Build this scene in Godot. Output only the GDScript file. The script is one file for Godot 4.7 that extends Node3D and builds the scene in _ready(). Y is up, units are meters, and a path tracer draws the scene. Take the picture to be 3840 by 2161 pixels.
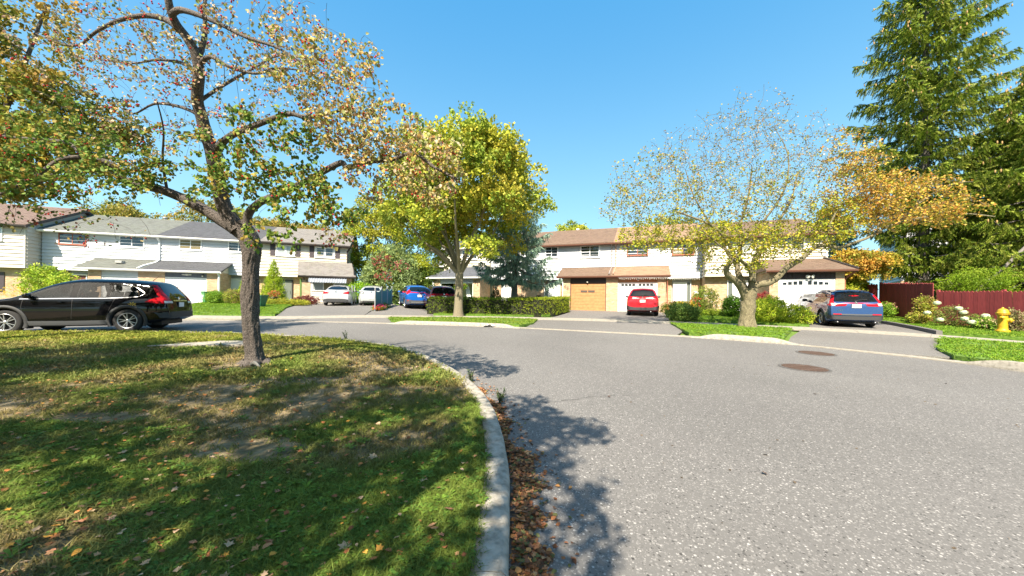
extends Node3D

# ---------------------------------------------------------------- mesh builder
class MB:
	var v := PackedVector3Array()
	var n := PackedVector3Array()
	var c := PackedColorArray()
	var uv := PackedVector2Array()
	var ix := PackedInt32Array()
	var col := Color(1, 1, 1)

	func vert(p: Vector3, nn: Vector3) -> int:
		v.append(p); n.append(nn); c.append(col); uv.append(Vector2(p.x + p.z, p.y))
		return v.size() - 1

	# corners run counter-clockwise when seen from outside
	func quad(a: Vector3, b: Vector3, d: Vector3, e: Vector3) -> void:
		var nn := (b - a).cross(d - a)
		if nn.length_squared() < 1e-14:
			nn = (d - a).cross(e - a)
		nn = nn.normalized()
		var i := v.size()
		for p in [a, b, d, e]:
			vert(p, nn)
		ix.append_array(PackedInt32Array([i, i + 2, i + 1, i, i + 3, i + 2]))

	func tri(a: Vector3, b: Vector3, d: Vector3) -> void:
		var nn := (b - a).cross(d - a).normalized()
		var i := v.size()
		vert(a, nn); vert(b, nn); vert(d, nn)
		ix.append_array(PackedInt32Array([i, i + 2, i + 1]))

	func box(lo: Vector3, hi: Vector3, t := Transform3D.IDENTITY) -> void:
		var p := []
		for k in 8:
			p.append(t * Vector3(hi.x if k & 1 else lo.x, hi.y if k & 2 else lo.y, hi.z if k & 4 else lo.z))
		quad(p[4], p[5], p[7], p[6]); quad(p[1], p[0], p[2], p[3])
		quad(p[5], p[1], p[3], p[7]); quad(p[0], p[4], p[6], p[2])
		quad(p[6], p[7], p[3], p[2]); quad(p[0], p[1], p[5], p[4])

	# box with chamfered front edges (front = +z)
	func panel(lo: Vector3, hi: Vector3, b := 0.012, t := Transform3D.IDENTITY) -> void:
		var f := [Vector3(lo.x + b, lo.y + b, hi.z), Vector3(hi.x - b, lo.y + b, hi.z), Vector3(hi.x - b, hi.y - b, hi.z), Vector3(lo.x + b, hi.y - b, hi.z)]
		var m := [Vector3(lo.x, lo.y, hi.z - b), Vector3(hi.x, lo.y, hi.z - b), Vector3(hi.x, hi.y, hi.z - b), Vector3(lo.x, hi.y, hi.z - b)]
		var r := [Vector3(lo.x, lo.y, lo.z), Vector3(hi.x, lo.y, lo.z), Vector3(hi.x, hi.y, lo.z), Vector3(lo.x, hi.y, lo.z)]
		for k in 4:
			f[k] = t * f[k]; m[k] = t * m[k]; r[k] = t * r[k]
		quad(f[0], f[1], f[2], f[3])
		for k in 4:
			var j := (k + 1) % 4
			quad(m[k], m[j], f[j], f[k]); quad(r[k], r[j], m[j], m[k])

	func tube(pts: Array, rad: Array, sides := 6, cap := true, wob := 0.0, seedv := 0) -> void:
		var np := pts.size()
		if np < 2:
			return
		var t: Vector3 = (pts[1] - pts[0]).normalized()
		var u := t.cross(Vector3(0.31, 0.2, 0.93)).normalized()
		if u.length() < 0.5:
			u = t.cross(Vector3.RIGHT).normalized()
		var base := v.size()
		for i in np:
			var t2: Vector3 = (pts[mini(i + 1, np - 1)] - pts[maxi(i - 1, 0)]).normalized()
			u = (u - t2 * u.dot(t2)).normalized()
			var w := t2.cross(u)
			for k in sides:
				var a := TAU * k / sides
				var d := u * cos(a) + w * sin(a)
				var rr: float = rad[i]
				if wob > 0.0:
					rr *= 1.0 + wob * sin(a * 3.0 + i * 0.9 + seedv) + wob * 0.6 * sin(a * 5.0 - i * 1.7)
				v.append(pts[i] + d * rr); n.append(d); c.append(col); uv.append(Vector2(float(k) / sides, i))
		for i in np - 1:
			for k in sides:
				var k2 := (k + 1) % sides
				var a := base + i * sides + k
				var b := base + i * sides + k2
				var d := base + (i + 1) * sides + k2
				var e := base + (i + 1) * sides + k
				ix.append_array(PackedInt32Array([a, d, b, a, e, d]))
		if cap:
			var i0: int = vert(pts[np - 1], t)
			for k in sides:
				ix.append_array(PackedInt32Array([i0, base + (np - 1) * sides + (k + 1) % sides, base + (np - 1) * sides + k]))

	# trunk with fissured bark: the surface itself is ridged
	func bark_tube(pts: Array, rad: Array, sides: int, depth: float, seedv := 1) -> void:
		var f := FastNoiseLite.new()
		f.seed = seedv
		f.frequency = 1.0
		f.fractal_octaves = 3
		var rows := []
		var np := pts.size()
		var u := Vector3.RIGHT
		var along := 0.0
		for i in np:
			var t: Vector3 = (pts[mini(i + 1, np - 1)] - pts[maxi(i - 1, 0)]).normalized()
			if i > 0:
				along += pts[i].distance_to(pts[i - 1])
			u = (u - t * u.dot(t)).normalized()
			var w := t.cross(u)
			var row := []
			for k in sides + 1:
				var a := TAU * k / sides
				var d := u * cos(a) + w * sin(a)
				var r: float = rad[i]
				var q := f.get_noise_3d(cos(a) * 4.5 + along * 0.6, sin(a) * 4.5, along * 2.2)
				var big := f.get_noise_3d(cos(a) * 0.9, sin(a) * 0.9, along * 1.6 + 9.0)
				r += depth * (1.0 - absf(q) * 3.2) + big * rad[i] * 0.22
				row.append(pts[i] + d * r)
			rows.append(row)
		grid(rows, true)

	# profile of Vector2(radius, height) turned about +y of t
	func lathe(prof: Array, seg: int, t := Transform3D.IDENTITY) -> void:
		var base := v.size()
		var np := prof.size()
		for i in np:
			var d: Vector2 = prof[mini(i + 1, np - 1)] - prof[maxi(i - 1, 0)]
			var nn := Vector2(d.y, -d.x).normalized()
			for k in seg + 1:
				var a := TAU * k / seg
				v.append(t * Vector3(prof[i].x * cos(a), prof[i].y, prof[i].x * sin(a)))
				n.append((t.basis * Vector3(nn.x * cos(a), nn.y, nn.x * sin(a))).normalized())
				c.append(col); uv.append(Vector2(float(k) / seg, float(i) / np))
		for i in np - 1:
			for k in seg:
				var a := base + i * (seg + 1) + k
				var b := a + 1
				var d := b + seg + 1
				var e := a + seg + 1
				ix.append_array(PackedInt32Array([a, b, d, a, d, e]))

	# smooth grid of points, rows of equal length; skip holds row * cols + col of quads left out
	func grid(rows: Array, flip := false, skip := {}) -> void:
		var nr := rows.size()
		var nc: int = rows[0].size()
		var base := v.size()
		for i in nr:
			for j in nc:
				var du: Vector3 = rows[mini(i + 1, nr - 1)][j] - rows[maxi(i - 1, 0)][j]
				var dv: Vector3 = rows[i][mini(j + 1, nc - 1)] - rows[i][maxi(j - 1, 0)]
				var nn := du.cross(dv).normalized()
				if nn.length() < 0.5:
					nn = Vector3.UP
				v.append(rows[i][j]); n.append(-nn if flip else nn); c.append(col); uv.append(Vector2(float(j) / nc, float(i) / nr))
		for i in nr - 1:
			for j in nc - 1:
				if skip.has(i * nc + j):
					continue
				var a := base + i * nc + j
				var b := a + 1
				var d := b + nc
				var e := a + nc
				if flip:
					ix.append_array(PackedInt32Array([a, e, d, a, d, b]))
				else:
					ix.append_array(PackedInt32Array([a, d, e, a, b, d]))

	func ball(ctr: Vector3, r: Vector3, seg := 8, rings := 5) -> void:
		var pr := []
		for i in rings + 1:
			var a := PI * i / rings - PI / 2
			pr.append(Vector2(maxf(cos(a), 0.001), sin(a)))
		lathe(pr, seg, Transform3D(Basis.from_scale(r), ctr))

	func mesh() -> ArrayMesh:
		var m := ArrayMesh.new()
		if v.is_empty():
			return m
		var a := []
		a.resize(Mesh.ARRAY_MAX)
		a[Mesh.ARRAY_VERTEX] = v; a[Mesh.ARRAY_NORMAL] = n; a[Mesh.ARRAY_COLOR] = c; a[Mesh.ARRAY_TEX_UV] = uv; a[Mesh.ARRAY_INDEX] = ix
		m.add_surface_from_arrays(Mesh.PRIMITIVE_TRIANGLES, a)
		return m

# ---------------------------------------------------------------- many small copies (leaves, grass)
class Scatter:
	var buf := PackedFloat32Array()
	func add(b: Basis, o: Vector3, k: Color) -> void:
		buf.append_array(PackedFloat32Array([b.x.x, b.y.x, b.z.x, o.x, b.x.y, b.y.y, b.z.y, o.y, b.x.z, b.y.z, b.z.z, o.z, k.r, k.g, k.b, 1.0]))
	func count() -> int:
		return buf.size() / 16

var rng := RandomNumberGenerator.new()
var M := {}
var taken := {}

func V(x: float, y: float, d: float) -> Vector3:
	return Vector3(x, y, -d)

func rf(a: float, b: float) -> float:
	return rng.randf_range(a, b)

func ss(a: float, b: float, x: float) -> float:
	return smoothstep(a, b, x) if a < b else 1.0 - smoothstep(b, a, x)

# height of the sloping street at x and distance d in front of the camera
func gy(x: float, d: float) -> float:
	var y := 0.033 * clampf(d, -40.0, 60.0)
	y += 0.2 * ss(17.0, 25.0, d) * ss(-4.0, -10.0, x)
	y += 0.14 * ss(17.0, 22.0, d) * ss(10.0, 15.0, x)
	return y

func at(x: float, d: float, h := 0.0) -> Vector3:
	return Vector3(x, gy(x, d) + h, -d)

func lin(r: float, g: float, b: float) -> Color:
	return Color(r, g, b).linear_to_srgb()

func mat(r: float, g: float, b: float, rough := 0.8, metal := 0.0, spec := 0.5) -> StandardMaterial3D:
	var m := StandardMaterial3D.new()
	m.albedo_color = lin(r, g, b)
	m.roughness = rough
	m.metallic = metal
	m.metallic_specular = spec
	return m

func tinted(m: StandardMaterial3D) -> StandardMaterial3D:
	m.vertex_color_use_as_albedo = true
	return m

func noise_tex(freq: float, stops: Array, size := 512, octaves := 4, seedv := 1, kind := FastNoiseLite.TYPE_SIMPLEX_SMOOTH, normal := 0.0) -> NoiseTexture2D:
	var f := FastNoiseLite.new()
	f.seed = seedv
	f.noise_type = kind
	f.frequency = freq
	f.fractal_octaves = octaves
	var t := NoiseTexture2D.new()
	t.width = size
	t.height = size
	t.seamless = true
	t.noise = f
	if normal > 0.0:
		t.as_normal_map = true
		t.bump_strength = normal
	else:
		var g := Gradient.new()
		var off := PackedFloat32Array()
		var cols := PackedColorArray()
		for s in stops:
			off.append(s[0])
			cols.append(lin(s[1], s[2], s[3]))
		g.offsets = off
		g.colors = cols
		t.color_ramp = g
	return t

func tri_mat(tex: Texture2D, per_m: float, rough := 0.9, normal: Texture2D = null, nscale := 1.0) -> StandardMaterial3D:
	var m := StandardMaterial3D.new()
	m.albedo_texture = tex
	m.roughness = rough
	m.uv1_triplanar = true
	m.uv1_world_triplanar = true
	m.uv1_scale = Vector3.ONE * per_m
	if normal:
		m.normal_enabled = true
		m.normal_texture = normal
		m.normal_scale = nscale
	return m

func numbered(called: String) -> String:
	taken[called] = taken.get(called, -1) + 1
	return called if taken[called] == 0 else "%s_%03d" % [called, taken[called]]

func tag(o: Node, label: String, category: String, group := "") -> Node:
	o.set_meta("label", label)
	o.set_meta("category", category)
	if group:
		o.set_meta("group", group)
	return o

func thing(called: String, label: String, category: String, where := Vector3.ZERO, turn := 0.0, group := "") -> Node3D:
	var o := Node3D.new()
	o.name = numbered(called)
	add_child(o, true)
	o.position = where
	o.rotation.y = turn
	tag(o, label, category, group)
	return o

func kid_name(parent: Node, called: String) -> String:
	if parent == self:
		return numbered(called)
	var k := "n_" + called
	var i: int = parent.get_meta(k, -1) + 1
	parent.set_meta(k, i)
	return called if i == 0 else "%s_%03d" % [called, i]

func part(parent: Node, called: String, mesh: Mesh, m: Material, kind := "") -> MeshInstance3D:
	var o := MeshInstance3D.new()
	o.mesh = mesh
	o.material_override = m
	o.name = kid_name(parent, called)
	parent.add_child(o, true)
	if kind:
		o.set_meta("kind", kind)
	return o

func put(parent: Node, called: String, b: MB, m: Material, kind := "") -> MeshInstance3D:
	return part(parent, called, b.mesh(), m, kind)

func spread(parent: Node, called: String, mesh: Mesh, m: Material, s: Scatter, kind := "stuff") -> MultiMeshInstance3D:
	var mm := MultiMesh.new()
	mm.transform_format = MultiMesh.TRANSFORM_3D
	mm.use_colors = true
	mm.mesh = mesh
	mm.instance_count = s.count()
	mm.buffer = s.buf
	var o := MultiMeshInstance3D.new()
	o.multimesh = mm
	o.material_override = m
	o.name = kid_name(parent, called)
	parent.add_child(o, true)
	if kind:
		o.set_meta("kind", kind)
	return o

func boxed(parent: Node, called: String, lo: Vector3, hi: Vector3, m: Material, bev := 0.0) -> MeshInstance3D:
	var b := MB.new()
	if bev > 0.0:
		b.panel(lo, hi, bev)
	else:
		b.box(lo, hi)
	return put(parent, called, b, m)

# resample a polyline so that no piece is longer than step
func fine(pts: Array, step: float) -> Array:
	var o := []
	for i in pts.size() - 1:
		var k := maxi(1, ceili(pts[i].distance_to(pts[i + 1]) / step))
		for j in k:
			o.append(pts[i].lerp(pts[i + 1], float(j) / k))
	o.append(pts[-1])
	return o

# smooth curve through points (Catmull-Rom)
func curve(pts: Array, per := 4) -> Array:
	var o := []
	var m := pts.size()
	for i in m - 1:
		var a = pts[maxi(i - 1, 0)]
		var b = pts[i]
		var c = pts[i + 1]
		var d = pts[mini(i + 2, m - 1)]
		for j in per:
			var t := float(j) / per
			o.append(0.5 * ((2.0 * b) + (c - a) * t + (2.0 * a - 5.0 * b + 4.0 * c - d) * t * t + (3.0 * b - a - 3.0 * c + d) * t * t * t))
	o.append(pts[-1])
	return o

func rand_basis() -> Basis:
	return Basis.from_euler(Vector3(rf(-PI, PI), rf(-PI, PI), rf(-PI, PI)))

func facing(dir: Vector3, roll := 0.0) -> Basis:  # +y of the copy along dir
	var y := dir.normalized()
	var x := y.cross(Vector3(0.21, 0.11, 0.97)).normalized()
	var z := x.cross(y)
	return Basis(x, y, z) * Basis(Vector3.UP, roll)

func shade(a: Color, lo := 0.75, hi := 1.2) -> Color:
	var k := rf(lo, hi)
	return Color(a.r * k, a.g * k, a.b * k)

func pick(pal: Array) -> Color:
	return shade(pal[rng.randi() % pal.size()])

func _ready() -> void:
	rng.seed = 20240921
	# camera: level lens, slightly rolled, shifted upwards
	var cam := Camera3D.new()
	cam.name = "camera"
	cam.projection = Camera3D.PROJECTION_FRUSTUM
	cam.near = 0.1
	cam.far = 1500.0
	cam.size = 2161.0 / 1341.0 * 0.1
	cam.frustum_offset = Vector2(0.0, 54.5 / 1341.0 * 0.1)
	cam.position = Vector3(0, 1.45, 0)
	cam.rotation.z = 0.0126
	cam.current = true
	add_child(cam)
	# sky, sun, exposure
	var sky_m := ProceduralSkyMaterial.new()
	sky_m.sky_top_color = lin(0.026, 0.142, 0.30)
	sky_m.sky_horizon_color = lin(0.29, 0.49, 0.56)
	sky_m.sky_curve = 0.22
	sky_m.ground_bottom_color = lin(0.12, 0.12, 0.10)
	sky_m.ground_horizon_color = lin(0.3, 0.36, 0.42)
	sky_m.sun_angle_max = 70.0
	sky_m.sun_curve = 0.26
	var sky := Sky.new()
	sky.sky_material = sky_m
	var env := Environment.new()
	env.background_mode = Environment.BG_SKY
	env.sky = sky
	env.background_energy_multiplier = 1.0
	env.tonemap_mode = Environment.TONE_MAPPER_LINEAR
	env.tonemap_exposure = 2.85
	env.sdfgi_enabled = true
	env.ssao_enabled = true
	env.ssil_enabled = true
	var we := WorldEnvironment.new()
	we.name = "world_environment"
	we.environment = env
	add_child(we)
	var sun := DirectionalLight3D.new()
	sun.name = "sun"
	sun.light_energy = 1.5
	sun.light_color = Color(1.0, 0.95, 0.87)
	sun.light_angular_distance = 0.5
	sun.shadow_enabled = true
	add_child(sun)
	var el := deg_to_rad(46.0)
	var to_sun := Vector3(-0.26 * cos(el), sin(el), 0.966 * cos(el))
	sun.look_at_from_position(Vector3.ZERO, -to_sun, Vector3.UP)
	materials()
	setting()
	houses()
	cars()
	trees()
	plants()
	street_things()
	ground_cover()

# stony asphalt that tiles without a seam
func stones(size: int, count: int) -> ImageTexture:
	var px := PackedFloat32Array()
	px.resize(size * size)
	for i in size * size:
		px[i] = 0.132 + 0.03 * (rng.randf() - 0.5)
	for k in count:
		var cx := rng.randi() % size
		var cy := rng.randi() % size
		var r := 1.2 + 2.6 * pow(rng.randf(), 2.5)
		var q := rng.randf()
		var v := rf(0.16, 0.24) if q < 0.42 else (rf(0.26, 0.42) if q < 0.54 else (rf(0.035, 0.07) if q < 0.64 else rf(0.1, 0.14)))
		var ri := ceili(r)
		for dy in range(-ri, ri + 1):
			for dx in range(-ri, ri + 1):
				if dx * dx + dy * dy <= r * r:
					px[posmod(cy + dy, size) * size + posmod(cx + dx, size)] = v
	var by := PackedByteArray()
	by.resize(size * size)
	for i in size * size:
		by[i] = clampi(int(pow(px[i], 1.0 / 2.2) * 255.0), 0, 255)
	var im := Image.create_from_data(size, size, false, Image.FORMAT_L8, by)
	im.convert(Image.FORMAT_RGB8)
	return ImageTexture.create_from_image(im)

func materials() -> void:
	# asphalt: aged, pale, with stones showing
	var asp_n := noise_tex(0.12, [], 512, 3, 9, FastNoiseLite.TYPE_SIMPLEX_SMOOTH, 3.0)
	var asp := stones(1024, 30000)
	M.road = tinted(tri_mat(asp, 0.45, 0.92))
	M.road.albedo_color = lin(1.0, 0.955, 0.905)
	M.drive = tinted(tri_mat(asp, 0.6, 0.92))
	M.drive.albedo_color = lin(1.08, 1.02, 0.95)
	var con := noise_tex(0.02, [[0.0, 0.2, 0.178, 0.14], [0.5, 0.30, 0.272, 0.222], [1.0, 0.38, 0.35, 0.30]], 512, 5, 23)
	var con_n := noise_tex(0.09, [], 512, 3, 29, FastNoiseLite.TYPE_SIMPLEX_SMOOTH, 2.0)
	M.concrete = tri_mat(con, 0.6, 0.9, con_n, 0.5)
	M.kerb = tri_mat(noise_tex(0.012, [[0.0, 0.13, 0.118, 0.095], [0.38, 0.23, 0.21, 0.175], [0.5, 0.30, 0.275, 0.23], [0.7, 0.33, 0.305, 0.26], [1.0, 0.42, 0.39, 0.34]], 1024, 7, 27), 0.8, 0.92, con_n, 0.8)
	M.soil = tri_mat(noise_tex(0.03, [[0.0, 0.05, 0.036, 0.022], [0.45, 0.09, 0.065, 0.04], [0.7, 0.13, 0.10, 0.06], [1.0, 0.19, 0.15, 0.10]], 512, 5, 31), 0.7, 1.0, con_n, 0.8)
	M.lawn = tinted(tri_mat(noise_tex(0.02, [[0.0, 0.05, 0.10, 0.012], [0.4, 0.085, 0.16, 0.018], [0.65, 0.12, 0.21, 0.022], [1.0, 0.2, 0.24, 0.05]], 1024, 5, 37), 0.5, 1.0, con_n, 0.9))
	M.thatch = tri_mat(noise_tex(0.012, [[0.0, 0.075, 0.062, 0.028], [0.4, 0.13, 0.10, 0.05], [0.55, 0.19, 0.145, 0.075], [0.8, 0.26, 0.195, 0.11], [1.0, 0.32, 0.25, 0.15]], 1024, 6, 41), 0.25, 1.0, con_n, 1.0)
	var brick := noise_tex(0.02, [[0.0, 0.85, 0.85, 0.85], [1.0, 1.0, 1.0, 1.0]], 256, 3, 43)
	M.brick = tinted(tri_mat(brick, 1.3, 0.92))
	M.mortar = mat(0.42, 0.36, 0.28, 0.95)
	var wear := noise_tex(0.015, [[0.0, 0.93, 0.93, 0.92], [0.5, 0.98, 0.98, 0.98], [1.0, 1.0, 1.0, 1.0]], 512, 4, 47)
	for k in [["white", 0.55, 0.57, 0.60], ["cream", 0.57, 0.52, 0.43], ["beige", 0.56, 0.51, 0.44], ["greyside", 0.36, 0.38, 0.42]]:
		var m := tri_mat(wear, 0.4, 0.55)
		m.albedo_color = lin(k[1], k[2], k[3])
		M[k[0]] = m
	for k in [["sh_green", 0.17, 0.18, 0.16], ["sh_dark", 0.095, 0.098, 0.108], ["sh_grey", 0.23, 0.215, 0.20], ["sh_brown", 0.20, 0.135, 0.095], ["sh_tan", 0.33, 0.22, 0.14], ["sh_blue", 0.11, 0.12, 0.14], ["sh_red", 0.2, 0.14, 0.115]]:
		var m := tinted(tri_mat(noise_tex(0.11, [[0.0, 0.7, 0.7, 0.7], [1.0, 1.0, 1.0, 1.0]], 256, 2, 51) if not M.has("grit") else M.grit, 2.0, 0.95))
		M.grit = m.albedo_texture
		m.albedo_color = lin(k[1], k[2], k[3])
		M[k[0]] = m
	M.trim_white = mat(0.8, 0.8, 0.79, 0.5)
	M.trim_dark = mat(0.035, 0.028, 0.026, 0.5)
	M.trim_brown = mat(0.13, 0.055, 0.035, 0.55)
	M.red_brown = mat(0.30, 0.10, 0.06, 0.6)
	M.shutter = mat(0.05, 0.038, 0.045, 0.6)
	M.glass = mat(0.02, 0.028, 0.036, 0.04, 0.0, 0.9)
	M.glass_blind = mat(0.30, 0.33, 0.33, 0.06, 0.0, 0.8)
	M.glass_curtain = mat(0.20, 0.17, 0.10, 0.06, 0.0, 0.8)
	M.glass_frost = mat(0.13, 0.15, 0.14, 0.2, 0.0, 0.8)
	M.door_white = mat(0.72, 0.73, 0.74, 0.45)
	M.door_green = mat(0.13, 0.15, 0.13, 0.5)
	M.panel_dark = mat(0.045, 0.028, 0.028, 0.6)
	M.panel_grey = mat(0.36, 0.35, 0.37, 0.7)
	M.slate_panel = mat(0.10, 0.115, 0.15, 0.6)
	var wood := noise_tex(0.02, [[0.0, 0.33, 0.16, 0.062], [0.5, 0.41, 0.21, 0.085], [1.0, 0.48, 0.26, 0.11]], 256, 4, 53)
	M.door_wood = tri_mat(wood, 0.7, 0.5)
	M.lintel_wood = mat(0.36, 0.17, 0.075, 0.7)
	M.black = mat(0.012, 0.012, 0.013, 0.6)
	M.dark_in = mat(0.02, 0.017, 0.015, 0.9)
	M.metal = mat(0.55, 0.56, 0.57, 0.35, 0.8)
	M.galv = mat(0.42, 0.43, 0.44, 0.5, 0.6)
	M.lamp_glass = mat(0.7, 0.68, 0.6, 0.2)
	M.tyre = mat(0.022, 0.022, 0.023, 0.85)
	M.rim = mat(0.55, 0.56, 0.58, 0.3, 0.85)
	M.rim_dark = mat(0.012, 0.012, 0.013, 0.6)
	M.plastic = mat(0.035, 0.037, 0.04, 0.65)
	M.plastic_grey = mat(0.075, 0.08, 0.088, 0.5)
	M.car_glass = mat(0.006, 0.008, 0.01, 0.02, 0.0, 0.5)
	M.tinted_pane = mat(0.01, 0.014, 0.016, 0.02, 0.0, 0.5)
	M.tinted_pane.transparency = BaseMaterial3D.TRANSPARENCY_ALPHA
	M.tinted_pane.albedo_color.a = 0.5
	M.chrome = mat(0.75, 0.76, 0.78, 0.15, 1.0)
	M.red_lamp = mat(0.42, 0.008, 0.014, 0.2, 0.0, 0.3)
	M.clear_lamp = mat(0.62, 0.62, 0.63, 0.12)
	M.plate = mat(0.72, 0.74, 0.78, 0.4)
	M.ink_blue = mat(0.05, 0.10, 0.35, 0.5)
	var bark_n := noise_tex(0.03, [], 512, 5, 61, FastNoiseLite.TYPE_SIMPLEX, 10.0)
	M.bark = tri_mat(noise_tex(0.03, [[0.0, 0.015, 0.012, 0.01], [0.4, 0.06, 0.05, 0.044], [0.6, 0.12, 0.102, 0.09], [1.0, 0.33, 0.285, 0.25]], 512, 5, 61, FastNoiseLite.TYPE_SIMPLEX), 2.4, 0.95, bark_n, 1.6)
	M.bark.uv1_scale = Vector3(4.2, 1.5, 4.2)
	M.bark_light = tri_mat(noise_tex(0.03, [[0.0, 0.12, 0.10, 0.065], [0.5, 0.21, 0.18, 0.12], [1.0, 0.33, 0.29, 0.21]], 512, 5, 67), 2.0, 0.95, bark_n, 0.9)
	M.bark_grey = tri_mat(noise_tex(0.025, [[0.0, 0.09, 0.08, 0.07], [0.5, 0.17, 0.15, 0.135], [1.0, 0.3, 0.275, 0.25]], 512, 5, 71), 2.0, 0.95, bark_n, 0.9)
	M.bark_lichen = tri_mat(noise_tex(0.025, [[0.0, 0.07, 0.055, 0.035], [0.45, 0.16, 0.135, 0.085], [0.7, 0.23, 0.205, 0.115], [1.0, 0.33, 0.30, 0.19]], 512, 5, 73), 1.6, 0.95, bark_n, 1.2)
	M.twig = mat(0.075, 0.06, 0.055, 0.9)
	M.twig_pale = mat(0.14, 0.108, 0.09, 0.9)
	var leaf := tinted(mat(1, 1, 1, 0.6, 0.0, 0.35))
	leaf.backlight_enabled = true
	leaf.backlight = lin(0.6, 0.6, 0.6)
	M.leaf = leaf
	var needle := tinted(mat(1, 1, 1, 0.75, 0.0, 0.25))
	M.needle = needle
	var grass := tinted(mat(1, 1, 1, 0.7, 0.0, 0.3))
	grass.backlight_enabled = true
	grass.backlight = lin(0.4, 0.4, 0.4)
	M.grass = grass
	M.litter = tinted(mat(1, 1, 1, 0.8, 0.0, 0.2))

# a level-following sheet from an outline of Vector2(x, distance), lifted by h, with a skirt of depth sk
func sheet(parent: Node, called: String, outline: Array, h: float, m: Material, sk := 0.0, cell := 1.5) -> MeshInstance3D:
	var loop := outline.duplicate()
	loop.append(outline[0])
	var pts := fine(loop, cell)
	pts.pop_back()
	var poly := PackedVector2Array(pts)
	if Geometry2D.is_polygon_clockwise(poly):
		poly.reverse()
	var b := MB.new()
	# cut the outline into cells so that the sheet follows the ground
	var lo := poly[0]
	var hi := poly[0]
	for p in poly:
		lo = lo.min(p)
		hi = hi.max(p)
	var step := maxf(cell, maxf(hi.x - lo.x, hi.y - lo.y) / 80.0)
	var nx := ceili((hi.x - lo.x) / step)
	var ny := ceili((hi.y - lo.y) / step)
	for i in nx:
		for j in ny:
			var q := PackedVector2Array([lo + Vector2(i, j) * step, lo + Vector2(i + 1, j) * step, lo + Vector2(i + 1, j + 1) * step, lo + Vector2(i, j + 1) * step])
			for piece in Geometry2D.intersect_polygons(q, poly):
				var tr := Geometry2D.triangulate_polygon(piece)
				for k in range(0, tr.size(), 3):
					var a: Vector2 = piece[tr[k]]
					var c: Vector2 = piece[tr[k + 1]]
					var d: Vector2 = piece[tr[k + 2]]
					if (c - a).cross(d - a) < 0:
						var e := c
						c = d
						d = e
					b.tri(at(a.x, a.y, h), at(c.x, c.y, h), at(d.x, d.y, h))
	for i in b.n.size():
		b.n[i] = Vector3(0, 1, 0.033).normalized()
	if m.vertex_color_use_as_albedo:
		for i in b.v.size():
			var k := 0.5 + 0.5 * wear_noise.get_noise_2d(b.v[i].x, b.v[i].z)
			k = clampf(0.5 + (k - 0.5) * 1.5, 0.0, 1.0)
			b.c[i] = Color(0.76 + 0.4 * k, 0.76 + 0.39 * k, 0.76 + 0.385 * k)
	if sk > 0.0:
		for i in poly.size():
			var a := poly[i]
			var c := poly[(i + 1) % poly.size()]
			b.quad(at(a.x, a.y, h - sk), at(c.x, c.y, h - sk), at(c.x, c.y, h), at(a.x, a.y, h))
	return put(parent, called, b, m)

func structure(o: Node, label := "") -> Node:
	o.set_meta("kind", "structure")
	if label:
		o.set_meta("label", label)
	return o

# kerb along Vector2(x, distance) points; the road lies to the side given by +1 (right of travel) or -1
func kerb(called: String, label: String, pts: Array, side: float, h: float, w: float, joint := 3.0, taper_ends := false) -> void:
	var root := Node3D.new()
	root.name = numbered(called)
	add_child(root, true)
	structure(root, label)
	var line := curve(pts, 6)
	var length := 0.0
	var rows := []
	var all := line.size()
	line = fine(line, 0.2 if taper_ends else 0.08)
	all = line.size()
	for i in all:
		var p: Vector2 = line[i]
		var t: Vector2 = (line[mini(i + 1, all - 1)] - line[maxi(i - 1, 0)]).normalized()
		var inn := Vector2(-t.y, t.x) * side  # away from the road
		var taper := 1.0
		if taper_ends:
			taper = maxf(0.16, minf(ss(0.0, 0.8, line[0].distance_to(p)), ss(0.0, 0.8, line[-1].distance_to(p))))
		var row := []
		for s in [[0.0, -0.03], [0.0, h * 0.62], [0.012, h * 0.88], [0.035, h], [w * 0.6, h + 0.003], [w, h + 0.004], [w + 0.004, -0.03]]:
			var q: Vector2 = p + inn * s[0]
			var chip := wear_noise.get_noise_2d(q.x * 9.0 + s[1] * 30.0, q.y * 9.0) * 0.007
			row.append(at(q.x + chip, q.y, s[1] * taper + (chip if s[1] > 0.02 else 0.0)))
		rows.append(row)
		if i > 0:
			length += p.distance_to(line[i - 1])
		if (length > joint or i == all - 1) and rows.size() > 1:
			var pull: Vector3 = (rows[-2][3] - rows[-1][3]).normalized() * 0.003
			for k in row.size():
				rows[-1][k] = rows[-1][k] + pull
			var seg := MB.new()
			seg.grid(rows, side > 0)
			for e in [rows[0], rows[-1]]:
				for k in range(1, 6):
					seg.tri(e[0], e[k], e[k + 1])
			put(root, "kerb_segment", seg, M.kerb)
			length = 0.0
			rows = [row.map(func(q): return q - pull * 2.0)]

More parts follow.
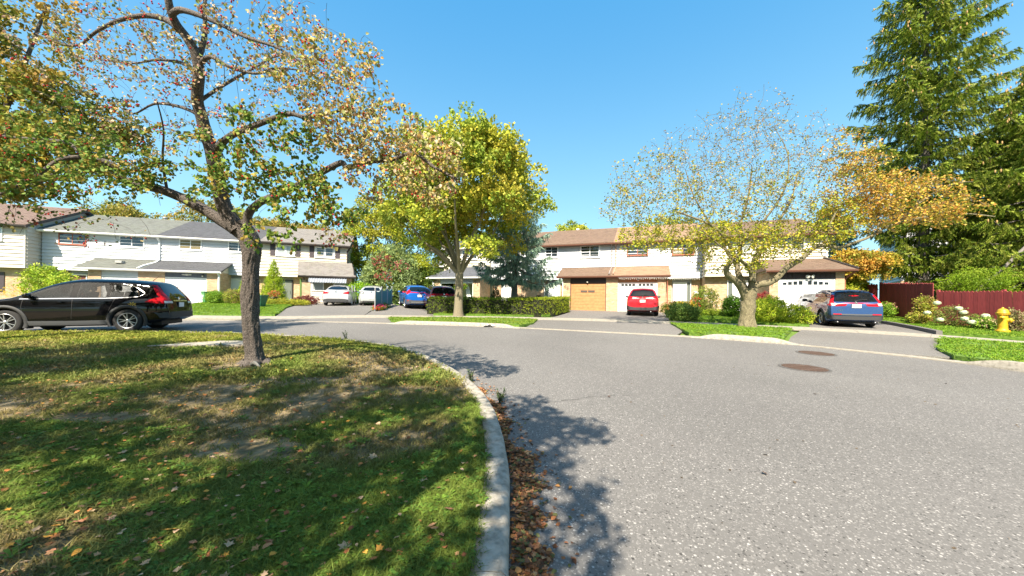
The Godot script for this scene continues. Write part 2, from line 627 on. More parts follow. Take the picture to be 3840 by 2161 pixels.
const ISLAND := [Vector2(-6, -9), Vector2(-2.2, -6.5), Vector2(-0.7, -4), Vector2(-0.15, -1.5), Vector2(-0.02, 0.5), Vector2(0.0, 1.8), Vector2(-0.01, 2.75), Vector2(-0.14, 3.83), Vector2(-0.36, 4.7), Vector2(-0.76, 5.66), Vector2(-1.43, 6.83), Vector2(-2.17, 7.85), Vector2(-3.1, 8.7), Vector2(-4.2, 9.35), Vector2(-5.6, 9.9), Vector2(-8, 10.45), Vector2(-11, 10.6), Vector2(-13.5, 10.3), Vector2(-16.5, 9.6), Vector2(-20, 8.4), Vector2(-28, 5)]
const FAR_KERB := [Vector2(-60, 13.2), Vector2(-45, 14.0), Vector2(-30, 14.8), Vector2(-20, 15.2), Vector2(-13.5, 15.4), Vector2(-10.7, 15.5), Vector2(-7.6, 15.3), Vector2(-5.4, 15.0), Vector2(-1.84, 14.5), Vector2(0.47, 13.8), Vector2(2.27, 13.13), Vector2(5.5, 11.85), Vector2(6.9, 11.1), Vector2(8.1, 10.2), Vector2(8.8, 9.3), Vector2(9.45, 8.3), Vector2(9.9, 7.3), Vector2(10.2, 6.0), Vector2(10.4, 4.5), Vector2(10.3, 2.0), Vector2(9.8, -2.0), Vector2(9.0, -8.0)]

func inset(pts: Array, by: float) -> Array:
	var o := []
	for i in pts.size():
		var t: Vector2 = (pts[mini(i + 1, pts.size() - 1)] - pts[maxi(i - 1, 0)]).normalized()
		o.append(pts[i] + Vector2(-t.y, t.x) * by)
	return o

func near_kerb(x: float, d: float) -> float:  # distance to the island's kerb line
	var best := 99.0
	for i in island_line.size() - 1:
		var q := Geometry2D.get_closest_point_to_segment(Vector2(x, d), island_line[i], island_line[i + 1])
		best = minf(best, q.distance_to(Vector2(x, d)))
	return best

var wear_noise := FastNoiseLite.new()
var island_line := []
var island_poly := PackedVector2Array()
var lawns := []

func setting() -> void:
	wear_noise.seed = 5
	wear_noise.frequency = 0.16
	wear_noise.fractal_octaves = 4
	# ground to the horizon
	var g := MB.new()
	var xs := [-700, -300, -150, -90, -60, -45, -35, -30, -26, -22, -19, -16, -13, -10, -8, -6, -4, -2, 0, 3, 6, 9, 11, 13, 15, 18, 22, 26, 35, 60, 120, 300, 700]
	var ds := [-300, -100, -40, -20, -10, 0, 5, 10, 14, 16, 17, 18, 19, 20, 21, 22, 23, 24, 25, 27, 30, 35, 40, 50, 60, 100, 200, 400, 900]
	var rows := []
	for d in ds:
		var row := []
		for x in xs:
			row.append(at(x, d, -0.06))
		rows.append(row)
	g.grid(rows, true)
	structure(put(self, "ground", g, M.lawn))
	# the road: everything on this side of the far kerb
	var far := curve(FAR_KERB, 4)
	var road := far.duplicate()
	road.append_array([Vector2(9, -30), Vector2(-60, -30)])
	structure(sheet(self, "road", road, 0.0, M.road, 0.0, 0.5))
	# tar-filled cracks
	var cr := MB.new()
	for line in [[Vector2(0.3, 4.6), Vector2(0.75, 4.75), Vector2(1.2, 4.95), Vector2(1.75, 5.05)], [Vector2(3.2, 8.2), Vector2(5.2, 7.2), Vector2(6.4, 6.2)], [Vector2(-3, 12.6), Vector2(0.2, 12.0), Vector2(3.3, 10.9)]]:
		var c := curve(line, 8)
		for i in c.size() - 1:
			var w := rf(0.002, 0.005)
			var t: Vector2 = (c[i + 1] - c[i]).normalized().orthogonal() * w
			var j := Vector2(rf(-0.02, 0.02), rf(-0.02, 0.02))
			c[i + 1] += j
			cr.quad(at(c[i].x - t.x, c[i].y - t.y, 0.004), at(c[i].x + t.x, c[i].y + t.y, 0.004), at(c[i + 1].x + t.x, c[i + 1].y + t.y, 0.004), at(c[i + 1].x - t.x, c[i + 1].y - t.y, 0.004))
	structure(put(self, "road_crack_lines", cr, mat(0.07, 0.068, 0.065, 0.9)))
	# gutter strip of pale concrete along the far kerb
	var inner := inset(far, -0.02)
	var outer := inset(far, 0.28)
	outer.reverse()
	structure(sheet(self, "gutter_strip", inner + outer, 0.02, M.concrete, 0.02))
	# island lawn with its kerb
	island_line = curve(ISLAND, 6)
	var isl := inset(ISLAND, 0.17)
	var il := curve(isl, 4)
	il.append(Vector2(-28, -9))
	island_poly = PackedVector2Array(il)
	structure(sheet(self, "lawn", il, 0.115, M.thatch, 0.1, 1.0), "dry shaded lawn inside the bend of the road")
	kerb("kerb", "pale concrete kerb curving round the near lawn", ISLAND, 1.0, 0.13, 0.18, 2.6)
	# pavement beyond the road
	var near := [Vector2(-60, 14.4), Vector2(-40, 15.2), Vector2(-20, 16.0), Vector2(-13.6, 16.0), Vector2(-10.5, 16.3), Vector2(-8, 17.3), Vector2(-4, 17.9), Vector2(0, 17.8), Vector2(3.9, 17.3), Vector2(7, 16.5), Vector2(9.8, 15.2), Vector2(12.5, 13.8), Vector2(14.3, 12.2), Vector2(15.1, 10.6), Vector2(16, 8), Vector2(16.3, 3), Vector2(16, -8)]
	var slab := []
	var nl := curve(near, 4)
	var fl := curve(inset(near, 1.5), 4)
	var path := Node3D.new()
	path.name = "pavement"
	add_child(path)
	structure(path, "pale concrete pavement running past the driveways")
	var i0 := 0
	var run := 0.0
	for i in range(1, nl.size()):
		run += nl[i].distance_to(nl[i - 1])
		if run > 1.5 or i == nl.size() - 1:
			var poly := []
			for k in range(i0, i + 1):
				poly.append(nl[k])
			for k in range(i, i0 - 1, -1):
				poly.append(fl[k])
			var a: Vector2 = (poly[0] - poly[i - i0]).normalized() * 0.012
			poly[i - i0] += a
			poly[i - i0 + 1] += a
			sheet(path, "paving_slab", poly, 0.045 + rf(-0.004, 0.004), M.concrete, 0.05)
			run = 0.0
			i0 = i
	# driveways
	var dw := func(label: String, outline: Array) -> void:
		structure(sheet(self, "driveway", outline, 0.03, M.drive, 0.04), label)
	dw.call("shared driveway of the two white houses on the left", [Vector2(-29.5, 15.0), Vector2(-16.4, 15.6), Vector2(-17.5, 18.5), Vector2(-21.9, 24.4), Vector2(-23.6, 27.6), Vector2(-30.5, 25.2)])
	dw.call("driveway under the silver and the pale cars", [Vector2(-11.6, 15.6), Vector2(-11.7, 17.7), Vector2(-14.0, 22.2), Vector2(-15.2, 25.4), Vector2(-17.6, 28.9), Vector2(-13.6, 30.2), Vector2(-9.4, 29), Vector2(-8.5, 21.4), Vector2(-7.7, 18.5), Vector2(-6.4, 15.4)])
	dw.call("driveway under the bright blue and the maroon cars", [Vector2(-6.4, 15.4), Vector2(-7.7, 18.5), Vector2(-8.4, 21.4), Vector2(-9.2, 28), Vector2(-5.2, 30.4), Vector2(-3.0, 29.0), Vector2(-3.6, 22.2), Vector2(-4.6, 19.6), Vector2(-5.5, 17.1), Vector2(-5.0, 15.1)])
	dw.call("shared driveway in front of the orange and the white garage doors", [Vector2(0.55, 13.95), Vector2(1.3, 17.4), Vector2(2.6, 20.5), Vector2(4.0, 24.5), Vector2(4.4, 27.5), Vector2(11.0, 25.2), Vector2(9.2, 19.6), Vector2(7.3, 16.2), Vector2(6.3, 13.2), Vector2(5.6, 12.1)])
	dw.call("driveway under the dark blue car", [Vector2(8.1, 10.5), Vector2(9.3, 11.9), Vector2(11.5, 14.2), Vector2(13.2, 16.4), Vector2(16.0, 22.2), Vector2(19.9, 20.9), Vector2(18.4, 17.3), Vector2(15.9, 13.3), Vector2(13.2, 11.1), Vector2(10.3, 8.3), Vector2(9.6, 8.6)])
	# lawns and verges, each with its outline remembered for the grass
	var lw := func(label: String, outline: Array, h := 0.1) -> void:
		lawns.append(outline)
		structure(sheet(self, "verge", outline, h, M.lawn, 0.12, 1.0), label)
	lw.call("lawn in front of the cone shaped cedars", [Vector2(-21.6, 24.2), Vector2(-17.3, 17.9), Vector2(-11.9, 17.95), Vector2(-14.1, 22.2), Vector2(-15.4, 25.4), Vector2(-17.7, 28.6), Vector2(-23.4, 27.2)])
	lw.call("strip of grass under the round maple", [Vector2(-5.9, 17.1), Vector2(-5.2, 15.4), Vector2(-1.84, 14.85), Vector2(0.3, 14.15), Vector2(0.9, 15.2), Vector2(1.25, 17.3), Vector2(0, 17.7), Vector2(-4, 17.8)])
	lw.call("strip of grass under the lichened tree", [Vector2(7.2, 16.2), Vector2(6.5, 13.8), Vector2(6.1, 12.3), Vector2(6.9, 11.55), Vector2(8.2, 10.75), Vector2(9.0, 11.8), Vector2(11.2, 14.3), Vector2(9.6, 15.2)])
	lw.call("bright lawn between the shrubs and the pavement", [Vector2(9.2, 19.4), Vector2(7.9, 17.9), Vector2(10.7, 16.9), Vector2(13.0, 15.6), Vector2(13.4, 16.8), Vector2(15.9, 22.0), Vector2(13.6, 24.8), Vector2(11.1, 25.0)])
	lw.call("grass behind the clipped hedge", [Vector2(-4.4, 20.0), Vector2(0, 19.6), Vector2(2.2, 20.8), Vector2(3.9, 25.2), Vector2(4.1, 28.4), Vector2(-3.0, 30.6), Vector2(-3.5, 22.4)])
	lw.call("lawn along the red fence", [Vector2(16.1, 13.4), Vector2(17.2, 11.7), Vector2(18.2, 8.3), Vector2(18.4, 3), Vector2(18.4, -8), Vector2(24, -8), Vector2(24, 12), Vector2(24, 24), Vector2(21, 24), Vector2(19.9, 21.2), Vector2(18.6, 17.3)])
	lw.call("verge between the road and the pavement at the right edge", [Vector2(13.2, 11.0), Vector2(11.2, 9.4), Vector2(10.15, 8.2), Vector2(10.2, 7.6), Vector2(10.55, 6.3), Vector2(10.75, 4.5), Vector2(10.6, 2), Vector2(10.1, -2), Vector2(15.9, -8), Vector2(16.2, 3), Vector2(15.9, 8), Vector2(15.0, 10.6), Vector2(14.3, 11.9)])
	lw.call("lawn before the beige house at the left edge", [Vector2(-44, 16.8), Vector2(-30.3, 17.4), Vector2(-31.5, 24.5), Vector2(-46, 21)])
	# raised kerbs of the verges
	kerb("kerb", "pale concrete kerb beside the round maple", [Vector2(-5.2, 15.15), Vector2(-1.84, 14.65), Vector2(-0.3, 14.2), Vector2(0.4, 13.95)], -1.0, 0.14, 0.22, 3.0, true)
	kerb("kerb", "pale concrete kerb beside the lichened tree", [Vector2(5.95, 11.85), Vector2(6.9, 11.3), Vector2(8.15, 10.45), Vector2(8.4, 10.2)], -1.0, 0.15, 0.25, 3.0, true)
	kerb("kerb", "grey concrete kerb at the right edge of the road", [Vector2(9.95, 8.0), Vector2(10.08, 7.4), Vector2(10.3, 6.3), Vector2(10.5, 4.5), Vector2(10.4, 2), Vector2(9.9, -2)], -1.0, 0.16, 0.26, 3.0, true)
	# low edging beside the dark blue car
	var e := MB.new()
	var ep := fine([Vector2(18.6, 17.9), Vector2(18.2, 17.0), Vector2(17.0, 15.0), Vector2(15.8, 13.2)], 1.2)
	for i in ep.size() - 1:
		var a := at(ep[i].x, ep[i].y, 0.0)
		var c := at(ep[i + 1].x, ep[i + 1].y, 0.0)
		var dir := (c - a).normalized()
		var t := Transform3D(Basis(dir, Vector3.UP, dir.cross(Vector3.UP)), a)
		e.box(Vector3(0.01, -0.05, -0.08), Vector3(a.distance_to(c) - 0.01, 0.17, 0.08), t)
	tag(put(self, "edging", e, mat(0.14, 0.13, 0.125, 0.9)), "low dark edging between the driveway and the grass by the fence", "edging")

const H1 := 2.51   # underside of the boarded upper storey
const H2 := 5.43   # gutter
const RIDGE := 7.25

# one clapboard, its lower edge proud of the one below
func board_mesh(w: float, h: float) -> ArrayMesh:
	var b := MB.new()
	b.quad(Vector3(0, 0, 0.07), Vector3(w, 0, 0.07), Vector3(w, h, 0.008), Vector3(0, h, 0.008))
	b.quad(Vector3(0, 0, 0), Vector3(w, 0, 0), Vector3(w, 0, 0.07), Vector3(0, 0, 0.07))
	b.quad(Vector3(w, 0, 0), Vector3(w, h, 0), Vector3(w, h, 0.008), Vector3(w, 0, 0.07))
	b.quad(Vector3(0, h, 0), Vector3(0, 0, 0), Vector3(0, 0, 0.07), Vector3(0, h, 0.008))
	return b.mesh()

func boards(parent: Node3D, t: Transform3D, w: float, h: float, m: Material, called := "siding_board") -> void:
	var n := maxi(1, roundi(h / 0.243))
	var s := h / n
	var me := board_mesh(w, s - 0.004)
	for i in n:
		var o := part(parent, called, me, m)
		o.transform = t * Transform3D(Basis.IDENTITY, Vector3(0, i * s, 0))

# running-bond brickwork on the face z = 0 of t, from (0,0) to (w,h), with a mortar backing
func bricks(parent: Node3D, t: Transform3D, w: float, h: float) -> void:
	var back := MB.new()
	back.box(Vector3(0, 0, -0.1), Vector3(w, h, -0.001), t)
	var wall := put(parent, "brick_wall", back, M.mortar)
	var b := MB.new()
	var ch := 0.0762
	var cw := 0.2
	for j in floori(h / ch):
		var x := -cw * 0.5 if j % 2 else 0.0
		while x < w - 0.02:
			var x0 := maxf(x, 0.0) + 0.005
			var x1 := minf(x + cw, w) - 0.005
			if x1 - x0 > 0.03:
				var k := rf(0.82, 1.1)
				var q := rf(-0.02, 0.02)
				b.col = Color((0.54 + q) * k, (0.37 + q * 0.4) * k, 0.23 * k) if rng.randf() < 0.8 else Color(0.6 * k, 0.45 * k, 0.3 * k)
				b.panel(Vector3(x0, j * ch + 0.005, -0.004), Vector3(x1, (j + 1) * ch - 0.005, 0.006 + rf(0, 0.002)), 0.002, t)
			x += cw
	put(wall, "bricks", b, M.brick, "stuff")

# shingled plane: eave from a to b, top edge from d (above a) to e (above b)
func shingles(parent: Node3D, a: Vector3, b: Vector3, d: Vector3, e: Vector3, m: Material, called := "roof", thick := 0.09) -> MeshInstance3D:
	var nn := (b - a).cross(d - a).normalized()
	if nn.length() < 0.5:
		nn = (b - a).cross(e - a).normalized()
	var s := MB.new()
	s.quad(a, b, e, d)
	s.quad(b - nn * thick, a - nn * thick, d - nn * thick, e - nn * thick)
	s.quad(a - nn * thick, b - nn * thick, b, a)
	s.quad(d - nn * thick, a - nn * thick, a, d)
	s.quad(b - nn * thick, e - nn * thick, e, b)
	var roof := put(parent, called, s, m)
	var t := MB.new()
	var rows := maxi(2, roundi(((d - a).length() + (e - b).length()) * 0.5 / 0.145))
	for r in rows:
		var f0 := float(r) / rows
		var f1 := minf(float(r + 1) / rows + 0.02, 1.0)
		var l0 := a.lerp(d, f0)
		var r0 := b.lerp(e, f0)
		var l1 := a.lerp(d, f1)
		var r1 := b.lerp(e, f1)
		var n := maxi(1, roundi(l0.distance_to(r0) / 0.33))
		var sh := 0.5 / n if r % 2 else 0.0
		for k in n + 1:
			var u0 := clampf(float(k) / n - sh, 0, 1)
			var u1 := clampf(float(k + 1) / n - sh - 0.012, 0, 1)
			if u1 - u0 < 0.002:
				continue
			var g := rf(0.78, 1.15)
			t.col = Color(g, g * rf(0.96, 1.02), g * rf(0.94, 1.03))
			var up := nn * rf(0.009, 0.014)
			var p0 := l0.lerp(r0, u0) + up
			var p1 := l0.lerp(r0, u1) + up
			t.quad(p0, p1, l1.lerp(r1, u1) + nn * 0.002, l1.lerp(r1, u0) + nn * 0.002)
			t.quad(p0 - up, p1 - up, p1, p0)
	put(roof, "shingles", t, m, "stuff")
	return roof

func window(parent: Node3D, x: float, y: float, w: float, h: float, z: float, frame: Material, glass: Array, o := {}) -> MeshInstance3D:
	var fw: float = o.get("fw", 0.07)
	var b := MB.new()
	b.panel(Vector3(x - fw, y - fw, z), Vector3(x + w + fw, y, z + 0.06), 0.01)
	b.panel(Vector3(x - fw, y + h, z), Vector3(x + w + fw, y + h + fw, z + 0.06), 0.01)
	b.panel(Vector3(x - fw, y, z), Vector3(x, y + h, z + 0.06), 0.01)
	b.panel(Vector3(x + w, y, z), Vector3(x + w + fw, y + h, z + 0.06), 0.01)
	var win := put(parent, "window", b, frame)
	var n := glass.size()
	var pw := w / n
	for i in n:
		var g := MB.new()
		g.box(Vector3(x + i * pw + (0.02 if i else 0.0), y, z + 0.005), Vector3(x + (i + 1) * pw - (0.02 if i < n - 1 else 0.0), y + h, z + 0.03 + 0.008 * (i % 2)))
		put(win, "pane", g, glass[i])
		if i:
			boxed(win, "mullion", Vector3(x + i * pw - 0.022, y, z + 0.004), Vector3(x + i * pw + 0.022, y + h, z + 0.05), frame)
		if o.has("blind"):
			boxed(win, "blind", Vector3(x + i * pw + 0.05, y + h * (1.0 - o.blind), z + 0.034), Vector3(x + (i + 1) * pw - 0.05, y + h - 0.02, z + 0.041), M.glass_blind)
		if o.get("sash", false):
			var s := MB.new()
			for q in [[0.0, 0.05], [0.5, 0.54], [0.95, 1.0]]:
				s.box(Vector3(x + i * pw + 0.025, y + h * q[0], z + 0.03), Vector3(x + (i + 1) * pw - 0.025, y + h * q[1], z + 0.05))
			for q in [[0.025, 0.075], [pw - 0.075, pw - 0.025]]:
				s.box(Vector3(x + i * pw + q[0], y + h * 0.05, z + 0.03), Vector3(x + i * pw + q[1], y + h * 0.95, z + 0.048))
			put(win, "sash", s, frame)
	boxed(win, "sill", Vector3(x - fw - 0.02, y - fw - 0.035, z), Vector3(x + w + fw + 0.02, y - fw, z + 0.1), frame, 0.01)
	return win

func gutter_and_spout(root: Node3D, x0: float, x1: float, y: float, z: float, m: Material) -> void:
	var b := MB.new()
	b.box(Vector3(x0, y - 0.16, z - 0.03), Vector3(x1, y - 0.005, z))
	put(root, "fascia", b, m)
	var g := MB.new()
	var rows := []
	for x in [x0, x1]:
		var row := []
		for p in [[0.003, 0.0], [0.003, -0.11], [0.03, -0.13], [0.08, -0.13], [0.11, -0.09], [0.12, -0.02], [0.125, 0.0], [0.115, 0.0], [0.09, -0.1], [0.02, -0.1]]:
			row.append(Vector3(x, y + p[1] - 0.01, z + p[0]))
		rows.append(row)
	g.grid(rows)
	put(root, "gutter", g, m)

func spout(root: Node3D, pts: Array, m: Material, r := 0.07) -> void:
	var b := MB.new()
	b.tube(pts, pts.map(func(_q): return r), 6)
	put(root, "downspout", b, m)

func number(root: Node3D, digits: String, at_pos: Array, size := 0.26, m: Material = null) -> void:
	for i in digits.length():
		var t := TextMesh.new()
		t.text = digits[i]
		var f := SystemFont.new()
		f.font_names = PackedStringArray(["Droid Serif"])
		t.font = f
		t.font_size = 64
		t.pixel_size = size / 48.0
		t.depth = 0.02
		var o := part(root, "house_number", t, m if m else M.black)
		o.position = at_pos[i]

func wall_lamp(root: Node3D, p: Vector3) -> void:
	var b := MB.new()
	b.lathe([Vector2(0.001, 0.2), Vector2(0.03, 0.18), Vector2(0.09, 0.1), Vector2(0.075, 0.09), Vector2(0.02, 0.2)], 8, Transform3D(Basis.IDENTITY, p + Vector3(0, 0, 0.1)))
	b.box(p + Vector3(-0.02, 0.1, 0), p + Vector3(0.02, 0.14, 0.1))
	b.box(p + Vector3(-0.05, 0.04, 0), p + Vector3(0.05, 0.2, 0.02))
	var l := put(root, "wall_lamp", b, M.black)
	var g := MB.new()
	g.lathe([Vector2(0.001, 0.0), Vector2(0.04, 0.0), Vector2(0.07, 0.09), Vector2(0.001, 0.095)], 8, Transform3D(Basis.IDENTITY, p + Vector3(0, 0, 0.1)))
	put(l, "lamp_shade", g, M.lamp_glass)

func flood_lamps(root: Node3D, p: Vector3) -> void:
	var b := MB.new()
	b.box(p + Vector3(-0.07, -0.05, 0), p + Vector3(0.07, 0.05, 0.05))
	var l := put(root, "floodlight", b, M.trim_white)
	for s in [-1.0, 1.0]:
		var g := MB.new()
		g.lathe([Vector2(0.001, 0.0), Vector2(0.05, 0.01), Vector2(0.1, 0.12), Vector2(0.1, 0.14), Vector2(0.001, 0.15)], 10, Transform3D(facing(Vector3(s * 0.5, -0.2, 0.8)), p + Vector3(s * 0.06, 0, 0.03)))
		put(l, "lamp", g, M.lamp_glass)

# upper storey, ground-floor brickwork and main roof; x runs from 0 to w, z = off is the boarded front
func shell(root: Node3D, w: float, off: float, side: Material, roof: Material, trim: Material, o := {}) -> void:
	var h2: float = o.get("h2", H2)
	var ridge: float = o.get("ridge", RIDGE)
	var back: float = o.get("back", -8.4)
	var b := MB.new()
	b.box(Vector3(0.005, H1, back), Vector3(w - 0.005, h2, off - 0.03))
	b.box(Vector3(0.02, -1.2, back + 0.05), Vector3(w - 0.02, H1 - 0.002, off - 0.62))
	var zr := (off + back) * 0.5
	for x in [0.01, w - 0.01]:  # gable ends
		b.tri(Vector3(x, h2, off - 0.03), Vector3(x, h2, back), Vector3(x, ridge - 0.12, zr))
	put(root, "wall", b, side)
	boards(root, Transform3D(Basis.IDENTITY, Vector3(0, H1, off - 0.028)), w, h2 - H1 - 0.02, side)
	if o.get("left", 0.0) > 0.0:
		boards(root, Transform3D(Basis(Vector3.UP, -PI / 2), Vector3(0.003, H1, off - o.left)), o.left - 0.03, h2 - H1 - 0.02, side, "side_board")
	if o.get("right", 0.0) > 0.0:
		boards(root, Transform3D(Basis(Vector3.UP, PI / 2), Vector3(w - 0.003, H1, off - 0.03)), o.right, h2 - H1 - 0.02, side, "side_board")
	for x in ([0.0] if o.get("left", 0.0) > 0.0 else []) + ([w - 0.09] if o.get("right", 0.0) > 0.0 else []):
		boxed(root, "corner_trim", Vector3(x, H1, off), Vector3(x + 0.09, h2 - 0.02, off + 0.032), side, 0.008)
	# brick strips of the ground floor
	for r in o.get("brick", [[0.0, w]]):
		bricks(root, Transform3D(Basis.IDENTITY, Vector3(r[0], -0.4, off - 0.45)), r[1] - r[0], H1 + 0.398)
	if o.get("left", 0.0) > 0.0:
		bricks(root, Transform3D(Basis(Vector3.UP, -PI / 2), Vector3(0.0, -0.4, off - 0.45 - o.left)), o.left, H1 + 0.398)
	if o.get("right", 0.0) > 0.0:
		bricks(root, Transform3D(Basis(Vector3.UP, PI / 2), Vector3(w, -0.4, off - 0.45)), o.right, H1 + 0.398)
	# roof
	var e := 0.38
	var ex0: float = -0.25 if o.get("left", 0.0) > 0.0 else 0.0
	var ex1: float = w + (0.25 if o.get("right", 0.0) > 0.0 else 0.0)
	var sl := (ridge - h2) / (off - zr)
	shingles(root, Vector3(ex0, h2 + 0.1 - sl * e, off + e), Vector3(ex1, h2 + 0.1 - sl * e, off + e), Vector3(ex0, ridge + 0.1, zr), Vector3(ex1, ridge + 0.1, zr), roof)
	shingles(root, Vector3(ex1, h2 + 0.1 - sl * e, back - e), Vector3(ex0, h2 + 0.1 - sl * e, back - e), Vector3(ex1, ridge + 0.1, zr), Vector3(ex0, ridge + 0.1, zr), roof)
	var cap := MB.new()
	cap.tube([Vector3(ex0, ridge + 0.08, zr), Vector3(ex1, ridge + 0.08, zr)], [0.07, 0.07], 6)
	put(root, "ridge_cap", cap, roof)
	gutter_and_spout(root, ex0, ex1, h2 + 0.06 - sl * e, off + e - 0.02, trim)
	boxed(root, "soffit", Vector3(ex0, h2 - 0.14, off + 0.001), Vector3(ex1, h2 - 0.12, off + e - 0.05), trim)
	for x in [ex0 - 0.02, ex1]:
		if (x < 0 and ex0 < 0) or (x > w and ex1 > w):
			var rk := MB.new()
			var y0 := h2 + 0.1 - sl * e
			for sgn in [1.0, -1.0]:
				var ze := off + e if sgn > 0 else back - e
				rk.quad(Vector3(x, y0 - 0.2, ze), Vector3(x, y0 + 0.01, ze), Vector3(x, ridge + 0.11, zr), Vector3(x, ridge - 0.1, zr))
				rk.quad(Vector3(x + 0.02, y0 - 0.2, ze), Vector3(x + 0.02, y0 + 0.01, ze), Vector3(x + 0.02, ridge + 0.11, zr), Vector3(x + 0.02, ridge - 0.1, zr))
			put(root, "bargeboard", rk, trim)

# lean-to garage: opening x0..x1, pillars out to p0..p1, front at z = front, wall behind at z = off
func garage(root: Node3D, p0: float, x0: float, x1: float, p1: float, front: float, off: float, roof: Material, trim: Material, o := {}) -> void:
	var eave := 2.62
	var top: float = o.get("top", 3.32)
	var e := 0.3
	var dh: float = o.get("door_h", 2.12)
	for q in [[p0, x0], [x1, p1]]:
		if q[1] - q[0] > 0.05:
			bricks(root, Transform3D(Basis.IDENTITY, Vector3(q[0], -0.4, front)), q[1] - q[0], eave + 0.35)
			boxed(root, "pillar", Vector3(q[0] + 0.01, -0.4, front - 0.4), Vector3(q[1] - 0.01, eave - 0.05, front - 0.101), M.mortar)
	for q in [[p0, -PI / 2], [p1, PI / 2]]:  # side walls
		if o.get("party", "") == ("left" if q[0] == p0 else "right"):
			continue
		var depth := front - (off - 0.45)
		var t := Transform3D(Basis(Vector3.UP, q[1]), Vector3(q[0], -0.4, off - 0.45 if q[1] < 0 else front))
		bricks(root, t, depth, eave + 0.38)
		var tri := MB.new()
		var xx: float = q[0] + (0.002 if q[1] < 0 else -0.002)
		tri.tri(Vector3(xx, eave - 0.03, front), Vector3(xx, eave - 0.03, off), Vector3(xx, top - 0.1, off))
		put(root, "gable_infill", tri, o.get("infill", M.cream))
	# header above the door
	var hm: Material = o.get("header", M.panel_dark)
	boxed(root, "door_header", Vector3(x0, dh, front - 0.16), Vector3(x1, eave - 0.02, front - 0.05), hm)
	var n := 12
	for i in n:
		if o.get("batten", true):
			boxed(root, "header_board", Vector3(x0 + (x1 - x0) * i / n + 0.008, dh + 0.01, front - 0.052), Vector3(x0 + (x1 - x0) * (i + 1) / n - 0.008, eave - 0.03, front - 0.035), hm, 0.006)
	var jamb := MB.new()
	var jm: Material = o.get("jamb", M.trim_white)
	jamb.box(Vector3(x0, -0.3, front - 0.16), Vector3(x0 + 0.06, dh, front - 0.04))
	jamb.box(Vector3(x1 - 0.06, -0.3, front - 0.16), Vector3(x1, dh, front - 0.04))
	jamb.box(Vector3(x0 + 0.06, dh - 0.06, front - 0.16), Vector3(x1 - 0.06, dh - 0.002, front - 0.042))
	put(root, "door_frame", jamb, jm)
	# roof
	var r0: float = o.get("r0", p0 - 0.3)
	var r1: float = o.get("r1", p1 + 0.3)
	var t0: float = o.get("t0", r0)
	var t1: float = o.get("t1", r1)
	var sl := (top - eave) / (front - off)
	var ze := front + e
	var ye := eave - sl * e + 0.12
	shingles(root, Vector3(r0, ye, ze), Vector3(r1, ye, ze), Vector3(t0, top + 0.12, off), Vector3(t1, top + 0.12, off), roof, "garage_roof")
	if t0 > r0 + 0.1:  # hipped ends
		shingles(root, Vector3(r0, ye, off), Vector3(r0, ye, ze), Vector3(t0, top + 0.12, off), Vector3(t0, top + 0.119, off + 0.01), roof, "hip_roof")
	if t1 < r1 - 0.1:
		shingles(root, Vector3(r1, ye, ze), Vector3(r1, ye, off), Vector3(t1, top + 0.119, off + 0.01), Vector3(t1, top + 0.12, off), roof, "hip_roof")
	boxed(root, "eave_soffit", Vector3(r0 + 0.02, ye - 0.13, front + 0.001), Vector3(r1 - 0.02, ye - 0.11, ze - 0.04), trim)
	gutter_and_spout(root, r0, r1, ye - 0.005, ze - 0.02, trim)

# sectional door of raised panels
func panel_door(root: Node3D, x0: float, x1: float, h: float, z: float, m: Material, rows: int, cols: int, o := {}) -> MeshInstance3D:
	var b := MB.new()
	b.box(Vector3(x0, -0.35, z - 0.05), Vector3(x1, h, z))
	var door := put(root, "garage_door", b, m)
	var rh := h / rows
	for r in rows:
		boxed(door, "door_section", Vector3(x0 + 0.005, r * rh + 0.006, z + 0.001), Vector3(x1 - 0.005, (r + 1) * rh - 0.006, z + 0.022), m, 0.006)
		if o.get("windows", false) and r == rows - 1:
			var gw := (x1 - x0) / 10.0
			for k in 8:
				var xx := x0 + gw * (0.65 + k + (0.7 if k > 3 else 0.0))
				var arch: float = [0.02, 0.05, 0.08, 0.1][k if k < 4 else 7 - k] if o.get("arch", false) else 0.06
				var g := MB.new()
				g.box(Vector3(xx, r * rh + rh * 0.34, z + 0.014), Vector3(xx + gw * 0.74, r * rh + rh * 0.66 + arch, z + 0.026))
				put(door, "pane", g, M.glass)
			continue
		if cols > 0:
			for cc in cols:
				var pw := (x1 - x0) / cols
				boxed(door, "raised_panel", Vector3(x0 + cc * pw + pw * 0.16, r * rh + rh * 0.22, z + 0.023), Vector3(x0 + (cc + 1) * pw - pw * 0.16, (r + 1) * rh - rh * 0.22, z + 0.04), m, 0.014)
	return door

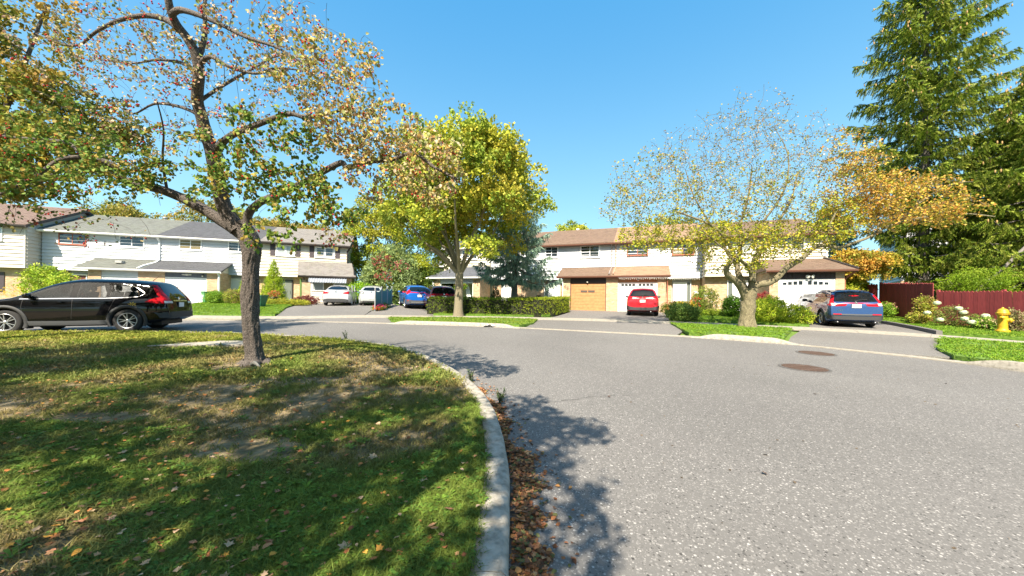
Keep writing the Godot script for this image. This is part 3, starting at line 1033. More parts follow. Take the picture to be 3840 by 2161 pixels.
func front_door(root: Node3D, x: float, w: float, z: float, m: Material, frame: Material, o := {}) -> void:
	var h := 2.05
	var y0 := 0.12
	var fr := MB.new()
	var xs: float = x + w
	var side: float = o.get("sidelight", 0.0)
	fr.panel(Vector3(x - 0.08, y0, z), Vector3(x, y0 + h + 0.08, z + 0.09), 0.01)
	fr.panel(Vector3(xs, y0, z), Vector3(xs + 0.08, y0 + h + 0.08, z + 0.09), 0.01)
	fr.panel(Vector3(x, y0 + h, z), Vector3(xs, y0 + h + 0.08, z + 0.09), 0.01)
	if side != 0.0:
		var sx := xs + 0.08 if side > 0 else x - 0.08 - absf(side)
		fr.panel(Vector3(sx + (absf(side) if side > 0 else -0.06), y0, z), Vector3(sx + (absf(side) + 0.06 if side > 0 else 0.0), y0 + h + 0.08, z + 0.09), 0.01)
		boxed(root, "sidelight", Vector3(sx, y0 + 0.35, z + 0.01), Vector3(sx + absf(side), y0 + h + 0.02, z + 0.04), M.glass_frost)
		boxed(root, "sidelight_panel", Vector3(sx, y0, z + 0.01), Vector3(sx + absf(side), y0 + 0.35, z + 0.05), frame)
	put(root, "door_frame", fr, frame)
	var b := MB.new()
	b.box(Vector3(x + 0.005, y0, z + 0.005), Vector3(xs - 0.005, y0 + h - 0.005, z + 0.07))
	var door := put(root, "door", b, m)
	var g: Array = o.get("lite", [0.25, 0.75, 0.45, 0.92])
	if g:
		boxed(door, "pane", Vector3(x + w * g[0], y0 + h * g[2], z + 0.046), Vector3(x + w * g[1], y0 + h * g[3], z + 0.056), o.get("glass", M.glass_frost))
		var tr := MB.new()
		for k in 3:
			var f := 0.3 + 0.2 * k
			tr.box(Vector3(x + w * lerpf(g[0], g[1], f) - 0.008, y0 + h * (g[2] + 0.03), z + 0.056), Vector3(x + w * lerpf(g[0], g[1], f) + 0.008, y0 + h * (g[3] - 0.03), z + 0.06))
		if o.get("leaded", false):
			put(door, "leaded_bar", tr, M.black)
	for q in o.get("panels", [[0.15, 0.46, 0.08, 0.38], [0.54, 0.85, 0.08, 0.38]]):
		boxed(door, "raised_panel", Vector3(x + w * q[0], y0 + h * q[2], z + 0.046), Vector3(x + w * q[1], y0 + h * q[3], z + 0.06), m, 0.008)
	var k := MB.new()
	k.ball(Vector3(x + w * (0.9 if o.get("hinge", 1) > 0 else 0.1), y0 + 0.95, z + 0.085), Vector3(0.03, 0.03, 0.03))
	k.box(Vector3(x + w * (0.9 if o.get("hinge", 1) > 0 else 0.1) - 0.02, y0 + 1.0, z + 0.07), Vector3(x + w * (0.9 if o.get("hinge", 1) > 0 else 0.1) + 0.02, y0 + 1.2, z + 0.06))
	put(door, "handle", k, M.black)
	boxed(root, "doorstep", Vector3(x - 0.3, -0.5, z), Vector3(xs + 0.3, y0 - 0.01, z + 0.55), M.concrete)

func mailbox(root: Node3D, x: float, y: float, z: float, m: Material) -> void:
	boxed(root, "mailbox", Vector3(x, y, z), Vector3(x + 0.38, y + 0.2, z + 0.11), m, 0.02)

func vent(root: Node3D, p: Vector3, m: Material) -> void:
	boxed(root, "roof_vent", p + Vector3(-0.2, -0.05, -0.18), p + Vector3(0.2, 0.14, 0.18), m, 0.03)

func row_left(s: float) -> Transform3D:
	var t := Transform3D(Basis(Vector3.UP, deg_to_rad(18.0)), V(-33.7, 0.9, 25.6))
	return Transform3D(t.basis, t * Vector3(s, 0, 0))

func row_right(s: float) -> Transform3D:
	var t := Transform3D(Basis(Vector3.UP, deg_to_rad(-20.0)), V(7.99, 0.9, 28.2))
	return Transform3D(t.basis, t * Vector3(s, 0, 0))

func house(called: String, label: String, t: Transform3D) -> Node3D:
	var o := thing(called, label, "house", t.origin, 0.0, "")
	o.basis = t.basis
	return o

func houses() -> void:
	var w: Material = M.white
	var G: Material = M.glass
	# --- left row
	var r := house("townhouse", "cream boarded house at the far left with a reddish brown roof", row_left(-7.4))
	shell(r, 7.3, 1.05, M.beige, M.sh_red, M.trim_dark, {"h2": 5.5, "ridge": 7.55, "right": 2.0, "brick": [[0.0, 4.6], [5.7, 7.3]]})
	window(r, 4.6, 4.35, 1.5, 0.95, 1.06, M.trim_white, [M.glass_blind, M.glass_blind])
	window(r, 0.8, 4.35, 1.5, 0.95, 1.06, M.trim_white, [G, G])
	window(r, 4.75, 0.9, 0.8, 1.2, 0.56, M.trim_white, [G], {})
	for x in [4.35, 5.65]:
		boxed(r, "shutter", Vector3(x, 0.85, 0.61), Vector3(x + 0.3, 2.2, 0.65), M.shutter, 0.01)

	r = house("townhouse", "white boarded house with a grey-green roof, behind the black car", row_left(0.0))
	shell(r, 6.7, 0.0, w, M.sh_green, M.trim_white, {"brick": [[0.0, 1.1], [2.3, 6.7]]})
	window(r, 0.95, 4.42, 1.4, 0.72, 0.0, M.red_brown, [G, G])
	window(r, 4.35, 4.42, 1.37, 0.74, 0.0, M.trim_white, [G, G])
	front_door(r, 1.25, 0.92, -0.44, mat(0.12, 0.03, 0.02, 0.5), M.trim_white, {"lite": [0.2, 0.8, 0.3, 0.95], "glass": M.glass})
	garage(r, 3.6, 4.3, 6.35, 6.7, 1.75, 0.0, M.sh_green, M.trim_white, {"r0": 2.95, "r1": 6.7, "header": w, "party": "right", "batten": false})
	panel_door(r, 4.36, 6.29, 2.05, 1.66, M.door_white, 4, 2)
	vent(r, Vector3(4.9, 3.1, 1.0), mat(0.33, 0.33, 0.31, 0.8))
	var pipe := MB.new()
	pipe.lathe([Vector2(0.09, 0.0), Vector2(0.09, 0.35), Vector2(0.16, 0.36), Vector2(0.16, 0.46), Vector2(0.001, 0.5)], 10, Transform3D(Basis.IDENTITY, Vector3(4.9, 7.15, -4.3)))
	put(r, "chimney_pipe", pipe, M.galv)

	r = house("townhouse", "white boarded house with a dark grey roof and a slate panel over its garage door", row_left(6.7))
	shell(r, 6.7, 0.0, w, M.sh_dark, M.trim_white, {"brick": [[0.0, 4.35], [5.3, 6.7]]})
	window(r, 1.3, 4.42, 1.32, 0.72, 0.0, M.trim_white, [M.glass_curtain, M.glass_curtain])
	window(r, 4.5, 4.42, 1.3, 0.72, 0.0, M.trim_white, [G, G])
	front_door(r, 4.45, 0.85, -0.44, M.door_white, M.trim_white, {"lite": [0.08, 0.92, 0.52, 0.96], "glass": G, "panels": []})
	boxed(r, "storm_door_pane", Vector3(4.52, 0.25, -0.394), Vector3(5.23, 1.1, -0.382), G)
	garage(r, 0.0, 1.2, 3.75, 4.5, 1.75, 0.0, M.sh_dark, M.trim_white, {"r0": 0.0, "r1": 4.75, "header": M.slate_panel, "party": "left"})
	panel_door(r, 1.26, 3.69, 2.05, 1.66, M.door_white, 4, 4)
	var orn := MB.new()
	orn.ball(Vector3(2.5, 2.33, 1.72), Vector3(0.24, 0.07, 0.03), 12, 6)
	for s in [-1, 1]:
		orn.ball(Vector3(2.5 + s * 0.2, 2.33, 1.72), Vector3(0.12, 0.05, 0.025), 10, 5)
	put(r, "ornament", orn, M.trim_white)
	wall_lamp(r, Vector3(3.5, 2.2, 1.71))
	spout(r, [Vector3(-0.02, 5.25, 0.35), Vector3(0.0, 5.1, 0.2), Vector3(0.02, 4.9, 0.06), Vector3(0.02, 3.5, 0.06), Vector3(-0.05, 3.25, 0.4), Vector3(-0.2, 2.9, 1.5), Vector3(-0.25, 2.66, 2.02)], M.trim_white)
	spout(r, [Vector3(4.55, 2.5, 2.0), Vector3(4.55, 2.3, 1.82), Vector3(4.55, 0.0, 1.82)], M.trim_white)

	r = house("townhouse", "cream boarded house numbered 59 with dark shutters and a room in place of the garage", row_left(13.4))
	shell(r, 6.6, 0.0, M.cream, M.sh_grey, M.trim_dark, {"right": 2.0, "brick": [[0.0, 1.05], [2.3, 3.4]]})
	for k in [[1.18, 1.25], [4.1, 1.4]]:
		window(r, k[0], 4.33, k[1], 0.78, 0.0, M.trim_white, [M.glass_blind, M.glass_blind] if k[0] < 2 else [G, G], {"sash": true, "fw": 0.09})
		for x in [k[0] - 0.5, k[0] + k[1] + 0.13]:
			boxed(r, "shutter", Vector3(x, 4.22, 0.0), Vector3(x + 0.36, 5.2, 0.05), M.shutter, 0.01)
	front_door(r, 1.2, 1.0, -0.44, M.door_green, M.trim_dark, {"lite": [0.22, 0.78, 0.36, 0.94], "leaded": true, "panels": [[0.15, 0.46, 0.06, 0.28], [0.54, 0.85, 0.06, 0.28]]})
	garage(r, 3.45, 4.05, 6.75, 7.15, 1.75, 0.0, M.sh_grey, M.trim_dark, {"r0": 3.2, "r1": 7.5, "t0": 2.75, "t1": 6.95, "top": 3.75, "header": M.panel_dark, "batten": false})
	boxed(r, "front_wall", Vector3(4.11, -0.3, 1.55), Vector3(6.69, 2.06, 1.64), M.cream)
	boards(r, Transform3D(Basis.IDENTITY, Vector3(4.11, -0.1, 1.64)), 2.58, 1.42, M.cream, "front_board")
	window(r, 4.2, 1.4, 2.4, 0.72, 1.64, M.trim_white, [M.glass_blind, M.glass_curtain, M.glass_blind], {"fw": 0.06})
	# fluted awning
	var aw := MB.new()
	var rows := []
	for i in 61:
		var f := i / 60.0
		var ph := 0.02 * (1.0 if (i / 2) % 2 == 0 else -1.0)
		rows.append([Vector3(4.0 + 2.8 * f, 2.5, 1.78 + ph * 0.3), Vector3(4.0 + 2.8 * f, 2.4 + ph * 0.5, 2.0 + ph), Vector3(4.0 + 2.8 * f, 2.2, 2.18 + ph), Vector3(4.0 + 2.8 * f, 2.02 - absf(sin(f * PI * 15)) * 0.05, 2.24 + ph)])
	aw.grid(rows)
	put(r, "awning", aw, mat(0.2, 0.225, 0.27, 0.5))
	number(r, "59", [Vector3(3.6, 2.3, 1.765), Vector3(3.82, 2.08, 1.765)], 0.24)
	flood_lamps(r, Vector3(3.85, 2.5, 1.78))
	boxed(r, "trellis", Vector3(3.28, -0.2, 1.5), Vector3(3.42, 2.3, 1.74), mat(0.10, 0.17, 0.045, 0.95))
	spout(r, [Vector3(6.85, 5.2, 0.33), Vector3(6.66, 4.95, 0.06), Vector3(6.6, 4.8, 0.06), Vector3(6.6, 3.9, 0.06)], M.trim_dark)
	spout(r, [Vector3(7.0, 3.75, 0.1), Vector3(7.25, 3.2, 1.2), Vector3(7.35, 2.75, 1.95)], M.trim_dark, 0.04)

	# --- right row
	r = house("townhouse", "cream and white house numbered 61 with its garage open, behind the maple", row_right(-15.1))
	r.position.y += 0.08
	shell(r, 4.6, 0.3, M.cream, M.sh_blue, M.trim_white, {"left": 2.0, "right": 0.0, "brick": []})
	var up := MB.new()
	up.box(Vector3(4.6, H1, -8.2), Vector3(7.6, H2, -0.03))
	up.box(Vector3(4.62, -1.2, -8.2), Vector3(7.58, H1 - 0.002, -0.62))
	put(r, "upper_wall", up, w)
	boards(r, Transform3D(Basis.IDENTITY, Vector3(4.6, H1, -0.028)), 3.0, H2 - H1 - 0.02, w)
	bricks(r, Transform3D(Basis.IDENTITY, Vector3(4.6, -0.4, -0.45)), 0.75, H1 + 0.398)
	bricks(r, Transform3D(Basis.IDENTITY, Vector3(6.45, -0.4, -0.45)), 1.15, H1 + 0.398)
	shingles(r, Vector3(4.6, H2 - 0.03, 0.38), Vector3(7.6, H2 - 0.03, 0.38), Vector3(4.6, RIDGE + 0.1, -4.2), Vector3(7.6, RIDGE + 0.1, -4.2), M.sh_brown)
	gutter_and_spout(r, 4.6, 7.6, H2 - 0.06, 0.36, M.trim_brown)
	window(r, 1.9, 4.35, 1.4, 0.75, 0.3, M.trim_white, [G, G])
	window(r, 5.3, 4.4, 1.3, 0.75, 0.0, M.trim_white, [G, G])
	front_door(r, 5.55, 0.82, -0.44, M.door_white, M.trim_white, {"lite": [0.3, 0.7, 0.25, 0.85], "glass": G, "panels": []})
	garage(r, 0.02, 0.62, 3.8, 4.44, 2.0, 0.3, M.sh_blue, M.trim_white, {"r0": -0.6, "r1": 4.75, "t0": 1.0, "t1": 4.6, "top": 3.5, "header": M.panel_grey, "infill": M.beige})
	# the open garage: a dark room with planks leaning in it
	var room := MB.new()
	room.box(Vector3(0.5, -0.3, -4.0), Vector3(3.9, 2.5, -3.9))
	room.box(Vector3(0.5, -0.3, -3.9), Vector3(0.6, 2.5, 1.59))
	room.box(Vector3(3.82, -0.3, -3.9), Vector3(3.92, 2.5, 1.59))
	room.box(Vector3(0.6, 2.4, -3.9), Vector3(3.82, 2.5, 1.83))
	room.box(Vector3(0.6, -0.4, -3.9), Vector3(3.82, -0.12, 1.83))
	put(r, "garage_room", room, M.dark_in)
	for k in 3:
		var pl := MB.new()
		pl.box(Vector3(-0.07, 0, -0.015), Vector3(0.07, 2.3, 0.015))
		var o := put(r, "leaning_plank", pl, M.trim_white)
		o.position = Vector3(3.4 - k * 0.16, -0.12, 1.2)
		o.rotation = Vector3(-0.12, 0.0, 0.28 - 0.03 * k)
	number(r, "61", [Vector3(4.02, 2.15, 2.015), Vector3(4.24, 1.98, 2.015)], 0.24)
	spout(r, [Vector3(-0.5, 2.55, 2.2), Vector3(-0.2, 2.3, 2.05), Vector3(-0.04, 2.1, 2.05), Vector3(-0.04, 0.0, 2.05)], M.trim_white)
	mailbox(r, 6.6, 1.05, -0.44, M.black)
	# lower wing on the left side
	var wing := MB.new()
	wing.box(Vector3(-1.3, -0.5, -5.0), Vector3(0.0, 3.9, -0.4))
	put(r, "side_wing", wing, M.beige)
	shingles(r, Vector3(-1.75, 3.85, 0.0), Vector3(-0.002, 3.85, 0.0), Vector3(-0.9, 5.1, -2.4), Vector3(-0.002, 5.1, -2.4), M.sh_blue, "wing_roof")
	gutter_and_spout(r, -1.75, -0.002, 3.83, -0.02, M.trim_white)

	r = house("townhouse", "white boarded house numbered 63 with an orange wooden garage door", row_right(-7.5))
	shell(r, 7.5, 0.0, w, M.sh_brown, M.trim_brown, {"brick": [[0.0, 2.0], [3.1, 3.9]]})
	window(r, 2.0, 4.42, 0.95, 0.76, 0.0, M.trim_white, [G, G], {"fw": 0.09})
	window(r, 4.95, 4.34, 1.38, 0.82, 0.0, M.trim_white, [G, M.glass], {"fw": 0.11})
	front_door(r, 2.2, 0.88, -0.44, M.door_white, M.trim_white, {"lite": [0.24, 0.76, 0.42, 0.9], "leaded": true, "sidelight": -0.3, "glass": M.glass_curtain})
	garage(r, 3.85, 4.4, 7.1, 7.5, 1.75, 0.0, M.sh_brown, M.trim_brown, {"r0": 3.4, "r1": 7.5, "header": M.panel_dark, "batten": false, "party": "right", "jamb": M.trim_brown})
	var door := MB.new()
	door.box(Vector3(4.46, -0.35, 1.6), Vector3(7.04, 2.06, 1.65))
	var gd := put(r, "garage_door", door, M.door_wood)
	for k in 9:
		boxed(gd, "door_plank", Vector3(4.465, k * 0.2285 + 0.004, 1.651), Vector3(7.035, (k + 1) * 0.2285 - 0.004, 1.675), M.door_wood, 0.006)
	for x in [5.2, 5.76]:
		boxed(gd, "pane", Vector3(x, 1.4, 1.672), Vector3(x + 0.5, 1.55, 1.69), mat(0.10, 0.08, 0.07, 0.2))
	wall_lamp(r, Vector3(5.72, 2.12, 1.71))
	number(r, "63", [Vector3(4.02, 1.82, 1.765), Vector3(4.2, 1.72, 1.765)], 0.22)
	mailbox(r, 1.1, 1.0, -0.44, mat(0.06, 0.03, 0.025, 0.4))
	spout(r, [Vector3(3.6, 2.5, 2.0), Vector3(3.75, 2.35, 1.85), Vector3(3.83, 2.2, 1.82), Vector3(3.83, 0.0, 1.82)], M.trim_white, 0.035)
	spout(r, [Vector3(7.35, 5.2, 0.36), Vector3(7.35, 5.0, 0.07), Vector3(7.35, 3.45, 0.07), Vector3(7.3, 3.2, 0.5), Vector3(7.3, 2.75, 1.9)], mat(0.25, 0.22, 0.21, 0.5), 0.05)
	var cow := MB.new()
	cow.lathe([Vector2(0.12, 0.0), Vector2(0.12, 0.22), Vector2(0.16, 0.24), Vector2(0.12, 0.34), Vector2(0.001, 0.38)], 10, Transform3D(Basis.IDENTITY, Vector3(3.9, 7.2, -4.3)))
	put(r, "roof_cowl", cow, M.trim_white)

	r = house("townhouse", "white boarded house with brown window frames, behind the red car", row_right(0.0))
	shell(r, 6.2, 0.0, w, M.sh_tan, M.trim_brown, {"right": 1.0, "brick": [[3.7, 4.25], [5.6, 6.2]]})
	window(r, 1.05, 4.36, 1.4, 0.85, 0.0, M.red_brown, [G, G], {"blind": 0.35})
	window(r, 4.25, 4.3, 1.38, 0.8, 0.0, M.red_brown, [M.glass_curtain, G])
	front_door(r, 4.4, 0.8, -0.44, M.door_white, M.trim_white, {"lite": [0.2, 0.8, 0.55, 0.95], "leaded": true, "sidelight": 0.22, "panels": [[0.2, 0.8, 0.08, 0.42]]})
	garage(r, 0.0, 0.45, 3.15, 3.7, 1.75, 0.0, M.sh_tan, M.trim_brown, {"r0": 0.0, "r1": 4.0, "header": M.lintel_wood, "batten": false, "party": "left"})
	panel_door(r, 0.51, 3.09, 2.06, 1.66, M.door_white, 7, 0, {"windows": true})
	wall_lamp(r, Vector3(1.85, 2.22, 1.71))
	flood_lamps(r, Vector3(2.8, 2.45, 1.72))
	number(r, "65", [Vector3(3.28, 1.88, 1.765), Vector3(3.46, 1.78, 1.765)], 0.2, mat(0.42, 0.2, 0.1, 0.6))
	mailbox(r, 5.75, 1.35, -0.44, M.trim_white)
	spout(r, [Vector3(0.15, 5.2, 0.36), Vector3(0.15, 5.0, 0.07), Vector3(0.15, 3.45, 0.07), Vector3(0.1, 3.2, 0.5), Vector3(0.1, 2.75, 1.9)], mat(0.36, 0.24, 0.17, 0.5), 0.05)
	spout(r, [Vector3(3.82, 2.5, 1.95), Vector3(3.8, 2.35, 1.82), Vector3(3.8, 0.0, 1.82)], M.red_brown, 0.04)
	var wire := MB.new()
	wire.tube([Vector3(0.5, 2.44, 2.12), Vector3(4.0, 2.44, 2.12)], [0.006, 0.006], 4)
	var lights := put(r, "string_of_bulbs", wire, M.trim_white)
	for k in 24:
		var q := MB.new()
		q.ball(Vector3(0.6 + k * 0.145, 2.37 - 0.02 * (k % 3), 2.12), Vector3(0.022, 0.05, 0.022), 6, 4)
		put(lights, "bulb", q, M.lamp_glass)
	for k in 14:
		var q := MB.new()
		q.ball(Vector3(4.1 + k * 0.15, 2.44 - 0.02 * (k % 3), 0.0), Vector3(0.022, 0.05, 0.022), 6, 4)
		put(lights, "bulb", q, M.lamp_glass)

	r = house("townhouse", "cream boarded house with a brown hipped garage roof, at the right end of the row", row_right(6.25))
	shell(r, 6.75, 1.5, M.cream, M.sh_brown, M.trim_brown, {"h2": 5.2, "ridge": 7.0, "left": 1.5, "right": 2.2, "brick": [[0.0, 1.45], [2.7, 3.0]]})
	window(r, 1.3, 4.15, 1.3, 0.8, 1.5, M.trim_white, [M.glass_blind, M.glass_blind])
	window(r, 4.2, 4.15, 1.3, 0.8, 1.5, M.trim_white, [G, G])
	front_door(r, 1.75, 0.85, 1.06, M.door_white, M.trim_white, {"lite": [0.15, 0.85, 0.3, 0.9], "glass": G, "sidelight": -0.25, "panels": []})
	garage(r, 3.0, 3.45, 6.15, 6.55, 4.0, 1.5, M.sh_brown, M.trim_brown, {"r0": 2.75, "r1": 7.0, "t0": 3.0, "t1": 6.5, "top": 3.45, "header": M.panel_dark})
	panel_door(r, 3.51, 6.09, 2.06, 3.91, M.door_white, 5, 4, {"windows": true, "arch": true})
	flood_lamps(r, Vector3(4.95, 2.28, 3.97))
	number(r, "67", [Vector3(3.14, 1.75, 4.015), Vector3(3.3, 1.75, 4.015)], 0.17, mat(0.40, 0.2, 0.1, 0.6))
	var hip := MB.new()
	hip.tube([Vector3(6.55, 3.6, 1.55), Vector3(7.02, 2.68, 4.3)], [0.07, 0.07], 6)
	put(r, "hip_cap", hip, M.trim_dark)
	spout(r, [Vector3(6.95, 2.5, 4.2), Vector3(6.75, 2.3, 4.0), Vector3(6.6, 2.1, 3.9), Vector3(6.6, 0.0, 3.9)], M.red_brown, 0.05)
	# house behind the fence
	var t := Transform3D(Basis(Vector3.UP, deg_to_rad(-38.0)), V(32.6, 1.3, 30.0))
	r = house("house", "pale boarded house half hidden by the tall spruces beyond the red fence", t)
	var b := MB.new()
	b.box(Vector3(0, -2, -9), Vector3(9, 7.4, 0))
	put(r, "wall", b, M.white)
	boards(r, Transform3D(Basis.IDENTITY, Vector3(0.0, 2.4, 0.0)), 9.0, 5.0, M.white)
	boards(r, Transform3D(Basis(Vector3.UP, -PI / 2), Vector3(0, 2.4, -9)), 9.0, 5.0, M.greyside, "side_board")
	bricks(r, Transform3D(Basis.IDENTITY, Vector3(0.0, -1.4, 0.02)), 9.0, 3.78)
	bricks(r, Transform3D(Basis(Vector3.UP, -PI / 2), Vector3(-0.02, -1.4, -4.5)), 4.5, 3.78)
	shingles(r, Vector3(-0.4, 7.4, 0.4), Vector3(9.4, 7.4, 0.4), Vector3(-0.4, 9.2, -4.5), Vector3(9.4, 9.2, -4.5), M.sh_dark)
	window(r, 2.6, 4.8, 1.5, 1.0, 0.0, M.trim_white, [G, G])
	window(r, 6.2, 4.8, 1.5, 1.0, 0.0, M.trim_white, [G, G])

# A car body is given by its outline seen from the side (top), its plan taper at both ends and the
# half width of its section at each height. u runs from the tail (0) to the nose, y from the ground.
class Shape:
	var L := 4.5
	var W := 1.8
	var H := 1.65
	var top := []          # Vector2(u, y)
	var low := []          # Vector2(u, y)
	var sec := []          # Vector2(y, share of the half width)
	var tail := 0.14
	var nose := 0.24
	var tail_r := 0.55
	var nose_r := 1.0
	var round_roof := 0.16

	static func pl(pts: Array, x: float) -> float:
		if x <= pts[0].x:
			return pts[0].y
		for i in pts.size() - 1:
			if x <= pts[i + 1].x:
				var n := pts.size()
				var p0: Vector2 = pts[maxi(i - 1, 0)]
				var p1: Vector2 = pts[i]
				var p2: Vector2 = pts[i + 1]
				var p3: Vector2 = pts[mini(i + 2, n - 1)]
				var h := p2.x - p1.x
				var d := (p2.y - p1.y) / h
				var m1 := 0.0 if i == 0 else (p2.y - p0.y) / maxf(p2.x - p0.x, 1e-4)
				var m2 := 0.0 if i == n - 2 else (p3.y - p1.y) / maxf(p3.x - p1.x, 1e-4)
				if i == 0:
					m1 = d
				if i == n - 2:
					m2 = d
				# limit slopes so that the curve stays between its points
				var dl := (p1.y - p0.y) / maxf(p1.x - p0.x, 1e-4) if i > 0 else d
				var dr := (p3.y - p2.y) / maxf(p3.x - p2.x, 1e-4) if i < n - 2 else d
				m1 = 0.0 if dl * d <= 0.0 else signf(d) * minf(absf(m1), 3.0 * minf(absf(d), absf(dl)))
				m2 = 0.0 if dr * d <= 0.0 else signf(d) * minf(absf(m2), 3.0 * minf(absf(d), absf(dr)))
				var t := (x - p1.x) / h
				return p1.y * (2 * t * t * t - 3 * t * t + 1) + m1 * h * (t * t * t - 2 * t * t + t) + p2.y * (3 * t * t - 2 * t * t * t) + m2 * h * (t * t * t - t * t)
		return pts[-1].y

	func plan(u: float) -> float:
		var k := 1.0
		if u < tail_r:
			k -= tail * pow(1.0 - u / tail_r, 2.4)
		if u > L - nose_r:
			k -= nose * pow(1.0 - (L - u) / nose_r, 2.4)
		return k

	func round_at(u: float) -> float:
		return clampf((pl(top, u) - 0.75) * 0.3, 0.05, round_roof)

	func half(u: float, y: float) -> float:  # half width at u and y
		var t := pl(top, u)
		if y > t:
			return 0.0
		var w := W * 0.5 * plan(u) * pl(sec, y)
		var r := round_at(u)
		if y > t - r:
			var s := (y - t + r) / r
			w *= pow(maxf(1.0 - pow(s, 2.3), 0.0), 1.0 / 2.9)
		return w

	func back_u(z: float, y: float) -> float:
		var a := 0.0
		var b := L * 0.5
		z = maxf(absf(z), 0.02)
		if half(0.0, y) >= z:
			return 0.0
		for i in 22:
			var m := (a + b) * 0.5
			if half(m, y) >= absf(z):
				b = m
			else:
				a = m
		return b

	func front_u(z: float, y: float) -> float:
		var a := L * 0.4
		var b := L
		z = maxf(absf(z), 0.02)
		for i in 22:
			var m := (a + b) * 0.5
			if half(m, y) >= absf(z):
				a = m
			else:
				b = m
		return a

	func roof_y(u: float, z: float) -> float:
		var b := pl(top, u)
		var a := b - 0.5
		z = maxf(absf(z), 0.02)
		for i in 20:
			var m := (a + b) * 0.5
			if half(u, m) >= absf(z):
				a = m
			else:
				b = m
		return a

	func p(u: float, y: float, z: float) -> Vector3:  # nose towards +x, right side towards +z
		return Vector3(u - L * 0.5, y, z)

func line2(pts: Array, f: float) -> Vector2:
	var n := pts.size() - 1
	var i := clampi(floori(f * n), 0, n - 1)
	return pts[i].lerp(pts[i + 1], f * n - i)

# patch lying on the side of the body between two lines of Vector2(u, y)
func side_patch(s: Shape, sgn: float, hi: Array, lo: Array, off: float, nu := 16, nv := 6) -> MB:
	var rows := []
	for i in nu + 1:
		var a := line2(hi, float(i) / nu)
		var c := line2(lo, float(i) / nu)
		var row := []
		for j in nv + 1:
			var q := a.lerp(c, float(j) / nv)
			row.append(s.p(q.x, q.y, sgn * (s.half(q.x, q.y) + off)))
		rows.append(row)
	var b := MB.new()
	b.grid(rows, sgn < 0)
	return b

# patch on the tail (or the nose) between two lines of Vector2(z, y)
func end_patch(s: Shape, hi: Array, lo: Array, off: float, front := false, nu := 14, nv := 6) -> MB:
	var rows := []
	for i in nu + 1:
		var a := line2(hi, float(i) / nu)
		var c := line2(lo, float(i) / nu)
		var row := []
		for j in nv + 1:
			var q := a.lerp(c, float(j) / nv)
			var u := s.front_u(q.x, q.y) + off if front else s.back_u(q.x, q.y) - off
			var z := q.x * (1.0 + off * 0.4)
			row.append(s.p(u, q.y + off * 0.3, z))
		rows.append(row)
	var b := MB.new()
	b.grid(rows, not front)
	return b

func roof_patch(s: Shape, u0: float, u1: float, z0: float, z1: float, off: float, nu := 10, nv := 8) -> MB:
	var rows := []
	for i in nu + 1:
		var u := lerpf(u0, u1, float(i) / nu)
		var row := []
		for j in nv + 1:
			var z := lerpf(z0, z1, float(j) / nv)
			row.append(s.p(u, s.roof_y(u, z) + off, z))
		rows.append(row)
	var b := MB.new()
	b.grid(rows, true)
	return b

func body_mesh(s: Shape, wheels: Array, wy: float, ra: float, holes := []) -> MB:
	var b := MB.new()
	var us := []
	var n := 120
	for i in n + 1:
		us.append(s.L * i / n)
	us.append_array([0.015, 0.03, 0.05, 0.07, 0.09, s.L - 0.015, s.L - 0.03, s.L - 0.05])
	us.sort()
	var M1 := 20
	var M2 := 9
	for sgn in [1.0, -1.0]:
		var rows := []
		var skip := {}
		for i in us.size():
			var u: float = us[i]
			var y0 := Shape.pl(s.low, u)
			var t := Shape.pl(s.top, u)
			var r := s.round_at(u)
			var row := [s.p(u, y0, 0.0), s.p(u, y0, sgn * s.half(u, y0) * 0.93)]
			for j in M1 + 1:
				var y := lerpf(y0 + 0.03, t - r, float(j) / M1)
				row.append(s.p(u, y, sgn * s.half(u, y)))
			for j in range(1, M2 + 1):
				var y := t - r + r * pow(sin(PI / 2 * j / M2), 0.85)
				if j == M2:
					y = t
				row.append(s.p(u, y, sgn * (s.half(u, y) if j < M2 else 0.0)))
			rows.append(row)
		var nc: int = rows[0].size()
		for i in us.size() - 1:
			for j in nc - 1:
				var m: Vector3 = (rows[i][j] + rows[i + 1][j + 1]) * 0.5
				for wu in wheels:
					if Vector2(m.x + s.L * 0.5 - wu, m.y - wy).length() < ra and m.y < wy + ra:
						skip[i * nc + j] = true
				for h in holes:
					if Geometry2D.is_point_in_polygon(Vector2(m.x + s.L * 0.5, m.y), h):
						skip[i * nc + j] = true
		b.grid(rows, sgn > 0, skip)
		# tail and nose caps
		for e in [0, us.size() - 1]:
			for j in nc - 1:
				var a: Vector3 = rows[e][j]
				var c: Vector3 = rows[e][j + 1]
				b.quad(Vector3(a.x, a.y, 0), a, c, Vector3(c.x, c.y, 0))
	return b

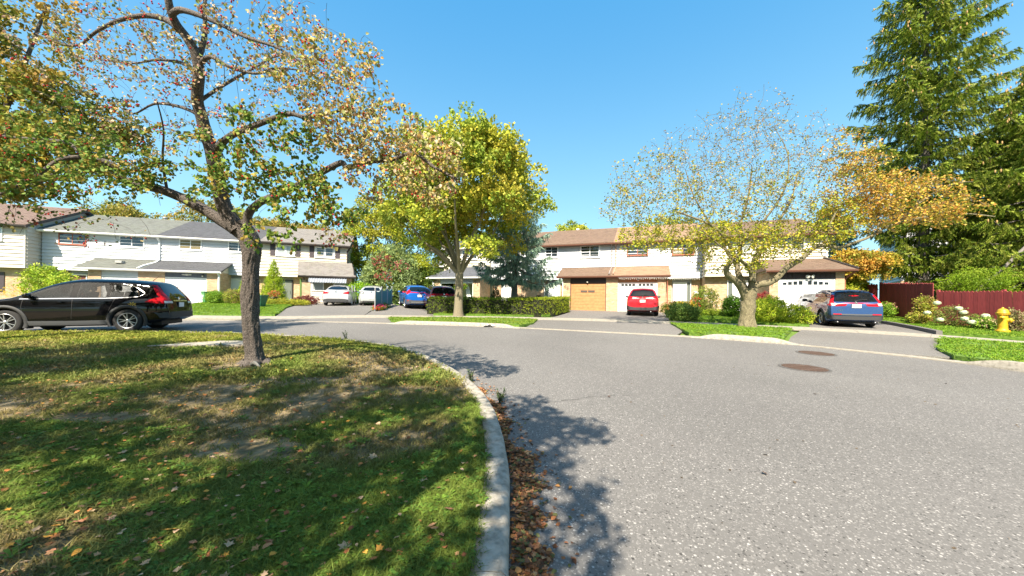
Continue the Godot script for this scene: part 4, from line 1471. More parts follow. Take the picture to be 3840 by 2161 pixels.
func wheel_mesh(root: Node3D, at_pos: Vector3, r: float, w: float, sgn: float, spokes: int, rim_m: Material, dark := false) -> void:
	var t := Transform3D(Basis(Vector3.RIGHT, PI / 2 * sgn), at_pos)  # lathe axis along +-z, outside at +y
	var b := MB.new()
	var h := w * 0.5
	b.lathe([Vector2(r * 0.66, h - 0.01), Vector2(r * 0.74, h), Vector2(r * 0.9, h - 0.006), Vector2(r * 0.975, h - 0.03), Vector2(r, h - 0.06), Vector2(r, -h + 0.06), Vector2(r * 0.97, -h + 0.02), Vector2(r * 0.7, -h), Vector2(r * 0.6, -h)], 36, t)
	var wheel := put(root, "wheel", b, M.tyre)
	var d := MB.new()
	d.lathe([Vector2(0.001, h - 0.09), Vector2(r * 0.58, h - 0.09), Vector2(r * 0.63, h - 0.03)], 28, t)
	put(wheel, "rim_well", d, M.rim_dark)
	var m := MB.new()
	m.lathe([Vector2(r * 0.6, h - 0.035), Vector2(r * 0.62, h - 0.008), Vector2(r * 0.66, h - 0.002), Vector2(r * 0.675, h - 0.012)], 32, t)
	m.lathe([Vector2(0.001, h - 0.02), Vector2(r * 0.1, h - 0.022), Vector2(r * 0.14, h - 0.05)], 14, t)
	put(wheel, "rim", m, rim_m)
	var pr := MB.new()
	for k in spokes:
		for side in [-1.0, 1.0]:
			var a: float = TAU * k / spokes + side * 0.42 / spokes
			var a2: float = TAU * k / spokes + side * 1.1 / spokes
			var dir := Vector3(cos(a), 0, sin(a)) * r * 0.11
			var tip := Vector3(cos(a2), 0, sin(a2)) * r * 0.62
			var wd := (tip - dir).normalized().cross(Vector3.UP) * r * 0.02
			var up0 := Vector3(0, h - 0.028, 0)
			var up1 := Vector3(0, h - 0.02, 0)
			var q := [dir - wd * 1.4 + up0, dir + wd * 1.4 + up0, tip + wd * 1.2 + up1, tip - wd * 1.2 + up1]
			for i in 4:
				q[i] = t * q[i]
			pr.quad(q[0], q[3], q[2], q[1])
			var dn: Vector3 = t.basis * Vector3(0, -0.03, 0)
			pr.quad(q[1] + dn, q[1], q[2], q[2] + dn)
			pr.quad(q[0], q[0] + dn, q[3] + dn, q[3])
	put(wheel, "spokes", pr, rim_m)

func arch(s: Shape, sgn: float, wu: float, wy: float, r0: float, r1: float, off: float, to_low := true) -> MB:
	var rows := []
	var n := 30
	for i in n + 1:
		var a := lerpf(-0.42, PI + 0.42, float(i) / n)
		var row := []
		for r in [r0, r0, lerpf(r0, r1, 0.5), r1, r1]:
			var u: float = wu + cos(a) * r
			var y: float = maxf(wy + sin(a) * r, 0.17)
			var z := s.half(clampf(u, 0.02, s.L - 0.02), maxf(y, 0.3))
			var k := row.size()
			row.append(s.p(u, y, sgn * (z + [-0.16, off, off + 0.006, off, -0.01][k])))
		rows.append(row)
	var b := MB.new()
	b.grid(rows, sgn > 0)
	return b

func strip(s: Shape, sgn: float, pts: Array, w: float, off: float) -> MB:
	var lo := pts.map(func(q): return q - Vector2(0, w))
	return side_patch(s, sgn, pts, lo, off, 18, 1)

func seam(s: Shape, sgn: float, pts: Array, w := 0.009) -> MB:
	var lo := pts.map(func(q): return q + Vector2(w, 0))
	return side_patch(s, sgn, pts, lo, 0.0025, 14, 1)

func v2(a: Array) -> Array:
	var o := []
	for i in range(0, a.size(), 2):
		o.append(Vector2(a[i], a[i + 1]))
	return o

func mir(a: Array) -> Array:
	return a.map(func(q): return Vector2(-q.x, q.y))

func paint(r: float, g: float, b: float, metal := 0.0, rough := 0.25) -> StandardMaterial3D:
	var m := mat(r, g, b, rough, metal, 0.5)
	if metal > 0.0:
		m.clearcoat_enabled = true
		m.clearcoat = 0.8
		m.clearcoat_roughness = 0.03
	return m

# everything every car has; c holds the numbers and materials
func car(called: String, label: String, category: String, where: Vector3, heading: Vector2, s: Shape, c: Dictionary) -> Node3D:
	var root := thing(called, label, category, where, atan2(heading.y, heading.x))
	# lean with the slope of the street
	var fwd := Vector3(heading.x, 0, -heading.y).normalized()
	var ahead := gy(where.x + heading.x, -where.z + heading.y) - gy(where.x - heading.x, -where.z - heading.y)
	root.rotation.z = atan2(ahead, 2.0 * heading.length())
	var ra: float = c.arch
	var wy: float = c.r
	var wheels: Array = c.wheels
	var holes := []
	if c.get("see_through", false):
		for g in c.side_glass:
			var lo := v2(g[1])
			lo.reverse()
			for q in Geometry2D.offset_polygon(PackedVector2Array(v2(g[0]) + lo), -0.03):
				holes.append(q)
	put(root, "body", body_mesh(s, wheels, wy, ra, holes), c.paint)
	if holes:
		seats(root, s)
	var under := MB.new()
	var hw := s.W * 0.5
	under.box(s.p(0.25, 0.2, -hw + 0.25), s.p(s.L - 0.3, 0.85, hw - 0.25))
	put(root, "underbody", under, M.black)
	for wu in wheels:
		for sgn in [-1.0, 1.0]:
			put(root, "wheel_arch", arch(s, sgn, wu, wy, ra - 0.012, ra + c.get("lip", 0.05), 0.012), c.get("arch_m", c.paint))
			wheel_mesh(root, s.p(wu, wy, sgn * (hw - c.get("tuck", 0.13))), c.r, 0.225, sgn, c.get("spokes", 5), c.get("rim", M.rim))
	for sgn in [-1.0, 1.0]:
		for g in c.side_glass:
			put(root, "side_window", side_patch(s, sgn, v2(g[0]), v2(g[1]), 0.006, 20, 6), M.tinted_pane if c.get("see_through", false) else M.car_glass)
		for q in c.get("belt", []):
			put(root, "window_trim", strip(s, sgn, v2(q), 0.022, 0.011), c.get("belt_m", M.chrome))
		for q in c.get("seams", []):
			put(root, "door_seam", seam(s, sgn, v2(q)), M.black)
		for q in c.get("handles", []):
			var hb := MB.new()
			var z := s.half(q[0], q[1])
			hb.ball(s.p(q[0], q[1], sgn * (z + 0.02)), Vector3(0.11, 0.018, 0.022), 10, 6)
			put(root, "door_handle", hb, c.get("handle_m", c.paint))
		if c.has("sill"):
			put(root, "sill", side_patch(s, sgn, v2(c.sill[0]), v2(c.sill[1]), 0.014, 14, 3), c.get("sill_m", M.plastic))
		if c.has("mirror"):
			var mm := MB.new()
			var mu: float = c.mirror[0]
			var my: float = c.mirror[1]
			var z := s.half(mu, my)
			mm.ball(s.p(mu - 0.04, my + 0.05, sgn * (z + 0.13)), Vector3(0.075, 0.075, 0.115), 12, 8)
			mm.tube([s.p(mu, my - 0.02, sgn * (z - 0.02)), s.p(mu - 0.02, my + 0.02, sgn * (z + 0.08))], [0.025, 0.03], 6)
			put(root, "mirror", mm, c.get("mirror_m", c.paint))
		if c.has("head"):
			put(root, "headlight", end_patch(s, v2(c.head[0]) if sgn > 0 else mir(v2(c.head[0])), v2(c.head[1]) if sgn > 0 else mir(v2(c.head[1])), 0.006, true), M.clear_lamp)
		for q in c.get("tail_lamps", []):
			var lamp := put(root, "taillight", end_patch(s, v2(q[0]) if sgn > 0 else mir(v2(q[0])), v2(q[1]) if sgn > 0 else mir(v2(q[1])), 0.012, false, 12, 6), q[2] if q.size() > 2 else M.red_lamp)
			if c.has("lamp_lens"):
				for w in c.lamp_lens:
					put(lamp, "lens", end_patch(s, v2(w[0]) if sgn > 0 else mir(v2(w[0])), v2(w[1]) if sgn > 0 else mir(v2(w[1])), 0.016, false, 8, 3), M.clear_lamp)
		for q in c.get("side_lamps", []):
			put(root, "taillight_wrap", side_patch(s, sgn, v2(q[0]), v2(q[1]), 0.012, 10, 5), q[2] if q.size() > 2 else M.red_lamp)
	if c.has("rear_glass"):
		put(root, "rear_window", end_patch(s, v2(c.rear_glass[0]), v2(c.rear_glass[1]), 0.007, false, 20, 10), M.car_glass)
	put(root, "windscreen", end_patch(s, v2(c.front_glass[0]), v2(c.front_glass[1]), 0.006, true, 20, 10), M.car_glass)
	for q in c.get("rear_bands", []):  # name, upper line, lower line, offset, material
		put(root, q[0], end_patch(s, v2(q[1]), v2(q[2]), q[3], false, 22, 5), q[4])
	if c.has("plate"):
		var py: float = c.plate
		var pu := minf(s.back_u(0.0, py - 0.07), s.back_u(0.0, py + 0.07))
		var pb := MB.new()
		pb.box(s.p(pu - 0.025, py - 0.075, -0.155), s.p(pu - 0.012, py + 0.075, 0.155))
		put(root, "licence_plate", pb, M.plate)
		boxed(root, "plate_frame", s.p(pu - 0.012, py - 0.085, -0.165), s.p(pu + 0.01, py + 0.085, 0.165), M.plastic)
	if c.has("badge"):
		var bu := s.back_u(0.0, c.badge)
		var bb := MB.new()
		bb.lathe([Vector2(0.001, 0.0), Vector2(0.055, 0.0), Vector2(0.06, -0.012)], 12, Transform3D(Basis(Vector3.BACK, PI / 2), s.p(bu - 0.012, c.badge, 0)))
		put(root, "badge", bb, M.chrome)
	if c.has("wiper"):
		var q: Array = c.wiper  # y, half length
		var wpts := []
		for k in 6:
			var z: float = lerpf(-0.05, q[1], k / 5.0)
			wpts.append(s.p(s.back_u(z, q[0] + 0.02 * sin(k)) - 0.03, q[0] + 0.012 * k, z))
		var wb := MB.new()
		wb.tube(wpts, [0.016, 0.014, 0.013, 0.012, 0.011, 0.01], 5)
		put(root, "wiper", wb, M.black)
	if c.has("rails"):
		for sgn in [-1.0, 1.0]:
			var rp := []
			for k in 12:
				var f := k / 11.0
				var u: float = lerpf(c.rails[0], c.rails[1], f)
				var z := s.W * 0.5 * 0.64
				rp.append(s.p(u, s.roof_y(u, z) + 0.012 + 0.05 * sqrt(maxf(sin(PI * f), 0.0)), sgn * z))
			var rb := MB.new()
			rb.tube(rp, rp.map(func(_q): return 0.02), 6)
			put(root, "roof_rail", rb, c.get("rail_m", M.black))
	if c.has("fin"):
		var fb := MB.new()
		var fy := s.roof_y(c.fin, 0.0)
		fb.tube([s.p(c.fin + 0.1, fy, 0), s.p(c.fin, fy + 0.035, 0), s.p(c.fin - 0.06, fy + 0.06, 0)], [0.03, 0.022, 0.004], 6)
		put(root, "aerial", fb, c.paint)
	for z in c.get("exhaust", []):
		var xb := MB.new()
		xb.tube([s.p(0.3, 0.3, z), s.p(0.02, 0.27, z)], [0.035, 0.035], 8)
		put(root, "exhaust", xb, M.metal)
	return root

func seats(root: Node3D, s: Shape) -> void:
	var cloth := mat(0.03, 0.03, 0.032, 0.9)
	for q in [[2.55, 0.38], [2.55, -0.38], [1.55, 0.38], [1.55, -0.38]]:
		var b := MB.new()
		var t := Transform3D(Basis(Vector3.BACK, 0.22), s.p(q[0], 0.85, q[1]))
		b.panel(Vector3(-0.08, -0.1, -0.24), Vector3(0.06, 0.42, 0.24), 0.04, t)
		b.box(Vector3(-0.08, -0.1, -0.24), Vector3(0.0, 0.42, 0.2), t)
		b.ball(t * Vector3(-0.02, 0.53, 0), Vector3(0.06, 0.1, 0.14), 10, 6)
		put(root, "seat", b, cloth)
	var d := MB.new()
	d.box(s.p(3.1, 0.7, -0.72), s.p(3.35, 1.02, 0.72))
	put(root, "dashboard", d, cloth)
	var w := MB.new()
	var pts := []
	for k in 19:
		var a := TAU * k / 18
		pts.append(s.p(3.02 - 0.06 * sin(a), 1.0 + 0.17 * sin(a), -0.38 + 0.18 * cos(a)))
	w.tube(pts, pts.map(func(_q): return 0.015), 6)
	put(root, "steering_wheel", w, cloth)

func suv_shape(l: float, w: float, h: float) -> Shape:
	var s := Shape.new()
	s.L = l
	s.W = w
	s.H = h
	s.sec = v2([0.18, 0.9, 0.3, 0.955, 0.5, 0.99, 0.72, 1.0, 0.92, 0.985, 1.05, 0.95, 1.25, 0.865, 1.5, 0.755, 1.7, 0.69])
	return s

func sedan_shape(l: float, w: float, h: float) -> Shape:
	var s := Shape.new()
	s.L = l
	s.W = w
	s.H = h
	s.sec = v2([0.15, 0.9, 0.25, 0.955, 0.45, 0.99, 0.65, 1.0, 0.8, 0.985, 0.92, 0.945, 1.1, 0.86, 1.3, 0.755, 1.5, 0.66])
	s.round_roof = 0.14
	return s

func cars() -> void:
	# black car along the near side of the road
	var s := suv_shape(4.55, 1.82, 1.65)
	s.top = v2([0.0, 0.62, 0.03, 0.8, 0.06, 0.98, 0.14, 1.16, 0.33, 1.44, 0.42, 1.555, 0.75, 1.615, 1.3, 1.65, 1.9, 1.655, 2.35, 1.62, 2.75, 1.5, 3.2, 1.26, 3.52, 1.09, 3.75, 1.035, 4.1, 0.965, 4.35, 0.87, 4.48, 0.75, 4.55, 0.55])
	s.low = v2([0.0, 0.42, 0.3, 0.3, 0.7, 0.26, 2.2, 0.24, 3.9, 0.24, 4.3, 0.24, 4.55, 0.3])
	s.tail = 0.13
	var black := paint(0.004, 0.004, 0.005, 0.0, 0.05)
	var c := {
		"paint": black, "arch": 0.405, "r": 0.355, "wheels": [0.98, 3.6], "lip": 0.075, "arch_m": M.plastic, "spokes": 5, "see_through": true,
		"side_glass": [
			[[0.62, 1.19, 0.8, 1.36, 1.1, 1.465, 1.4, 1.5], [0.62, 1.15, 0.8, 1.1, 1.1, 1.065, 1.4, 1.055]],
			[[1.45, 1.505, 1.8, 1.515, 2.12, 1.5], [1.45, 1.055, 1.8, 1.05, 2.12, 1.048]],
			[[2.27, 1.485, 2.5, 1.44, 2.8, 1.32, 3.1, 1.17, 3.28, 1.07], [2.27, 1.047, 2.5, 1.042, 2.8, 1.036, 3.1, 1.033, 3.28, 1.03]]],
		"belt": [[0.58, 1.19, 0.72, 1.105, 1.0, 1.075, 1.5, 1.052, 2.3, 1.044, 3.3, 1.025], [0.56, 1.19, 0.66, 1.28, 0.85, 1.42, 1.15, 1.5]],
		"seams": [[1.25, 1.06, 1.34, 0.8, 1.42, 0.6, 1.46, 0.45], [2.2, 1.05, 2.2, 0.7, 2.22, 0.42], [3.22, 1.03, 3.25, 0.8, 3.2, 0.42]],
		"handles": [[1.5, 0.93], [2.45, 0.92]], "mirror": [3.12, 1.05],
		"sill": [[1.4, 0.38, 2.2, 0.37, 3.2, 0.38], [1.4, 0.25, 2.2, 0.24, 3.2, 0.25]], "sill_m": M.plastic_grey,
		"rear_glass": [[-0.52, 1.48, 0.0, 1.52, 0.52, 1.48], [-0.66, 1.13, 0.0, 1.1, 0.66, 1.13]],
		"front_glass": [[-0.55, 1.56, 0.0, 1.6, 0.55, 1.56], [-0.7, 1.1, 0.0, 1.09, 0.7, 1.1]],
		"tail_lamps": [[[0.69, 1.46, 0.74, 1.3, 0.8, 1.12, 0.83, 0.98, 0.84, 0.88], [0.61, 1.46, 0.63, 1.3, 0.64, 1.12, 0.56, 0.98, 0.5, 0.88]]],
		"side_lamps": [[[0.14, 1.1, 0.3, 1.06, 0.52, 0.97], [0.1, 0.88, 0.3, 0.885, 0.56, 0.93]], [[0.30, 1.4, 0.42, 1.38], [0.12, 1.08, 0.24, 1.06]]],
		"lamp_lens": [[[0.5, 0.955, 0.84, 0.955], [0.5, 0.885, 0.84, 0.885]]],
		"rear_bands": [["bumper", [-0.9, 0.6, 0.0, 0.62, 0.9, 0.6], [-0.86, 0.42, 0.0, 0.42, 0.86, 0.42], 0.02, M.plastic], ["chrome_strip", [-0.45, 0.985, 0.45, 0.985], [-0.45, 0.945, 0.45, 0.945], 0.02, M.chrome]],
		"plate": 0.84, "badge": 1.04, "head": [[0.5, 0.9, 0.86, 0.88], [0.45, 0.72, 0.87, 0.74]],
	}
	var root := car("suv", "glossy black car on the road behind the near lawn, with a yellow flower sticker", "car", at(-13.35, 11.35), Vector2(-0.93, -0.36), s, c)
	# sticker, aerial rod, exhaust
	var st := MB.new()
	for k in 7:
		var a := TAU * k / 7
		var ctr := Vector2(0.85 + cos(a) * 0.06, 0.86 + sin(a) * 0.045)
		var rows := []
		for i in 5:
			var row := []
			for j in 3:
				var d := Vector2(cos(a), sin(a)) * (i - 2) * 0.02 + Vector2(-sin(a), cos(a)) * (j - 1) * 0.012 * (1.0 - absf(i - 2) * 0.4)
				row.append(s.p(ctr.x + d.x, ctr.y + d.y, -s.half(ctr.x + d.x, ctr.y + d.y) - 0.004))
			rows.append(row)
		st.grid(rows)
	put(root, "flower_sticker", st, mat(0.55, 0.38, 0.06, 0.5))
	var ae := MB.new()
	ae.tube([s.p(0.75, 1.63, 0), s.p(0.6, 1.78, 0)], [0.012, 0.005], 5)
	put(root, "aerial", ae, M.black)
	var mf := MB.new()
	mf.box(s.p(3.15, 0.16, -0.86), s.p(3.17, 0.42, -0.66))
	mf.box(s.p(0.5, 0.2, -0.84), s.p(0.52, 0.42, -0.64))
	put(root, "mudflap", mf, M.plastic)
	var cal := MB.new()
	cal.box(s.p(0.82, 0.38, -0.745), s.p(0.9, 0.5, -0.735))
	put(root, "brake_caliper", cal, mat(0.4, 0.02, 0.01, 0.4))

	# dark blue car on the right driveway
	s = suv_shape(4.69, 1.87, 1.68)
	s.top = v2([0.0, 0.6, 0.03, 0.85, 0.06, 1.05, 0.14, 1.17, 0.4, 1.48, 0.5, 1.59, 0.85, 1.65, 1.5, 1.685, 2.1, 1.68, 2.5, 1.63, 2.9, 1.47, 3.35, 1.2, 3.55, 1.11, 4.2, 1.02, 4.5, 0.92, 4.63, 0.8, 4.69, 0.55])
	s.low = v2([0.0, 0.42, 0.25, 0.3, 0.7, 0.24, 2.2, 0.23, 4.2, 0.23, 4.69, 0.28])
	s.tail = 0.1
	s.tail_r = 0.45
	var navy := paint(0.035, 0.085, 0.22, 0.3)
	c = {
		"paint": navy, "arch": 0.405, "r": 0.36, "wheels": [1.02, 3.72], "lip": 0.07, "arch_m": M.plastic, "spokes": 5, "tuck": 0.12,
		"side_glass": [[[0.75, 1.3, 0.95, 1.42, 1.3, 1.5, 1.42, 1.51], [0.72, 1.2, 0.95, 1.13, 1.3, 1.1, 1.42, 1.1]], [[1.48, 1.52, 1.9, 1.535, 2.2, 1.525], [1.48, 1.1, 1.9, 1.09, 2.2, 1.085]], [[2.32, 1.515, 2.55, 1.46, 2.9, 1.32, 3.3, 1.12], [2.32, 1.085, 2.55, 1.08, 2.9, 1.08, 3.3, 1.075]]],
		"belt": [[0.6, 1.2, 1.0, 1.105, 2.0, 1.07, 3.35, 1.065]], "belt_m": M.chrome,
		"seams": [[1.3, 1.1, 1.4, 0.8, 1.5, 0.45], [2.26, 1.08, 2.26, 0.42], [3.3, 1.05, 3.3, 0.42]],
		"handles": [[1.6, 0.96], [2.5, 0.95]], "mirror": [3.1, 1.08], "mirror_m": M.black,
		"sill": [[1.44, 0.36, 3.3, 0.36], [1.44, 0.23, 3.3, 0.23]],
		"rear_glass": [[-0.6, 1.535, 0.0, 1.56, 0.6, 1.535], [-0.74, 1.16, 0.0, 1.14, 0.74, 1.16]],
		"front_glass": [[-0.55, 1.58, 0.0, 1.62, 0.55, 1.58], [-0.72, 1.15, 0.0, 1.13, 0.72, 1.15]],
		"tail_lamps": [[[0.74, 1.46, 0.79, 1.3, 0.85, 1.12, 0.885, 1.02], [0.68, 1.46, 0.745, 1.3, 0.74, 1.08, 0.7, 0.96]], [[0.3, 1.05, 0.5, 1.06, 0.72, 1.07], [0.36, 0.97, 0.5, 0.965, 0.72, 0.955]]],
		"side_lamps": [[[0.07, 1.12, 0.3, 1.05], [0.06, 0.97, 0.34, 1.0]], [[0.35, 1.45, 0.46, 1.42], [0.16, 1.14, 0.22, 1.1]]],
		"lamp_lens": [[[0.68, 1.09, 0.84, 1.09], [0.7, 0.98, 0.84, 0.98]]],
		"rear_bands": [["bumper", [-0.93, 0.56, -0.5, 0.53, 0.5, 0.53, 0.93, 0.56], [-0.9, 0.38, 0.0, 0.36, 0.9, 0.38], 0.03, M.plastic], ["bumper_strip", [-0.8, 0.63, 0.0, 0.62, 0.8, 0.63], [-0.8, 0.57, 0.0, 0.56, 0.8, 0.57], 0.024, M.plastic_grey], ["reflector", [0.5, 0.625, 0.78, 0.63], [0.5, 0.585, 0.78, 0.59], 0.035, M.red_lamp], ["reflector", [-0.78, 0.63, -0.5, 0.625], [-0.78, 0.59, -0.5, 0.585], 0.035, M.red_lamp], ["spoiler", [-0.62, 1.64, 0.0, 1.66, 0.62, 1.64], [-0.62, 1.57, 0.0, 1.585, 0.62, 1.57], 0.06, navy]],
		"plate": 0.97, "badge": 1.1, "wiper": [1.2, 0.38], "fin": 0.85, "exhaust": [-0.62, 0.62], "head": [[0.5, 0.92, 0.88, 0.9], [0.45, 0.8, 0.88, 0.8]],
	}
	root = car("suv", "dark blue car on the driveway beside the red fence", "car", at(15.85, 17.55, 0.03), Vector2(0.42, 0.907), s, c)
	var tm := TextMesh.new()
	tm.text = "CR-V"
	var fo := SystemFont.new()
	fo.font_names = PackedStringArray(["Droid Sans"])
	tm.font = fo
	tm.font_size = 32
	tm.pixel_size = 0.0028
	tm.depth = 0.006
	var lo := part(root, "lettering", tm, M.chrome)
	lo.position = s.p(s.back_u(-0.55, 0.8) - 0.008, 0.78, -0.55)
	lo.rotation.y = -PI / 2

	# sedan in front of it
	s = sedan_shape(4.85, 1.84, 1.45)
	s.top = v2([0.0, 0.55, 0.04, 0.85, 0.09, 1.04, 0.35, 1.085, 0.65, 1.11, 1.2, 1.33, 1.7, 1.44, 2.2, 1.45, 2.7, 1.4, 3.2, 1.18, 3.55, 1.0, 4.2, 0.92, 4.6, 0.8, 4.8, 0.66, 4.85, 0.5])
	s.low = v2([0.0, 0.36, 0.3, 0.24, 2.2, 0.18, 4.4, 0.18, 4.85, 0.24])
	s.tail = 0.16
	var grey := paint(0.13, 0.14, 0.165, 0.6, 0.3)
	c = {
		"paint": grey, "arch": 0.37, "r": 0.33, "wheels": [1.05, 3.85], "lip": 0.02, "spokes": 5,
		"side_glass": [[[0.85, 1.12, 1.3, 1.3, 1.7, 1.37, 2.1, 1.38], [0.85, 1.08, 1.3, 1.0, 1.7, 0.985, 2.1, 0.98]], [[2.2, 1.38, 2.6, 1.34, 3.0, 1.2, 3.3, 1.04], [2.2, 0.98, 2.6, 0.975, 3.0, 0.97, 3.3, 0.965]]],
		"belt": [[0.8, 1.1, 1.3, 0.99, 2.2, 0.968, 3.3, 0.955]], "seams": [[1.2, 1.0, 1.4, 0.7, 1.5, 0.35], [2.15, 0.98, 2.15, 0.35], [3.3, 0.96, 3.3, 0.35]],
		"handles": [[1.6, 0.87], [2.5, 0.86]], "mirror": [3.15, 0.98],
		"rear_glass": [[-0.5, 1.36, 0.0, 1.39, 0.5, 1.36], [-0.66, 1.14, 0.0, 1.13, 0.66, 1.14]],
		"front_glass": [[-0.5, 1.36, 0.5, 1.36], [-0.66, 1.03, 0.66, 1.03]],
		"tail_lamps": [[[0.45, 0.98, 0.78, 1.0], [0.5, 0.86, 0.78, 0.82]]], "plate": 0.75, "badge": 0.98, "fin": 1.7,
	}
	car("sedan", "grey sedan in front of the dark blue car, close to the white garage door", "car", at(18.0, 21.7, 0.03), Vector2(0.42, 0.907), s, c)

	# red car before the white garage door
	s = suv_shape(4.57, 1.85, 1.66)
	s.top = v2([0.0, 0.6, 0.03, 0.85, 0.07, 1.06, 0.16, 1.2, 0.35, 1.5, 0.45, 1.6, 0.8, 1.65, 1.5, 1.67, 2.1, 1.66, 2.5, 1.6, 3.0, 1.36, 3.45, 1.12, 4.1, 1.0, 4.4, 0.88, 4.57, 0.55])
	s.low = v2([0.0, 0.4, 0.3, 0.28, 2.2, 0.22, 4.3, 0.22, 4.57, 0.28])
	s.tail = 0.12
	var red := paint(0.4, 0.01, 0.02, 0.1)
	c = {
		"paint": red, "arch": 0.4, "r": 0.35, "wheels": [0.95, 3.6], "lip": 0.06, "arch_m": M.plastic, "spokes": 5,
		"side_glass": [[[0.75, 1.3, 1.1, 1.48, 1.5, 1.52], [0.75, 1.15, 1.1, 1.1, 1.5, 1.09]], [[1.55, 1.525, 2.15, 1.53], [1.55, 1.085, 2.15, 1.08]], [[2.25, 1.52, 2.6, 1.42, 3.2, 1.12], [2.25, 1.08, 2.6, 1.07, 3.2, 1.07]]],
		"mirror": [3.05, 1.08], "handles": [[1.5, 0.95], [2.4, 0.94]], "mirror_m": M.plastic_grey,
		"rear_glass": [[-0.58, 1.52, 0.0, 1.55, 0.58, 1.52], [-0.74, 1.18, 0.0, 1.16, 0.74, 1.18]],
		"front_glass": [[-0.55, 1.56, 0.55, 1.56], [-0.7, 1.15, 0.7, 1.15]],
		"tail_lamps": [[[0.58, 1.14, 0.72, 1.18, 0.86, 1.2], [0.6, 1.02, 0.75, 0.95, 0.88, 0.92]], [[0.36, 1.1, 0.56, 1.13], [0.4, 1.04, 0.56, 1.04], M.clear_lamp]],
		"side_lamps": [[[0.08, 1.18, 0.35, 1.15], [0.06, 0.94, 0.36, 1.04]]],
		"rear_bands": [["bumper", [-0.92, 0.62, -0.5, 0.52, 0.5, 0.52, 0.92, 0.62], [-0.88, 0.36, 0.0, 0.34, 0.88, 0.36], 0.03, M.plastic], ["spoiler", [-0.6, 1.64, 0.0, 1.66, 0.6, 1.64], [-0.6, 1.56, 0.0, 1.58, 0.6, 1.56], 0.07, red]],
		"plate": 0.9, "badge": 1.1, "wiper": [1.22, 0.3], "rails": [0.7, 2.3], "rail_m": M.metal, "exhaust": [0.45],
	}
	car("suv", "bright red car before the white garage door with small windows", "car", at(8.55, 23.4, 0.03), Vector2(0.342, 0.94), s, c)

	# bright blue crossover
	s = suv_shape(4.4, 1.81, 1.64)
	s.top = v2([0.0, 0.6, 0.03, 0.85, 0.07, 1.06, 0.18, 1.16, 0.5, 1.4, 0.75, 1.53, 1.1, 1.6, 1.7, 1.64, 2.2, 1.63, 2.6, 1.54, 3.1, 1.28, 3.4, 1.1, 4.0, 1.0, 4.3, 0.85, 4.4, 0.55])
	s.low = v2([0.0, 0.42, 0.3, 0.3, 2.2, 0.24, 4.1, 0.24, 4.4, 0.3])
	var blue := paint(0.008, 0.12, 0.48, 0.25)
	c = {
		"paint": blue, "arch": 0.395, "r": 0.35, "wheels": [0.9, 3.57], "lip": 0.06, "arch_m": M.plastic, "spokes": 5,
		"side_glass": [[[0.85, 1.32, 1.1, 1.44, 1.5, 1.49], [0.8, 1.2, 1.1, 1.12, 1.5, 1.08]], [[1.55, 1.495, 2.1, 1.5], [1.55, 1.08, 2.1, 1.06]], [[2.2, 1.49, 2.6, 1.4, 3.1, 1.14], [2.2, 1.06, 2.6, 1.05, 3.1, 1.05]]],
		"mirror": [2.95, 1.06], "handles": [[1.5, 0.95], [2.35, 0.94]],
		"rear_glass": [[-0.55, 1.5, 0.0, 1.53, 0.55, 1.5], [-0.7, 1.22, 0.0, 1.2, 0.7, 1.22]],
		"front_glass": [[-0.55, 1.52, 0.55, 1.52], [-0.7, 1.12, 0.7, 1.12]],
		"tail_lamps": [[[0.64, 1.34, 0.75, 1.24, 0.86, 1.14], [0.56, 1.17, 0.66, 1.11, 0.86, 1.05]], [[0.62, 0.64, 0.84, 0.66], [0.66, 0.54, 0.84, 0.54]]],
		"side_lamps": [[[0.1, 1.16, 0.4, 1.12], [0.08, 1.02, 0.4, 1.06]]],
		"rear_bands": [["bumper", [-0.9, 0.66, -0.4, 0.6, 0.4, 0.6, 0.9, 0.66], [-0.86, 0.38, 0.0, 0.38, 0.86, 0.38], 0.025, M.plastic_grey], ["bumper_strip", [-0.6, 0.5, 0.6, 0.5], [-0.55, 0.44, 0.55, 0.44], 0.04, M.metal], ["glass_bar", [-0.6, 1.17, 0.0, 1.15, 0.6, 1.17], [-0.58, 1.12, 0.0, 1.1, 0.58, 1.12], 0.02, M.red_lamp]],
		"plate": 0.92, "badge": 1.05, "fin": 1.1, "exhaust": [0.5],
	}
	car("crossover", "bright blue car parked beside the teal slatted fence", "car", at(-7.25, 26.5, 0.03), Vector2(-0.42, 0.907), s, c)

	# maroon car beside it
	s = suv_shape(4.52, 1.84, 1.68)
	s.top = v2([0.0, 0.6, 0.03, 0.85, 0.07, 1.08, 0.15, 1.2, 0.36, 1.5, 0.46, 1.6, 0.8, 1.66, 1.5, 1.685, 2.1, 1.67, 2.5, 1.6, 3.0, 1.36, 3.4, 1.13, 4.1, 1.02, 4.4, 0.88, 4.52, 0.55])
	s.low = v2([0.0, 0.4, 0.3, 0.28, 2.2, 0.22, 4.3, 0.22, 4.52, 0.28])
	var maroon := paint(0.2, 0.008, 0.03, 0.2)
